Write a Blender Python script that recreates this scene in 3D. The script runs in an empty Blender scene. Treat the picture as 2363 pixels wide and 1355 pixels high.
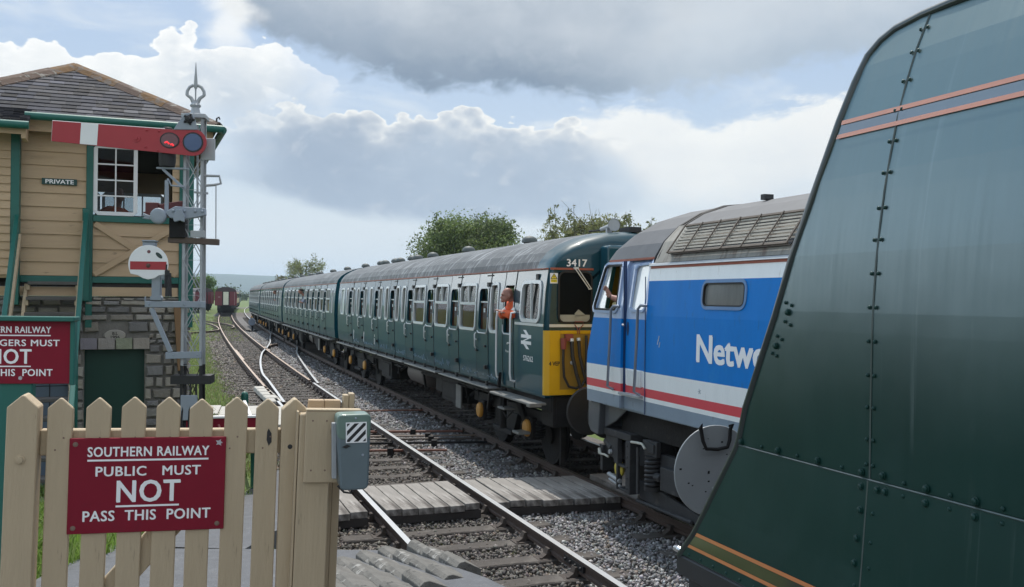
import bpy, math, random
import numpy as np
from mathutils import Vector, Matrix, Euler
R = math.radians
random.seed(7)
rng = np.random.default_rng(11)
scn = bpy.context.scene
COL = scn.collection

# ------------------------------------------------------------------ camera
EYE = 2.65                                   # eye height above the rail heads (z = 0)
cam = bpy.data.cameras.new('camera')
cam.sensor_width = 36.0
cam.lens = 2200.0 / 2363.0 * 36.0
cam.clip_start = 0.05
cam.clip_end = 20000
camo = bpy.data.objects.new('camera', cam)
COL.objects.link(camo)
camo.matrix_world = Matrix.Translation((0, 0, EYE)) @ Matrix.Rotation(R(90.22), 4, 'X') @ Matrix.Rotation(R(0.5), 4, 'Z')
scn.camera = camo

# ------------------------------------------------------------------ light
SUN_AZ, SUN_EL = -10.0, 63.0
sv = Vector((math.sin(R(SUN_AZ)) * math.cos(R(SUN_EL)), math.cos(R(SUN_AZ)) * math.cos(R(SUN_EL)), math.sin(R(SUN_EL))))
sl = bpy.data.lights.new('sun', 'SUN')
sl.energy = 3.2
sl.angle = R(0.55)
sl.color = (1.0, 0.95, 0.87)
slo = bpy.data.objects.new('sun', sl)
COL.objects.link(slo)
slo.rotation_euler = sv.to_track_quat('Z', 'Y').to_euler()
scn.view_settings.view_transform = 'Standard'
scn.view_settings.look = 'None'
scn.view_settings.gamma = 1
scn.view_settings.use_curve_mapping = False
scn.view_settings.exposure = 0.27
scn.cycles.max_bounces = 8
scn.cycles.transparent_max_bounces = 24
scn.cycles.use_denoising = True
scn.cycles.sample_clamp_indirect = 6.0

class NT:
    """small helper for node trees"""
    def __init__(s, tree):
        s.t = tree; s.n = tree.nodes; s.l = tree.links
    def _in(s, sock, v):
        if isinstance(v, bpy.types.NodeSocket): s.l.new(v, sock)
        elif v is not None:
            if isinstance(v, (tuple, list)) and len(v) == 3 and sock.type == 'RGBA': v = (*v, 1)
            sock.default_value = v
    def m(s, op, a, b=None, c=None, clamp=False):
        n = s.n.new('ShaderNodeMath'); n.operation = op; n.use_clamp = clamp
        s._in(n.inputs[0], a)
        if b is not None: s._in(n.inputs[1], b)
        if c is not None: s._in(n.inputs[2], c)
        return n.outputs[0]
    def vm(s, op, a, b=None):
        n = s.n.new('ShaderNodeVectorMath'); n.operation = op
        s._in(n.inputs[0], a)
        if b is not None: s._in(n.inputs[1], b)
        return n.outputs[0]
    def mix(s, f, a, b, blend='MIX'):
        n = s.n.new('ShaderNodeMix'); n.data_type = 'RGBA'; n.blend_type = blend; n.clamp_factor = True
        s._in(n.inputs[0], f); s._in(n.inputs[6], a); s._in(n.inputs[7], b)
        return n.outputs[2]
    def noise(s, vec, scale, detail=5, rough=.5, dist=0, dim='3D', out=0):
        n = s.n.new('ShaderNodeTexNoise'); n.noise_dimensions = dim
        s._in(n.inputs['Vector'], vec)
        n.inputs['Scale'].default_value = scale; n.inputs['Detail'].default_value = detail
        n.inputs['Roughness'].default_value = rough; n.inputs['Distortion'].default_value = dist
        return n.outputs[out]
    def ss(s, v, lo, hi):
        n = s.n.new('ShaderNodeMapRange'); n.interpolation_type = 'SMOOTHSTEP'
        s._in(n.inputs[0], v); s._in(n.inputs[1], lo); s._in(n.inputs[2], hi)
        return n.outputs[0]
    def comb(s, x, y, z):
        n = s.n.new('ShaderNodeCombineXYZ')
        s._in(n.inputs[0], x); s._in(n.inputs[1], y); s._in(n.inputs[2], z)
        return n.outputs[0]
    def sep(s, v):
        n = s.n.new('ShaderNodeSeparateXYZ'); s._in(n.inputs[0], v); return n.outputs
    def curve(s, v, pts, lo, hi, vmax):
        """piecewise curve of v (range lo..hi) with values 0..vmax"""
        n = s.n.new('ShaderNodeFloatCurve')
        f = s.m('DIVIDE', s.m('SUBTRACT', v, lo), hi - lo, clamp=True)
        s._in(n.inputs[1], f)
        c = n.mapping.curves[0]
        P = [((a - lo) / (hi - lo), b / vmax) for a, b in pts]
        c.points[0].location = P[0]; c.points[1].location = P[-1]
        for p in P[1:-1]: c.points.new(*p)
        n.mapping.update()
        return s.m('MULTIPLY', n.outputs[0], vmax)

def build_sky():
    w = bpy.data.worlds.new('World'); scn.world = w; w.use_nodes = True
    t = NT(w.node_tree); t.n.clear()
    out = t.n.new('ShaderNodeOutputWorld'); bg = t.n.new('ShaderNodeBackground')
    t.l.new(bg.outputs[0], out.inputs[0])
    bg.inputs[1].default_value = 0.1
    sky = t.n.new('ShaderNodeTexSky'); sky.sky_type = 'NISHITA'; sky.sun_disc = False
    sky.sun_elevation = R(SUN_EL); sky.sun_rotation = R(SUN_AZ)
    sky.air_density = 1.0; sky.dust_density = 2.0; sky.ozone_density = 1.5
    d = t.vm('NORMALIZE', t.n.new('ShaderNodeTexCoord').outputs['Generated'])
    x, y, z = t.sep(d)
    az = t.m('MULTIPLY', t.m('ARCTAN2', x, y), 180 / math.pi)
    el = t.m('MULTIPLY', t.m('ARCSINE', z), 180 / math.pi)
    elp = t.m('MAXIMUM', el, 0.0)
    # clear air: Nishita blue veiled with white haze, more of it near the horizon
    veil = t.m('MULTIPLY_ADD', t.m('POWER', 2.718, t.m('MULTIPLY', elp, -0.09)), 0.42, 0.50, clamp=True)
    c = t.mix(veil, sky.outputs[0], t.mix(t.ss(el, 1.0, 15.0), (6.3, 6.95, 7.4), (4.2, 5.35, 6.9)))
    V = t.comb(t.m('MULTIPLY', az, 0.11), t.m('MULTIPLY', el, 0.17), 0.3)       # cumulus-sized noise
    W = t.comb(t.m('MULTIPLY', az, 0.055), t.m('MULTIPLY', el, 0.2), 4.0)       # flat, stretched noise
    nb = t.noise(V, 2.1, 9, .56, .25)
    nf = t.noise(V, 6.0, 7, .6, .5)
    ns = t.noise(W, 2.2, 7, .6, .6)
    nbig = t.noise(V, .9, 5, .5)
    def puffs(sc):                                           # rounded heads like cauliflower
        v = t.n.new('ShaderNodeTexVoronoi'); v.feature = 'SMOOTH_F1'; v.inputs['Scale'].default_value = sc; v.inputs['Smoothness'].default_value = .25; v.inputs['Randomness'].default_value = 1
        wv = t.vm('ADD', V, t.vm('MULTIPLY', t.noise(V, sc * .8, 3, .5, 0, out=1), (.5 / sc, .5 / sc, 0)))
        t._in(v.inputs['Vector'], wv)
        return t.m('SUBTRACT', 1.0, v.outputs['Distance'])
    pf = t.m('ADD', t.m('MULTIPLY', puffs(4.2), .6), t.m('ADD', t.m('MULTIPLY', puffs(11.0), .28), t.m('MULTIPLY', t.noise(V, 22, 4, .6), .12)))
    # thin white streaks and low stratus
    st = t.m('MULTIPLY', t.ss(ns, .50, .72), t.ss(el, 1.0, 7.0))
    c = t.mix(t.m('MULTIPLY', st, .5), c, (7.0, 7.4, 7.7))
    low = t.m('MULTIPLY', t.ss(el, 7.0, 3.5), t.ss(el, -3, 1.5))
    c = t.mix(t.m('MULTIPLY', low, t.m('MULTIPLY_ADD', ns, .8, .1)), c, (6.3, 6.8, 7.2))
    # loose clouds over the rest of the dome
    P = t.vm('DIVIDE', d, t.comb(t.m('ADD', z, .22), t.m('ADD', z, .22), t.m('ADD', z, .22)))
    ng = t.noise(P, 1.5, 7, .55, .3)
    away = t.m('MAXIMUM', t.ss(t.m('ABSOLUTE', az), 30, 42), t.ss(el, 17.5, 24))
    ga = t.m('MULTIPLY', t.ss(ng, .42, .56), away)
    gc = t.mix(t.ss(ng, .5, .72), (10.6, 11.0, 11.2), (6.2, 7.1, 8.4))
    # sky left of the view brightened to strengthen reflections and side light
    glow = t.m('MULTIPLY', t.m('MULTIPLY', t.ss(az, -28.8, -36), t.ss(az, -125, -90)), t.ss(el, -1, 3))
    gc = t.mix(1.0, gc, t.mix(glow, (1, 1, 1), t.mix(t.ss(az, -58, -44), (1.9, 1.95, 2.0), (3.0, 3.0, 2.95))), 'MULTIPLY')
    gc = t.mix(t.m('MULTIPLY', glow, t.ss(t.m('MULTIPLY_ADD', t.m('SUBTRACT', ng, .5), 22.0, el), 9, 22)), gc, (5.2, 7.9, 10.8))
    ga = t.m('MAXIMUM', ga, t.m('MULTIPLY', glow, .75))
    c = t.mix(ga, c, gc)

    def band(c, top, bot, softt, softb, amp, rimw, rimc, bodyc, lowc, azlo, azhi, azs, dens=1.0, ampb=1.5, nse=None, puff=.3, fade=None):
        """one bank of cloud between two curves of elevation over azimuth"""
        nn = nse or nb
        tp = t.curve(az, top, -40, 40, 40)
        bt = t.curve(az, bot, -40, 40, 40)
        pert = t.m('ADD', t.m('MULTIPLY', t.m('SUBTRACT', nn, .5), amp), t.m('MULTIPLY', t.m('SUBTRACT', nf if nse else pf, .5 if nse else .62), amp * (.4 if nse else 1.15)))
        dt = t.m('SUBTRACT', t.m('ADD', tp, pert), el)
        db = t.m('SUBTRACT', el, t.m('ADD', bt, t.m('ADD', t.m('MULTIPLY', t.m('SUBTRACT', nbig, .5), ampb), t.m('ADD', t.m('MULTIPLY', t.m('SUBTRACT', nb, .5), ampb * .55), t.m('MULTIPLY', t.m('SUBTRACT', nf, .5), ampb * .5)))))
        a = t.m('MULTIPLY', t.ss(dt, 0.0, softt), t.ss(db, 0.0, softb))
        azn = t.m('ADD', az, t.m('MULTIPLY', t.m('SUBTRACT', nb, .5), 5.0))
        a = t.m('MULTIPLY', a, t.m('MULTIPLY', t.ss(azn, azlo, azlo + azs), t.ss(azn, azhi, azhi - azs)))
        rim = t.m('POWER', 2.718, t.m('DIVIDE', t.m('MAXIMUM', dt, 0.0), -rimw))
        rim = t.m('MULTIPLY', rim, t.m('MULTIPLY_ADD', nf, 1.7, .30), clamp=True)
        body = t.mix(t.ss(nbig, .35, .68), bodyc, lowc)
        body = t.mix(t.m('MULTIPLY', t.ss(t.m('ADD', nf, t.m('MULTIPLY', pf, .35)), .66, .98), puff), body, rimc)
        if fade: body = t.mix(t.m('MULTIPLY', t.ss(db, fade[0], fade[1]), t.m('MULTIPLY_ADD', nb, 1.2, .0, clamp=True)), body, fade[2])
        col = t.mix(rim, body, rimc)
        return t.mix(t.m('MULTIPLY', a, dens), c, col)
    # far wispy cloud to the right
    c = band(c, [(-40, 10), (0, 10.6), (8, 12), (13, 10.5), (18, 12), (40, 12)], [(-40, 6), (4, 7), (10, 4.5), (18, 5.2), (40, 5)],
             1.0, 2.5, 4.5, 2.4, (8.4, 8.4, 8.05), (6.6, 6.9, 7.1), (7.9, 7.9, 7.7), -3, 32, 9, .88, 3.0, ns)
    # middle cumulus bank with a bright crest
    c = band(c, [(-40, 10), (-17, 10.0), (-15, 11.0), (-11, 11.4), (-8, 10.8), (-4.5, 11.3), (-1, 10.9), (3, 10.6), (8, 9.5), (40, 9)],
             [(-40, 8), (-17, 6.0), (-9, 4.3), (4, 4.1), (10, 5), (40, 8)], .16, 1.0, 2.4, .55,
             (8.3, 8.3, 8.0), (2.9, 3.6, 4.6), (3.7, 4.45, 5.4), -18.5, 9, 5.5, .96, .8, puff=.22)
    # sunlit cumulus on the left
    c = band(c, [(-40, 12), (-29, 13.0), (-26, 13.9), (-23, 13.3), (-21.2, 13.8), (-19, 14.9), (-17, 14.8), (-14, 14.5), (-9, 12.2), (40, 10)],
             [(-40, 7), (-29, 8.0), (-20, 8.0), (-12, 9.5), (-6, 11), (40, 14)], .16, 3.0, 2.2, 1.1,
             (8.6, 8.65, 8.5), (4.6, 5.3, 6.1), (7.0, 7.3, 7.4), -48, -8, 7, .97, 2.5, puff=.75)
    # heavy grey bank across the top
    c = band(c, [(-40, 30), (40, 30)], [(-40, 18), (-18, 17.0), (-16.5, 15.0), (-12, 13.2), (-7, 12.3), (0, 12.0), (5, 11.4), (9, 11.4), (14, 12.3), (20, 13.4), (32, 15), (40, 20)],
             3.0, 1.3, 3.0, 1.5, (3.6, 4.2, 4.9), t.mix(t.ss(az, 1, 13), (1.8, 2.4, 3.2), (3.6, 4.3, 5.1)), t.mix(t.ss(az, 0, 12), (2.7, 3.3, 4.1), (4.9, 5.5, 6.1)), -19.5, 46, 3.2, .96, 4.4, puff=.22, fade=(.9, 4.5, (5.6, 6.0, 6.4)))
    # bright ragged left edge of the bank and light patches in it
    e = t.m('MULTIPLY', t.ss(t.m('ABSOLUTE', t.m('ADD', t.m('MULTIPLY_ADD', t.m('SUBTRACT', nb, .5), 5.0, az), 16.6)), 2.0, .3), t.ss(el, 12.5, 15))
    c = t.mix(t.m('MULTIPLY', e, .8), c, (8.4, 8.45, 8.3))
    p = t.m('MULTIPLY', t.ss(t.noise(V, 1.4, 6, .55, .3), .5, .72), t.m('MULTIPLY', t.ss(el, 13.5, 16.5), t.ss(az, -6, 6)))
    c = t.mix(t.m('MULTIPLY', p, .75), c, (5.0, 5.4, 5.8))
    # dim ground half of the dome
    c = t.mix(t.ss(el, -1, -6), c, (2.2, 2.3, 2.1))
    t.l.new(c, bg.inputs[0])
build_sky()

# ------------------------------------------------------------------ materials
MATS = {}
def mat(name, col, rough=.6, metal=0., var=.18, scale=6., bump=0., bscale=None, coat=0., coat_ior=1.5, coat_rough=.05, col2=None, c2lo=.5, c2hi=.7,
        attr=None, spec=.5, emit=None, stretch=None, ior=1.5, trans=None, specks=None, tint=None):
    if name in MATS: return MATS[name]
    m = bpy.data.materials.new(name); m.use_nodes = True
    t = NT(m.node_tree); bs = t.n['Principled BSDF']
    vec = t.n.new('ShaderNodeTexCoord').outputs['Object']
    if stretch: vec = t.vm('MULTIPLY', vec, stretch)
    n1 = t.noise(vec, scale, 6, .6)
    c = tuple(col)
    if attr:
        a = t.n.new('ShaderNodeAttribute'); a.attribute_name = attr
        c = t.mix(1.0, c, a.outputs['Color'], 'MULTIPLY')
    v = t.m('MULTIPLY_ADD', n1, 2 * var, 1 - var)
    g = t.comb(v, v, v)
    c = t.mix(1.0, c, g, 'MULTIPLY')
    if col2:
        n2 = t.noise(vec, scale * .6, 7, .65, .4)
        c = t.mix(t.ss(n2, c2lo, c2hi), c, col2)
    if specks:                                      # small chips, splashes and stains
        n3 = t.noise(vec, specks[1], 4, .6, .2)
        c = t.mix(t.m('MULTIPLY', t.ss(n3, specks[2], specks[3]), specks[4]), c, specks[0])
    if tint: bs.inputs['Specular Tint'].default_value = (*tint, 1)
    t.l.new(c, bs.inputs['Base Color'])
    bs.inputs['Roughness'].default_value = rough
    bs.inputs['Metallic'].default_value = metal
    bs.inputs['IOR'].default_value = ior
    bs.inputs['Specular IOR Level'].default_value = spec
    bs.inputs['Coat Weight'].default_value = coat
    bs.inputs['Coat IOR'].default_value = coat_ior
    bs.inputs['Coat Roughness'].default_value = coat_rough
    if emit: bs.inputs['Emission Color'].default_value = (*emit[0], 1); bs.inputs['Emission Strength'].default_value = emit[1]
    if bump:
        b = t.n.new('ShaderNodeBump'); b.inputs['Strength'].default_value = bump; b.inputs['Distance'].default_value = .02
        t.l.new(t.noise(vec, bscale or scale * 3, 5, .6), b.inputs['Height']); t.l.new(b.outputs[0], bs.inputs['Normal'])
        if coat: t.l.new(b.outputs[0], bs.inputs['Coat Normal'])
    if trans:                                       # thin leaves pass some light
        tr = t.n.new('ShaderNodeBsdfTranslucent'); t.l.new(c, tr.inputs[0])
        mx = t.n.new('ShaderNodeMixShader'); mx.inputs[0].default_value = trans
        t.l.new(bs.outputs[0], mx.inputs[1]); t.l.new(tr.outputs[0], mx.inputs[2])
        t.l.new(mx.outputs[0], t.n['Material Output'].inputs[0])
    MATS[name] = m
    return m

def glass(name, tint=(.75, .8, .78), ior=1.5, rough=.01, lo=0.0):
    if name in MATS: return MATS[name]
    m = bpy.data.materials.new(name); m.use_nodes = True
    t = NT(m.node_tree); t.n.remove(t.n['Principled BSDF'])
    tr = t.n.new('ShaderNodeBsdfTransparent'); tr.inputs[0].default_value = (*tint, 1)
    gl = t.n.new('ShaderNodeBsdfGlossy'); gl.inputs['Roughness'].default_value = rough
    fr = t.n.new('ShaderNodeFresnel')
    bf = t.n.new('ShaderNodeNewGeometry').outputs['Backfacing']
    t.l.new(t.m('MULTIPLY_ADD', bf, 1 / ior - ior, ior), fr.inputs[0])     # same reflection from either face
    mx = t.n.new('ShaderNodeMixShader')
    t.l.new(t.m('MULTIPLY_ADD', fr.outputs[0], 1 - lo, lo, clamp=True), mx.inputs[0])
    t.l.new(tr.outputs[0], mx.inputs[1]); t.l.new(gl.outputs[0], mx.inputs[2])
    t.l.new(mx.outputs[0], t.n['Material Output'].inputs[0])
    MATS[name] = m
    return m

# ------------------------------------------------------------------ object helpers
def tag(o, label=None, cat=None, group=None, kind=None):
    if label: o['label'] = label
    if cat: o['category'] = cat
    if group: o['group'] = group
    if kind: o['kind'] = kind
    return o
def thing(name, label, cat, loc=(0, 0, 0), rot=0, group=None):
    o = bpy.data.objects.new(name, None); COL.objects.link(o)
    o.location = loc
    o.rotation_euler = rot if isinstance(rot, tuple) else (0, 0, rot)
    o.empty_display_size = .2
    return tag(o, label, cat, group)
def copy_tree(o, parent=None):
    c = o.copy(); COL.objects.link(c)
    if parent: c.parent = parent
    for ch in list(o.children): copy_tree(ch, c)
    return c

class MB:
    """collects simple solids and links them as one mesh object"""
    def __init__(s): s.v = []; s.f = []; s.mi = []; s.c = []; s.log = []
    def add(s, vs, fs, m=0, c=None):
        o = len(s.v); s.log.append((vs, fs, m)); s.v.extend([tuple(p) for p in vs])
        for f in fs: s.f.append([i + o for i in f]); s.mi.append(m)
        s.c.extend([c or (1, 1, 1)] * len(vs))
        return s
    def box(s, x0, x1, y0, y1, z0, z1, m=0, c=None):
        v = [(x, y, z) for z in (z0, z1) for y in (y0, y1) for x in (x0, x1)]
        return s.add(v, [(0, 2, 3, 1), (4, 5, 7, 6), (0, 1, 5, 4), (2, 6, 7, 3), (0, 4, 6, 2), (1, 3, 7, 5)], m, c)
    def obox(s, c, ax, ay, az, m=0, col=None):
        c = Vector(c); ax = Vector(ax); ay = Vector(ay); az = Vector(az)
        v = [c + i * ax + j * ay + k * az for k in (-1, 1) for j in (-1, 1) for i in (-1, 1)]
        return s.add(v, [(0, 2, 3, 1), (4, 5, 7, 6), (0, 1, 5, 4), (2, 6, 7, 3), (0, 4, 6, 2), (1, 3, 7, 5)], m, col)
    def bar(s, p, q, w, h, up=(0, 0, 1), m=0, col=None):
        p = Vector(p); q = Vector(q); d = (q - p); L = d.length; d.normalize()
        up = Vector(up)
        if abs(d.dot(up)) > .98: up = Vector((0, 1, 0))
        sx = d.cross(up).normalized(); uz = sx.cross(d).normalized()
        return s.obox((p + q) / 2, d * L / 2, sx * w / 2, uz * h / 2, m, col)
    def tube(s, path, r, n=8, m=0, caps=True):
        P = [Vector(p) for p in path]; rs = r if isinstance(r, (list, tuple)) else [r] * len(P)
        vs = []; fs = []; prev = None
        for i, p in enumerate(P):
            d = (P[min(i + 1, len(P) - 1)] - P[max(i - 1, 0)]).normalized()
            if prev is None:
                a = Vector((0, 0, 1)) if abs(d.z) < .9 else Vector((1, 0, 0))
                sx = d.cross(a).normalized()
            else:
                sx = (prev - d * prev.dot(d)).normalized()
            prev = sx; sy = d.cross(sx)
            rr = rs[i]; rx, ry = rr if isinstance(rr, (tuple, list)) else (rr, rr)
            for k in range(n):
                t = 2 * math.pi * k / n
                vs.append(p + sx * math.cos(t) * rx + sy * math.sin(t) * ry)
        for i in range(len(P) - 1):
            for k in range(n):
                a = i * n + k; b = i * n + (k + 1) % n
                fs.append((a, b, b + n, a + n))
        if caps:
            fs.append(tuple(range(n - 1, -1, -1))); fs.append(tuple(range((len(P) - 1) * n, len(P) * n)))
        return s.add(vs, fs, m)
    def lathe(s, o, axis, prof, n=16, m=0):
        """prof: (radius, height along axis)"""
        o = Vector(o); ax = Vector(axis).normalized()
        return s.tube([o + ax * h for r, h in prof], [max(r, 1e-4) for r, h in prof], n, m) if len({h for r, h in prof}) == len(prof) else s._lathe(o, ax, prof, n, m)
    def _lathe(s, o, ax, prof, n, m):
        a = Vector((0, 0, 1)) if abs(ax.z) < .9 else Vector((1, 0, 0))
        sx = ax.cross(a).normalized(); sy = ax.cross(sx); vs = []; fs = []
        for r, h in prof:
            for k in range(n):
                t = 2 * math.pi * k / n
                vs.append(o + ax * h + (sx * math.cos(t) + sy * math.sin(t)) * max(r, 1e-4))
        for i in range(len(prof) - 1):
            for k in range(n):
                a_ = i * n + k; b = i * n + (k + 1) % n
                fs.append((a_, b, b + n, a_ + n))
        fs.append(tuple(range(n - 1, -1, -1))); fs.append(tuple(range((len(prof) - 1) * n, len(prof) * n)))
        return s.add(vs, fs, m)
    def ball(s, c, rx, ry=None, rz=None, n=10, m=0):
        ry = ry or rx; rz = rz or rx
        k = n // 2 + 1; vs = []; fs = []
        for i in range(k + 1):
            t = math.pi * i / k
            for j in range(n):
                p = 2 * math.pi * j / n
                vs.append((c[0] + rx * max(math.sin(t), 1e-3) * math.cos(p), c[1] + ry * max(math.sin(t), 1e-3) * math.sin(p), c[2] - rz * math.cos(t)))
        for i in range(k):
            for j in range(n):
                a = i * n + j; b = i * n + (j + 1) % n
                fs.append((a, b, b + n, a + n))
        fs.append(tuple(range(n - 1, -1, -1))); fs.append(tuple(range(k * n, k * n + n)))
        return s.add(vs, fs, m)
    def prism(s, poly, o, ex, ey, ez, m=0, col=None):
        """polygon (u,v) in the plane ex,ey at o, extruded by ez"""
        o = Vector(o); ex = Vector(ex); ey = Vector(ey); ez = Vector(ez); n = len(poly)
        vs = [o + ex * a + ey * b for a, b in poly] + [o + ex * a + ey * b + ez for a, b in poly]
        fs = [tuple(range(n - 1, -1, -1)), tuple(range(n, 2 * n))]
        fs += [(i, (i + 1) % n, (i + 1) % n + n, i + n) for i in range(n)]
        return s.add(vs, fs, m, col)
    def frame(s, x0, x1, z0, z1, w, y0, y1, r=.06, m=0, n=4, yf=None):
        """rounded rectangular ring in x,z between depths y0 and y1; yf(z) adds an offset"""
        def rr(a0, a1, b0, b1, rad):
            rad = max(min(rad, (a1 - a0) / 2 - 1e-3, (b1 - b0) / 2 - 1e-3), .002); out = []
            for cx, cz, t0 in ((a1 - rad, b1 - rad, 0), (a0 + rad, b1 - rad, 90), (a0 + rad, b0 + rad, 180), (a1 - rad, b0 + rad, 270)):
                for i in range(n + 1):
                    t = R(t0 + 90 * i / n); out.append((cx + rad * math.cos(t), cz + rad * math.sin(t)))
            return out
        O = rr(x0, x1, z0, z1, r + w); I = rr(x0 + w, x1 - w, z0 + w, z1 - w, r)
        k = len(O); g = yf or (lambda z: 0)
        vs = [(a, y1 + g(b), b) for a, b in O] + [(a, y1 + g(b), b) for a, b in I] + [(a, y0 + g(b), b) for a, b in O] + [(a, y0 + g(b), b) for a, b in I]
        fs = []
        for i in range(k):
            j = (i + 1) % k
            fs += [(i, j, k + j, k + i), (2 * k + i, 3 * k + i, 3 * k + j, 2 * k + j), (i, 2 * k + i, 2 * k + j, j), (k + i, k + j, 3 * k + j, 3 * k + i)]
        return s.add(vs, fs, m)
    def build(s, name, mats, parent=None, smooth=None, bevel=0, seg=1, recalc=True, color=False):
        me = bpy.data.meshes.new(name)
        me.from_pydata(s.v, [], s.f)
        if not isinstance(mats, (list, tuple)): mats = [mats]
        for m in mats: me.materials.append(m)
        if len(mats) > 1: me.polygons.foreach_set('material_index', s.mi)
        if color:
            at = me.color_attributes.new('tone', 'FLOAT_COLOR', 'POINT')
            at.data.foreach_set('color', np.array([(*c, 1) for c in s.c], dtype=np.float32).ravel())
        if recalc:
            import bmesh
            bm = bmesh.new(); bm.from_mesh(me); bmesh.ops.recalc_face_normals(bm, faces=bm.faces); bm.to_mesh(me); bm.free()
        o = bpy.data.objects.new(name, me); COL.objects.link(o)
        if parent: o.parent = parent
        if smooth:
            me.polygons.foreach_set('use_smooth', [True] * len(me.polygons))
            me.set_sharp_from_angle(angle=R(smooth))
        if bevel:
            b = o.modifiers.new('bevel', 'BEVEL'); b.width = bevel; b.segments = seg; b.limit_method = 'ANGLE'; b.angle_limit = R(35)
            b.harden_normals = False
        return o

def each(mb, name, mats, parent=None, **kw):
    """one object for every solid collected in mb"""
    return [MB().add(*a).build(name, mats, parent, **kw) for a in mb.log]

def text_mesh(body, size, bold=.0, extrude=.001, spacing=1.0, align='CENTER', sx=1.0):
    """lettering as plain vertices and faces in x (right) and z (up)"""
    cu = bpy.data.curves.new('lettering', 'FONT'); cu.body = body; cu.size = size; cu.align_x = align; cu.align_y = 'CENTER'
    cu.offset = bold * size; cu.extrude = 0; cu.space_character = spacing; cu.resolution_u = 3
    o = bpy.data.objects.new('lettering', cu); COL.objects.link(o)
    dg = bpy.context.evaluated_depsgraph_get(); dg.update()
    me = bpy.data.meshes.new_from_object(o.evaluated_get(dg))
    vs = [(v.co.x * sx, v.co.y) for v in me.vertices]; fs = [tuple(p.vertices) for p in me.polygons]
    bpy.data.objects.remove(o); bpy.data.curves.remove(cu); bpy.data.meshes.remove(me)
    return vs, fs
def put_text(mb, body, size, o, ex, ez, m=0, bold=0., spacing=1.0, align='CENTER', fit=None, sx=1.0):
    vs, fs = text_mesh(body, size, 0, 0, spacing, align, sx)
    if fit:
        w = max(v[0] for v in vs) - min(v[0] for v in vs); k = fit / w
        vs = [(a * k, b) for a, b in vs]
    zc = (max(v[1] for v in vs) + min(v[1] for v in vs)) / 2
    o = Vector(o); ex = Vector(ex); ez = Vector(ez)
    nrm = ex.cross(ez).normalized()
    for k, (sh, sv_) in enumerate(((0, 0), (-1, .5), (1, -.5), (-.5, -.6), (.5, .6)) if bold > .008 else ((0, 0),)):       # heavier strokes: the outline doubled a hair to each side
        mb.add([o + ex * (a + sh * bold * size) + ez * (b - zc + sv_ * bold * size) + nrm * (k * 1.2e-4) for a, b in vs], fs, m)

def remesh(mb, name, material, parent, voxel=.012, smooth_it=2):
    """fuse overlapping closed shapes into one continuous skin"""
    o = mb.build(name + '_raw', material)
    r = o.modifiers.new('r', 'REMESH'); r.mode = 'VOXEL'; r.voxel_size = voxel; r.use_smooth_shade = True
    sm = o.modifiers.new('s', 'SMOOTH'); sm.factor = .5; sm.iterations = smooth_it
    dg = bpy.context.evaluated_depsgraph_get(); dg.update()
    me = bpy.data.meshes.new_from_object(o.evaluated_get(dg))
    me.name = name
    bpy.data.objects.remove(o)
    me.materials.clear(); me.materials.append(material)
    me.polygons.foreach_set('use_smooth', [True] * len(me.polygons))
    ob = bpy.data.objects.new(name, me); COL.objects.link(ob)
    if parent: ob.parent = parent
    return ob
# ------------------------------------------------------------------ palette
M_rust = mat('rail_side_rust', (.075, .05, .04), .8, var=.35, scale=14, bump=.3)
M_railtop = mat('rail_head_polished', (.60, .61, .62), .36, .45, var=.12, scale=3)
M_railold = mat('rail_head_dull', (.42, .33, .27), .45, .7, var=.25, scale=3)
M_sleeper = mat('sleeper_timber', (.075, .065, .058), .9, var=.4, scale=5, bump=.6, bscale=22, col2=(.125, .112, .10))
M_chair = mat('chair_iron', (.06, .047, .04), .8, var=.3, scale=20, bump=.3)
M_ballast = mat('ballast_stone', (1, 1, 1), .88, var=.25, scale=30, attr='tone', bump=.4, bscale=60)
M_bed = mat('ballast_bed', (.12, .11, .105), .95, var=.5, scale=26, bump=1.0, bscale=34, col2=(.2, .19, .18))
M_grass = mat('turf', (.10, .145, .04), .95, var=.45, scale=1.2, bump=.6, bscale=30, col2=(.11, .11, .05), c2lo=.52, c2hi=.72)
M_blade = mat('grass_blade', (.9, .9, .9), .7, var=.2, scale=3, attr='tone', trans=.35)
M_asphalt = mat('path_asphalt', (.118, .122, .132), .9, var=.3, scale=9, bump=.5, bscale=70, specks=((.3, .3, .3), 40, .62, .7, .5), col2=(.18, .18, .185), c2lo=.55, c2hi=.8)
M_concrete = mat('weathered_concrete', (.30, .29, .27), .9, var=.3, scale=8, bump=.5, bscale=30, col2=(.42, .41, .39), c2lo=.52, c2hi=.68)
M_slab = mat('paving_slab', (.45, .43, .39), .9, var=.2, scale=5, bump=.3)
M_plank = mat('grey_weathered_plank', (.275, .258, .24), .85, var=.65, scale=5, stretch=(1, .18, 1), bump=.5, bscale=18, col2=(.085, .075, .068), c2lo=.46, c2hi=.66, specks=((.46, .45, .43), 11, .58, .68, .6))
M_tar = mat('tarred_timber', (.035, .03, .028), .9, var=.4, scale=9)
M_cream = mat('cream_paint', (.455, .36, .238), .62, var=.12, scale=5, bump=.22, bscale=26, stretch=(4, 4, .45), col2=(.34, .275, .175), c2lo=.56, c2hi=.76, specks=((.17, .13, .09), 9, .64, .70, .75))
M_buff = mat('buff_weatherboard_paint', (.50, .36, .225), .65, var=.15, scale=3, bump=.2, bscale=22, stretch=(.5, 3, 3), col2=(.36, .26, .16), c2lo=.56, c2hi=.76, specks=((.2, .15, .1), 7, .66, .74, .6))
M_green = mat('railway_green_paint', (.008, .115, .092), .5, var=.14, scale=4, coat=.1)
M_dkgreen = mat('dark_green_door_paint', (.006, .05, .036), .5, var=.14, scale=4)
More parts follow.
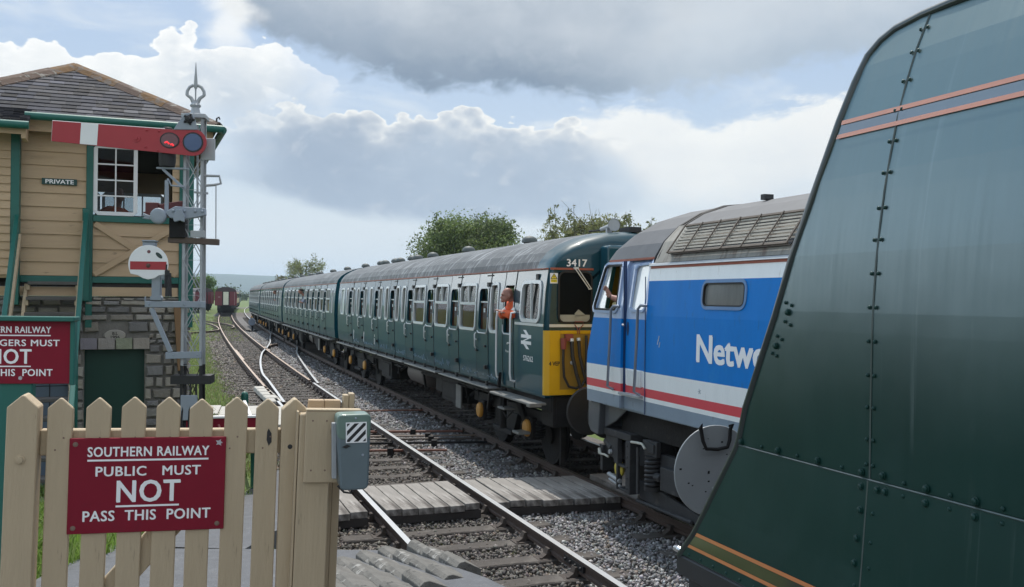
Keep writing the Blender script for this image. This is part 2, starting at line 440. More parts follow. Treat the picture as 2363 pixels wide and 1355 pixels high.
M_white = mat('white_paint', (.78, .79, .80), .5, var=.06, scale=6)
M_maroon = mat('maroon_sign_enamel', (.205, .006, .022), .5, var=.14, scale=6, spec=.25, bump=.05, bscale=18, col2=(.165, .010, .026), c2lo=.55, c2hi=.75)
M_letter = mat('white_lettering', (.86, .86, .87), .5, var=.05, scale=9)
M_black = mat('black_iron', (.018, .018, .02), .55, var=.3, scale=9)
M_grime = mat('grimy_underframe', (.013, .0125, .013), .75, var=.45, scale=6, bump=.3, spec=.3, col2=(.036, .031, .028), c2lo=.55, c2hi=.75)
M_silver = mat('grey_aluminium_paint', (.36, .38, .40), .5, .25, var=.15, scale=8)
M_grey = mat('signal_grey_paint', (.27, .31, .36), .5, var=.12, scale=8)
M_steel = mat('bright_steel', (.6, .61, .62), .3, 1., var=.1)
M_red = mat('signal_red_enamel', (.36, .018, .028), .45, var=.1, scale=5, coat=.15)

# ------------------------------------------------------------------ track geometry (metres; Y runs ahead of the camera)
def lineY(x0, Y): return x0 - .3583 * Y + .000249 * Y * Y
def slope(Y): return -.3583 + .000498 * Y
HG = .7525                                   # half the distance between rail centres
def off(x0, Y, d):                           # point d to the right of the line x0 at Y
    s = slope(Y); n = math.hypot(1, s)
    return (lineY(x0, Y) + d / n, Y - s * d / n)
XA = 6.08                                    # near rail of the far running line
XB = 4.17                                    # right rail of the near line
Ys = np.arange(-14, 262, .05)
AC = np.array([off(XA, y, HG) for y in Ys])
AS = np.concatenate([[0], np.cumsum(np.hypot(*(AC[1:] - AC[:-1]).T))])
def a_at(s): return np.array([np.interp(s, AS, AC[:, 0]), np.interp(s, AS, AC[:, 1])])
def a_s(Y): return float(np.interp(Y, AC[:, 1], AS))
BCn = np.array([off(XB, y, -HG) for y in Ys])
BS = np.concatenate([[0], np.cumsum(np.hypot(*(BCn[1:] - BCn[:-1]).T))])
def b_at(s): return np.array([np.interp(s, BS, BCn[:, 0]), np.interp(s, BS, BCn[:, 1])])
def b_s(Y): return float(np.interp(Y, BCn[:, 1], BS))

RP = [(-.035, 0), (.035, 0), (.036, -.03), (.011, -.045), (.011, -.1), (.03, -.112), (.03, -.142), (-.03, -.142), (-.03, -.112), (-.011, -.1), (-.011, -.045), (-.036, -.03)]
def rail(name, pts, parent, top=None, z0=0.0):
    """bullhead rail swept along pts; the running surface has its own metal"""
    mb = MB(); P = [Vector((p[0], p[1], z0)) for p in pts]; n = len(RP); vs = []; fs = []
    for i, p in enumerate(P):
        d = (P[min(i + 1, len(P) - 1)] - P[max(i - 1, 0)]).normalized(); sx = Vector((d.y, -d.x, 0))
        for a, b in RP: vs.append(p + sx * a + Vector((0, 0, b)))
    for i in range(len(P) - 1):
        for k in range(n):
            a = i * n + k; b = i * n + (k + 1) % n
            mb_f = (a, b, b + n, a + n); fs.append((mb_f, 1 if k == 0 else 0))
    o = len(mb.v); mb.v = [tuple(v) for v in vs]; mb.f = [list(f) for f, _ in fs]; mb.mi = [m for _, m in fs]; mb.c = [(1, 1, 1)] * len(vs)
    mb.f += [list(range(n)), list(range((len(P) - 1) * n, len(P) * n))]; mb.mi += [0, 0]
    return mb.build(name, [M_rust, top or M_railtop], parent)
def smooth_pts(pts, step=1.0):
    """Catmull-Rom through a few surveyed points"""
    P = [np.array(p, float) for p in pts]; out = []
    for i in range(len(P) - 1):
        p0 = P[max(i - 1, 0)]; p1 = P[i]; p2 = P[i + 1]; p3 = P[min(i + 2, len(P) - 1)]
        n = max(2, int(np.linalg.norm(p2 - p1) / step))
        for k in range(n):
            t = k / n
            out.append(.5 * ((2 * p1) + (-p0 + p2) * t + (2 * p0 - 5 * p1 + 4 * p2 - p3) * t * t + (-p0 + 3 * p1 - 3 * p2 + p3) * t ** 3))
    out.append(P[-1]); return out

SLZ = -.185                                  # top of the sleepers
def chair_mesh():
    mb = MB()
    mb.box(-.19, .19, -.1, .1, -.042, -.012)
    mb.prism([(-.15, -.012), (-.035, -.012), (-.035, .09), (-.065, .09), (-.085, .03)], (0, -.05, 0), (1, 0, 0), (0, 0, 1), (0, .1, 0))
    mb.prism([(.15, -.012), (.085, .03), (.065, .09), (.035, .09), (.035, -.012)], (0, -.05, 0), (1, 0, 0), (0, 0, 1), (0, .1, 0))
    mb.box(-.075, -.036, -.045, .045, .02, .085)
    for sx in (-.15, .15): mb.lathe((sx, .06, -.014), (0, 0, 1), [(.02, 0), (.016, .018)], 6)
    o = mb.build('rail_chair', M_chair); me = o.data; bpy.data.objects.remove(o); return me
CHAIR = chair_mesh()
def far_stuff(parent, name, items, m):
    mb = MB()
    for (c, ax, ay, az) in items: mb.obox(c, ax, ay, az)
    o = mb.build(name, m, parent); o['kind'] = 'stuff'; return o
def sleepers(parent, at, s0, s1, near, length=2.6, lfun=None, shift=None):
    """one sleeper mesh each for the near ones with their chairs; the far ones together"""
    s = s0; k = 0; far = []; farc = []
    me = None
    while s < s1:
        p = at(s); q = at(s + .1); d = Vector((q[0] - p[0], q[1] - p[1], 0)).normalized(); n = Vector((d.y, -d.x, 0))
        L = lfun(p[1]) if lfun else length
        sh = shift(p[1]) if shift else 0
        c = Vector((p[0], p[1], SLZ - .065)) + n * sh
        if k < near:
            mb = MB(); j = random.uniform(-.012, .012)
            nseg = 9; ring = []
            for i in range(nseg):
                t = -1 + 2 * i / (nseg - 1)
                hw = .127 + random.uniform(-.006, .006); zt = random.uniform(-.008, .006)
                for (yy, zz) in ((-hw, -.065), (hw, -.065), (hw, .065 + zt), (-hw, .065 + zt)): ring.append((t * L / 2, yy, zz))
            fs = [(0, 1, 2, 3), tuple(4 * (nseg - 1) + i for i in (3, 2, 1, 0))]
            for i in range(nseg - 1):
                for a in range(4): fs.append((4 * i + a, 4 * i + (a + 1) % 4, 4 * i + 4 + (a + 1) % 4, 4 * i + 4 + a))
            mb.add(ring, fs)
            o = mb.build('sleeper', M_sleeper, parent, bevel=.012)
            o.location = c; o.rotation_euler = (0, 0, math.atan2(n.y, n.x) + j)
            for sx in (-HG, HG):
                ch = bpy.data.objects.new('rail_chair', CHAIR); COL.objects.link(ch); ch.parent = o
                ch.location = (sx - sh, 0, .082); ch.rotation_euler = (0, 0, 0 if sx < 0 else math.pi)
        else:
            far.append((c + Vector((0, 0, random.uniform(-.012, .006))), n * L / 2, d * .125, Vector((0, 0, .065))))
            for sx in (-HG, HG):
                farc.append((c + n * (sx - sh) + Vector((0, 0, .1)), n * .12, d * .06, Vector((0, 0, .045))))
        s += .74; k += 1
    if far: far_stuff(parent, 'distant_sleepers', far, M_sleeper)
    if farc: far_stuff(parent, 'distant_chairs', farc, M_chair)

def track_near():
    t = thing('railway_track', 'nearest railway track with silver rails on dark timber sleepers, running under the timber foot crossing', 'railway track', (0, 0, 0), 0, 'railway tracks')
    rail('rail', [off(XB, y, 0) for y in np.arange(-8, 30, 1.0)], t)
    rail('rail', [off(XB, y, -2 * HG) for y in np.arange(-8, 26, 1.0)], t)
    rail('rail', [off(XB, y, -2 * HG) for y in np.arange(25.96, 150, 2.0)], t, M_railold)
    rail('rail', [off(XB, y, 0) for y in np.arange(29.9, 150, 2.0)], t, M_railold)
    sleepers(t, b_at, b_s(2.5), b_s(125), 44, lfun=lambda y: 2.6 + max(0, min(2.6, (y - 25) * .11)) * (y < 50), shift=lambda y: max(0, min(1.3, (y - 25) * .055)) * (y < 50))
    # fishplates bolted over the joints
    for x0, y in ((0, 9.55), (-2 * HG, 9.05), (0, 15.3)):
        p = off(XB, y, x0 - .025 if x0 else -.028); q = off(XB, y + .46, x0 - .025 if x0 else -.028)
        mb = MB(); mb.bar((*p, -.072), (*q, -.072), .025, .07)
        for k in range(4):
            a = .1 + .27 * k; mb.ball((p[0] + (q[0] - p[0]) * a - .02, p[1] + (q[1] - p[1]) * a - .005, -.072), .017, n=8)
        mb.build('fishplate', M_black, t)
def crossover():
    t = thing('crossover_track', 'curved crossover rails leading from the near track to the train\'s track', 'railway track', (0, 0, 0), 0, 'railway tracks')
    L = [(-5.64, 23.7), (-7.5, 29.5), (-8.48, 32.5), (-10.0, 38.0), (-11.5, 44.0), (-12.2, 47.4), (-13.6, 53.7), (-15.2, 60.0), (-16.9, 66.8), (-18.85, 73.2), (-22.9, 86.2)]
    Rr = [(-5.85, 28.9), (-6.6, 31.6), (-8.2, 37.5), (-9.95, 44.2), (-11.25, 49.9), (-13.1, 56.0), (-15.0, 63.0), (-17.2, 70.6), (-21.5, 86.0)]
    rail('rail', smooth_pts(L), t); rail('rail', smooth_pts(Rr), t)
    for pts in ([off(XB, y, -2 * HG + .07) for y in (39.5, 41, 43, 45, 46.5)], [off(XB, y, .07 + .02 * abs(y - 47.2)) for y in (45.5, 47.2, 49.0)], [(-12.75, 50.3), (-12.9, 51.2), (-12.8, 52.2)]):
        rail('check_rail', pts, t, M_railold)
    far_stuff(t, 'crossing_timbers', [(Vector((*off(XB, y, -.2 - .0 * y), SLZ - .068)), Vector((1.9, .6, 0)), Vector((-.04, .12, 0)), Vector((0, 0, .065))) for y in np.arange(50, 62, .8)], M_sleeper)
def track_far():
    t = thing('main_line_track', 'rusty railway track with shade-darkened rail that the green passenger train and blue locomotive stand on', 'railway track', (0, 0, 0), 0, 'railway tracks')
    rail('rail', [off(XA, y, 0) for y in np.arange(-8, 58, 1.0)], t, mat('rail_head_shaded', (.2, .17, .15), .4, .7, var=.2))  # shade under the train painted in as a darker rail head
    rail('rail', [off(XA, y, 0) for y in np.arange(57.9, 230, 2.0)], t)
    rail('rail', [off(XA, y, 2 * HG) for y in np.arange(-8, 230, 2.0)], t)
    sleepers(t, a_at, a_s(5.5), a_s(120), 38)
def track_siding():
    t = thing('siding_track', 'pale rusty rails branching left into the grass beyond the signal mast', 'railway track', (0, 0, 0), 0, 'railway tracks')
    D1 = [(-22.6, 77.0), (-23.6, 81.0), (-26.1, 87.2), (-27.9, 90.5), (-30.3, 95.2), (-39, 112), (-50, 134)]
    D2 = [(-22.1, 71.5), (-22.65, 73.8), (-25.0, 80.6), (-27.8, 87.5), (-31.5, 95), (-41, 114), (-52, 136)]
    rail('rail', smooth_pts(D1), t, M_railold); rail('rail', smooth_pts(D2), t, M_railold)
    rail('check_rail', [(-22.3, 72.6), (-22.05, 70.0), (-22.5, 66.5)], t, M_railold)
track_near(); crossover(); track_far(); track_siding()

# ------------------------------------------------------------------ ground
def ramp_z(y): return .915 - max(0.0, min(.915, .13 * (y - 5.8)))
def smooth(a, b, x):
    t = max(0, min(1, (x - a) / (b - a))); return t * t * (3 - 2 * t)
def gz(x, y):
    if y > 262: base = -.25; return base
    dl = lineY(XB, y) - 2 * HG * 1.06 - x
    dr = x - lineY(XA, y) - 2 * HG * 1.06
    bed = -.30
    if dl > 0:
        left = ramp_z(y) - .03 if y < 12.8 else -.03 - .12 * smooth(14, 40, y)
        if y < 8: return bed + (left - bed) * smooth(1.7, 2.1, dl) if dl > 1.0 else bed
        return bed + (left - bed) * smooth(.75, 1.9, dl)
    if dr > 0: return bed + .15 * smooth(1.0, 2.5, dr) + .0
    return bed
def ground():
    xs = np.concatenate([-np.geomspace(42, 5200, 16)[::-1], np.arange(-40, 12, .5), np.geomspace(12.5, 5200, 18)])
    ys = np.concatenate([-np.geomspace(9, 900, 8)[::-1], np.arange(-8, 60, .5), np.geomspace(60.5, 5200, 40)])
    vs = []; fs = []; nx = len(xs)
    for y in ys:
        for x in xs:
            z = gz(x, y)
            if abs(x) < 40 and y < 120: z += .02 * math.sin(x * 2.3 + y) * math.sin(y * 1.7 - x * .6)
            vs.append((x, y, z))
    for j in range(len(ys) - 1):
        for i in range(nx - 1):
            a = j * nx + i; fs.append((a, a + 1, a + nx + 1, a + nx))
    o = MB().add(vs, fs).build('ground', M_grass, smooth=60); o['kind'] = 'structure'
    # sheet of ballast under and beside the tracks
    vs = []; fs = []; N = 27
    yy = np.concatenate([np.arange(-8, 40, .4), np.arange(40, 240, 2.0)])
    for y in yy:
        lo = -2 * HG - (1.05 if y > 8 else .62) - (.15 * math.sin(y * .9) + .1 * math.sin(y * 2.3) if y > 8 else 0)
        hi = (XA - XB) * .94 + 2 * HG + 1.1
        for i in range(N):
            d = lo + (hi - lo) * i / (N - 1)
            p = off(XB, y, d)
            e = min(1, (i / 1.2)) * min(1, (N - 1 - i) / 1.2)
            vs.append((p[0], p[1], -.295 + .05 * e + .014 * math.sin(p[0] * 9 + p[1] * 3) * math.sin(p[1] * 7)))
    for j in range(len(yy) - 1):
        for i in range(N - 1):
            a = j * N + i; fs.append((a, a + 1, a + N + 1, a + N))
    o = MB().add(vs, fs).build('trackbed', M_bed, smooth=60); o['kind'] = 'structure'
ground()
def platform():
    mb = MB(); vs = []; fs = []
    rows = [(y, ramp_z(y)) for y in np.concatenate([np.arange(-8, 7.2, .4), [7.2]])]
    for y, z in rows:
        b = min(lineY(XB, y) - 2 * HG * 1.06 - .42, -.76 + .52 * (7.22 - y) if y > 4.6 else 99)
        a = -2.55 if y < 3.0 and False else -2.55 - .12 * max(0, y - 3) if y > 4.4 else -9.0  # paving widened to the left, out of view, to darken the tender's reflection
        vs += [(a, y, z), ((a + b) / 2, y, z), (b - .03, y, z), (b, y, z - .02), (b, y, -.4)]
    for j in range(len(rows) - 1):
        for i in range(4):
            k = j * 5 + i; fs.append((k, k + 1, k + 6, k + 5))
    n = len(vs); y, z = rows[-1]; b = -.75
    vs += [(-2.02, y, z - .004), (b, y, z - .004), (b, y, -.4), (-2.02, y, -.4)]; fs.append((n, n + 1, n + 2, n + 3))
    # path continuing down beyond the ramp to the boarded crossing
    rows = [(y, ramp_z(y)) for y in np.arange(7.2, 14.6, .4)]
    n0 = len(vs)
    for y, z in rows:
        b = -2.0 - .05 * (y - 7.2); a = -3.05 - .09 * (y - 7.2)
        if y > 11.3: b = lineY(XB, y) - 2 * HG * 1.06 - .62
        vs += [(a, y, z), ((a + b) / 2, y, z + .01), (b, y, z), (b + .001, y, -.4)]
    for j in range(len(rows) - 1):
        for i in range(3):
            k = n0 + j * 4 + i; fs.append((k, k + 1, k + 5, k + 4))
    o = MB().add(vs, fs).build('path', M_asphalt, recalc=True); o['kind'] = 'structure'
platform()

# ------------------------------------------------------------------ ballast stones
def stones():
    base = np.array([(x, y, z) for z in (-1, 1) for y in (-1, 1) for x in (-1, 1)], float) * .62
    quad = np.array([(0, 2, 3, 1), (4, 5, 7, 6), (0, 1, 5, 4), (2, 6, 7, 3), (0, 4, 6, 2), (1, 3, 7, 5)])
    pts = []
    def fill(y0, y1, dens, lo, hi, size, zt, kind):
        # d measured to the right of the near line's right rail
        w = hi - lo; n = int((y1 - y0) * 1.06 * w * dens)
        y = rng.uniform(y0, y1, n); d = rng.uniform(lo, hi, n)
        s = slope(0) + .000498 * y; h = np.sqrt(1 + s * s)
        X = XB - .3583 * y + .000249 * y * y + d / h; Yv = y - s * d / h
        pts.append(np.stack([X, Yv, np.full(n, zt) + rng.normal(0, .013, n), rng.uniform(.65, 1.35, n) * size, np.full(n, kind), d], 1))
    g = (XA - XB) * .942
    fill(5.0, 17, 900, .05, g + .05, .021, -.222, 0)                # pale new stone between the tracks
    fill(17, 30, 420, .05, g + .05, .028, -.222, 0)
    fill(30, 75, 110, .05, g, .045, -.225, 0)
    fill(6.5, 17, 820, -2 * HG + .03, -.05, .021, -.224, 1)        # older brown stone between the near rails
    fill(17, 30, 380, -2 * HG, 0, .028, -.224, 1)
    fill(30, 75, 90, -2 * HG, 0, .045, -.228, 1)
    fill(7.3, 17, 700, -2 * HG - 1.2, -2 * HG - .04, .022, -.226, 2)
    fill(17, 40, 230, -2 * HG - 1.5, -2 * HG - .03, .03, -.23, 2)
    fill(40, 75, 60, -2 * HG - 1.5, -2 * HG - .03, .05, -.23, 2)
    fill(7, 18, 560, g + .05, g + 2 * HG + .6, .022, -.222, 3)
    fill(18, 40, 200, g + .05, g + 2 * HG + .4, .032, -.222, 3)
    P = np.concatenate(pts)
    n = len(P)
    V = base[None] * rng.uniform(.6, 1.35, (n, 8, 3)) + rng.normal(0, .16, (n, 8, 3))
    V *= rng.uniform(.65, 1.3, (n, 1, 3))
    q = rng.normal(size=(n, 4)); q /= np.linalg.norm(q, axis=1, keepdims=True)
    w, x, y, z = q.T
    Rm = np.stack([1 - 2 * (y * y + z * z), 2 * (x * y - w * z), 2 * (x * z + w * y), 2 * (x * y + w * z), 1 - 2 * (x * x + z * z), 2 * (y * z - w * x), 2 * (x * z - w * y), 2 * (y * z + w * x), 1 - 2 * (x * x + y * y)], 1).reshape(n, 3, 3)
    V = np.einsum('nij,nkj->nki', Rm, V) * P[:, None, 3:4] + P[:, None, :3]
    kind = P[:, 4].astype(int)
    pal = np.array([(.245, .24, .242), (.128, .116, .106), (.152, .136, .12), (.088, .083, .08)])[kind]
    tone = pal * rng.uniform(.5, 1.5, (n, 1)) * (1 + rng.normal(0, .03, (n, 3)))
    pale = rng.random(n) < .1; tone[pale] = np.minimum(tone[pale] * 1.7, .55)
    brown = rng.random(n) < .07; tone[brown] *= (1.02, .88, .75)
    me = bpy.data.meshes.new('ballast')
    F = (quad[None] + (np.arange(n) * 8)[:, None, None]).reshape(-1)
    me.vertices.add(n * 8); me.vertices.foreach_set('co', V.astype(np.float32).ravel())
    me.loops.add(len(F)); me.loops.foreach_set('vertex_index', F.astype(np.int32))
    me.polygons.add(n * 6); me.polygons.foreach_set('loop_start', np.arange(0, n * 24, 4, dtype=np.int32)); me.polygons.foreach_set('loop_total', np.full(n * 6, 4, dtype=np.int32))
    me.update(calc_edges=True)
    at = me.color_attributes.new('tone', 'FLOAT_COLOR', 'POINT')
    at.data.foreach_set('color', np.concatenate([np.repeat(tone, 8, 0), np.ones((n * 8, 1))], 1).astype(np.float32).ravel())
    me.materials.append(M_ballast)
    o = bpy.data.objects.new('ballast', me); COL.objects.link(o); o['kind'] = 'stuff'
stones()

def blades(name, spots, hgt, wid, cols):
    """spots: array x,y,z of grass blade roots"""
    n = len(spots); a = rng.uniform(0, 2 * np.pi, n); h = hgt * rng.uniform(.45, 1.3, n); w = wid * rng.uniform(.6, 1.3, n)
    lean = rng.normal(0, .45, (n, 2)) * h[:, None]
    dx = np.stack([np.cos(a), np.sin(a), np.zeros(n)], 1) * w[:, None]
    b = spots; mid = b + np.stack([lean[:, 0] * .35, lean[:, 1] * .35, h * .6], 1); tip = b + np.stack([lean[:, 0], lean[:, 1], h], 1)
    V = np.stack([b - dx, b + dx, mid + dx * .7, tip, mid - dx * .7], 1)
    F = (np.arange(5)[None] + (np.arange(n) * 5)[:, None]).reshape(-1)
    me = bpy.data.meshes.new(name)
    me.vertices.add(n * 5); me.vertices.foreach_set('co', V.astype(np.float32).ravel())
    me.loops.add(n * 5); me.loops.foreach_set('vertex_index', F.astype(np.int32))
    me.polygons.add(n); me.polygons.foreach_set('loop_start', np.arange(0, n * 5, 5, dtype=np.int32)); me.polygons.foreach_set('loop_total', np.full(n, 5, dtype=np.int32))
    me.update(calc_edges=True)
    t = np.array(cols)[rng.integers(0, len(cols), n)] * rng.uniform(.7, 1.3, (n, 1))
    at = me.color_attributes.new('tone', 'FLOAT_COLOR', 'POINT')
    at.data.foreach_set('color', np.concatenate([np.repeat(t, 5, 0), np.ones((n * 5, 1))], 1).astype(np.float32).ravel())
    me.materials.append(M_blade)
    o = bpy.data.objects.new(name, me); COL.objects.link(o); o['kind'] = 'stuff'; return o
def grass():
    def pts(n, xlo, xhi, ylo, yhi):
        y = rng.uniform(ylo, yhi, n); u = rng.uniform(0, 1, n)
        x = np.array([xlo(a) + (xhi(a) - xlo(a)) * b for a, b in zip(y, u)])
        return np.stack([x, y, np.array([gz(a, b) for a, b in zip(x, y)])], 1)
    G = [(.24, .38, .07), (.30, .44, .10), (.34, .43, .15), (.18, .29, .05)]
    blades('lush_grass', pts(26000, lambda y: -6.4, lambda y: -3.0 - .09 * max(0, y - 7.2) + .1, 5.0, 12.6), .17, .006, G)
    D = [(.26, .36, .10), (.31, .38, .14), (.21, .29, .08), (.34, .33, .18)]
    L = lambda y: lineY(XB, y) - 2 * HG * 1.06
    blades('verge_grass', pts(52000, lambda y: L(y) - 5.5 - .03 * y, lambda y: L(y) - .85 + .25 * math.sin(y * 1.3) + .15 * math.sin(y * 3.1), 14.5, 60), .11, .013, D)
    blades('siding_grass', pts(14000, lambda y: L(y) - 14, lambda y: L(y) + 1.3, 58, 122), .2, .03, D)
    w = [(.2, .22, .09), (.28, .23, .14), (.15, .18, .06)]
    blades('weeds', np.concatenate([pts(1500, lambda y: L(y) + .3, lambda y: L(y) + 1.5, 40, 50), pts(500, lambda y: L(y) + .25, lambda y: L(y) + 1.3, 9, 12), pts(900, lambda y: L(y) - 1.1, lambda y: L(y) - .2, 22, 40)]), .1, .01, w)
grass()
# ------------------------------------------------------------------ foot crossing of old timbers
def plank_panel(label, near0, near1, far0, far1, n, skip=0, group='timber panels of the foot crossing'):
    """planks run along the track; corners given on the ground"""
    t = thing('crossing_panel', label, 'boarded crossing', (0, 0, 0), 0, group)
    N0, N1, F0, F1 = [np.array(p, float) for p in (near0, near1, far0, far1)]
    for i in range(n):
        a, b = i / n, (i + 1) / n - .011
        jn, jf = random.uniform(-.02, .02), random.uniform(-.02, .02); z = random.uniform(-.012, .004)
        def L(P, Q, t_): return P + (Q - P) * t_
        d = (F0 - N0) / np.linalg.norm(F0 - N0)
        q = [L(N0, N1, a) + d * jn, L(N0, N1, b) + d * jn, L(F0, F1, b) + d * jf, L(F0, F1, a) + d * jf]
        c = sum(q) / 4; ang = math.atan2(d[1], d[0]) - math.pi / 2
        cs, sn = math.cos(-ang), math.sin(-ang)
        loc = [((p - c)[0] * cs - (p - c)[1] * sn, (p - c)[0] * sn + (p - c)[1] * cs) for p in q]
        mb = MB(); v = [(x, y, zz) for zz in (-.085, .0) for x, y in loc]
        mb.add(v, [(3, 2, 1, 0), (4, 5, 6, 7), (0, 1, 5, 4), (1, 2, 6, 5), (2, 3, 7, 6), (3, 0, 4, 7)])
        o = mb.build('plank', M_plank, t, bevel=.008, seg=2); o.location = (c[0], c[1], .0 + z); o.rotation_euler = (random.uniform(-.004, .004), random.uniform(-.006, .006), ang)
    mb = MB()
    for k in (.06, .5, .92):
        p = N0 + (F0 - N0) * k; q = N1 + (F1 - N1) * k
        mb.bar((*p, -.14), (*q, -.14), .16, .1)
    mb.build('bearer', M_tar, t)
    return t
plank_panel('grey timber panel of the foot crossing between the silver rails', (-1.53, 11.82), (-.37, 12.27), (-2.09, 13.3), (-.9, 13.74), 6)
plank_panel('widest timber panel of the foot crossing, between the silver rail and the blue locomotive', (-.2, 12.32), (1.50, 12.8), (-.72, 13.86), (.96, 14.28), 8)
plank_panel('timber panel of the foot crossing outside the silver rails, beside the grey cabinet', (-2.36, 11.5), (-1.74, 11.74), (-2.88, 13.0), (-2.28, 13.24), 3)
plank_panel('shaded timber panel of the foot crossing underneath the blue locomotive', (1.72, 12.9), (2.9, 13.3), (1.2, 14.4), (2.4, 14.8), 5)

# ------------------------------------------------------------------ wedge-shaped guard blocks on the ramp end
def guard():
    u = Vector((.52, -1.0, 0)).normalized(); w = Vector((-u.y, u.x, 0)) * -1   # along the rows, across towards the path
    rows = [((-.70, 7.22), .14, 3), ((-.90, 7.05), .11, 4), ((-1.02, 6.78), .10, 4), ((-1.13, 6.52), .10, 4), ((-1.27, 6.42), .09, 4), ((-1.42, 6.32), .08, 4)]
    k = 0
    for (x, y), hgt, n in rows:
        t = thing('guard_row', ['row of weathered grey wedge blocks nearest the silver rail', 'second row of weathered wedge blocks from the silver rail', 'third row of weathered wedge blocks from the silver rail',
                                'fourth row of weathered wedge blocks from the silver rail', 'fifth row of weathered wedge blocks, beside the smoother concrete', 'low row of weathered wedge blocks closest to the cream gate post'][k], 'trespass guard', (x, y, ramp_z(y) - .03), 0, 'rows of wedge blocks on the platform ramp')
        for i in range(n):
            L = .30; p = u * (L + .012) * i
            j = random.uniform(-.008, .008)
            zz = ramp_z(y + p.y) - ramp_z(y) + .03
            mb = MB(); hh = hgt * random.uniform(.5, .7); poly = [(-.10, -.06), (.085, -.06), (.085, hh * .55), (.055, hh * .95), (.02, hh), (-.10, .012)]
            cut = [(a, b) for a, b in poly]
            mb.prism(cut, p + w * j + Vector((0, 0, zz)), w, (0, 0, 1), u * L)
            o = mb.build('wedge_block', mat('weathered_wedge', (.155, .148, .135), .92, var=.55, scale=9, bump=.45, bscale=60, col2=(.33, .32, .30), c2lo=.58, c2hi=.65, specks=((.06, .058, .055), 14, .60, .68, .8)), t, bevel=.003)
        k += 1
    o = MB().prism([(-1.75, 6.3), (-1.45, 6.2), (-.98, 7.24), (-1.62, 7.28)], (0, 0, .70), (1, 0, 0), (0, 1, -.13), (0, 0, .09)).build('concrete_edge', M_concrete, bevel=.02, seg=2)
    for v in o.data.vertices: v.co.z += .915 - .72 - .0
    o['kind'] = 'structure'
guard()

# ------------------------------------------------------------------ cream picket gate with its notice
GA = math.atan2(3.56 - 3.30, -.84 + 1.72)                     # direction of the gate
def gate_frame(name, label, cat, x, y, z, lean=1.5):
    """local x along the gate, y away from the platform, z up; hangs slightly out of true"""
    o = thing(name, label, cat, (x, y, z))
    o.rotation_euler = (Matrix.Rotation(GA, 3, 'Z') @ Matrix.Rotation(R(lean), 3, 'Y')).to_euler()
    return o
PZ = ramp_z(3.3)
def picket(t, x, w, top, bottom, d0, d1, m=None, name='picket'):
    mb = MB(); h = w * .42
    mb.prism([(-w / 2, bottom), (w / 2, bottom), (w / 2, top - h), (w * .04, top), (-w * .04, top), (-w / 2, top - h)], (0, d0, 0), (1, 0, 0), (0, 0, 1), (0, d1 - d0, 0))
    o = mb.build(name, m or M_cream, t, bevel=.003); o.location = (x, 0, 0); o.rotation_euler = (0, R(random.uniform(-.25, .25)), 0); return o
def gate():
    t = gate_frame('picket_gate', 'cream wooden picket gate carrying the maroon public notice', 'gate', -1.72, 3.30, PZ)
    for i, px in enumerate((113, 190, 268, 345, 420, 493, 565)):
        x = .118 + i * .1165
        picket(t, x, .081, 1.375 + random.uniform(-.004, .004), .06, -.024, .0)
    picket(t, 0.0, .098, 1.385, -.02, -.05, .045, name='hanging_stile')
    picket(t, .915, .092, 1.375, .04, -.045, .03, name='closing_stile')
    mb = MB()
    for i in range(7):
        for dz in (-.022, .02): mb.lathe((.118 + i * .1165 + (.012 if dz > 0 else -.014), -.0242, 1.215 + dz), (0, -1, 0), [(.0034, 0), (.003, .0012), (.0004, .0015)], 7)
    each(mb, 'nail_head', MATS.get('rusty_screw') or mat('rusty_screw', (.2, .13, .1), .7), t)
    for z in (1.215, .42):
        mb = MB(); mb.box(.05, .87, .0, .045, z - .045, z + .045); mb.build('rail', M_cream, t, bevel=.004)
    mb = MB(); mb.bar((.09, .022, .44), (.55, .022, .99), .04, .09, (0, 0, 1)); mb.build('brace', M_cream, t, bevel=.003)
    mb = MB(); mb.lathe((.0, -.05, 1.165), (0, -1, 0), [(.017, 0), (.017, .003), (.011, .004), (.011, .011), (.002, .012)], 8); mb.build('bolt_head', M_cream, t)
    mb = MB()
    mb.lathe((.9, -.0453, 1.2), (0, -1, 0), [(.009, 0), (.009, .0006)], 10)
    mb.prism([(0, .03), (.011, .012), (.012, -.02), (.002, -.034), (-.006, -.012), (-.005, .018)], (.822, -.0247, 1.235), (1, 0, 0), (0, 0, 1), (0, -.0006, 0))
    mb.build('bolt_hole', M_black, t)
    # raking strut that steadies the closing stile from behind
    mb = MB(); mb.prism([(0, 1.16), (.05, 1.16), (.62, 0), (.0, 0)], (.83, .06, .0), (0.0, 1, 0), (0, 0, 1), (-.03, 0, 0))
    mb.build('strut', mat('tan_cream_paint', (.46, .33, .19), .6, var=.12, scale=3), t, bevel=.003)  # strut in an even tan, warmer than the gate's cream
    return t
gate()

def notice(t, w, h, lines, depth=.012, y0=0.0, border=None):
    """enamel plate with raised lettering in the x,z plane facing -y"""
    mb = MB(); mb.box(-w / 2, w / 2, y0, y0 + depth, -h / 2, h / 2); mb.build('plate', M_maroon, t, bevel=.002)
    for txt, zc, capsize, fit, bold, under, gap in lines:
        mb = MB(); put_text(mb, txt, capsize / .70, (0, y0 - .0012, zc), (1, 0, 0), (0, 0, 1), bold=bold, fit=fit, spacing=1.08)
        if under: mb.box(-under / 2, under / 2, y0 - .0014, y0 - .0002, zc - capsize / 2 - gap - .0065, zc - capsize / 2 - gap)
        mb.build('lettering', M_letter, t, recalc=False)
LINES = lambda l2, f2: [('SOUTHERN RAILWAY', .119, .0335, .404, .024, .404, .010), (l2, .050, .0335, f2, .024, 0, 0), ('NOT', -.0215, .076, .209, .022, .211, .011), ('PASS  THIS  POINT', -.106, .036, .424, .024, 0, 0)]
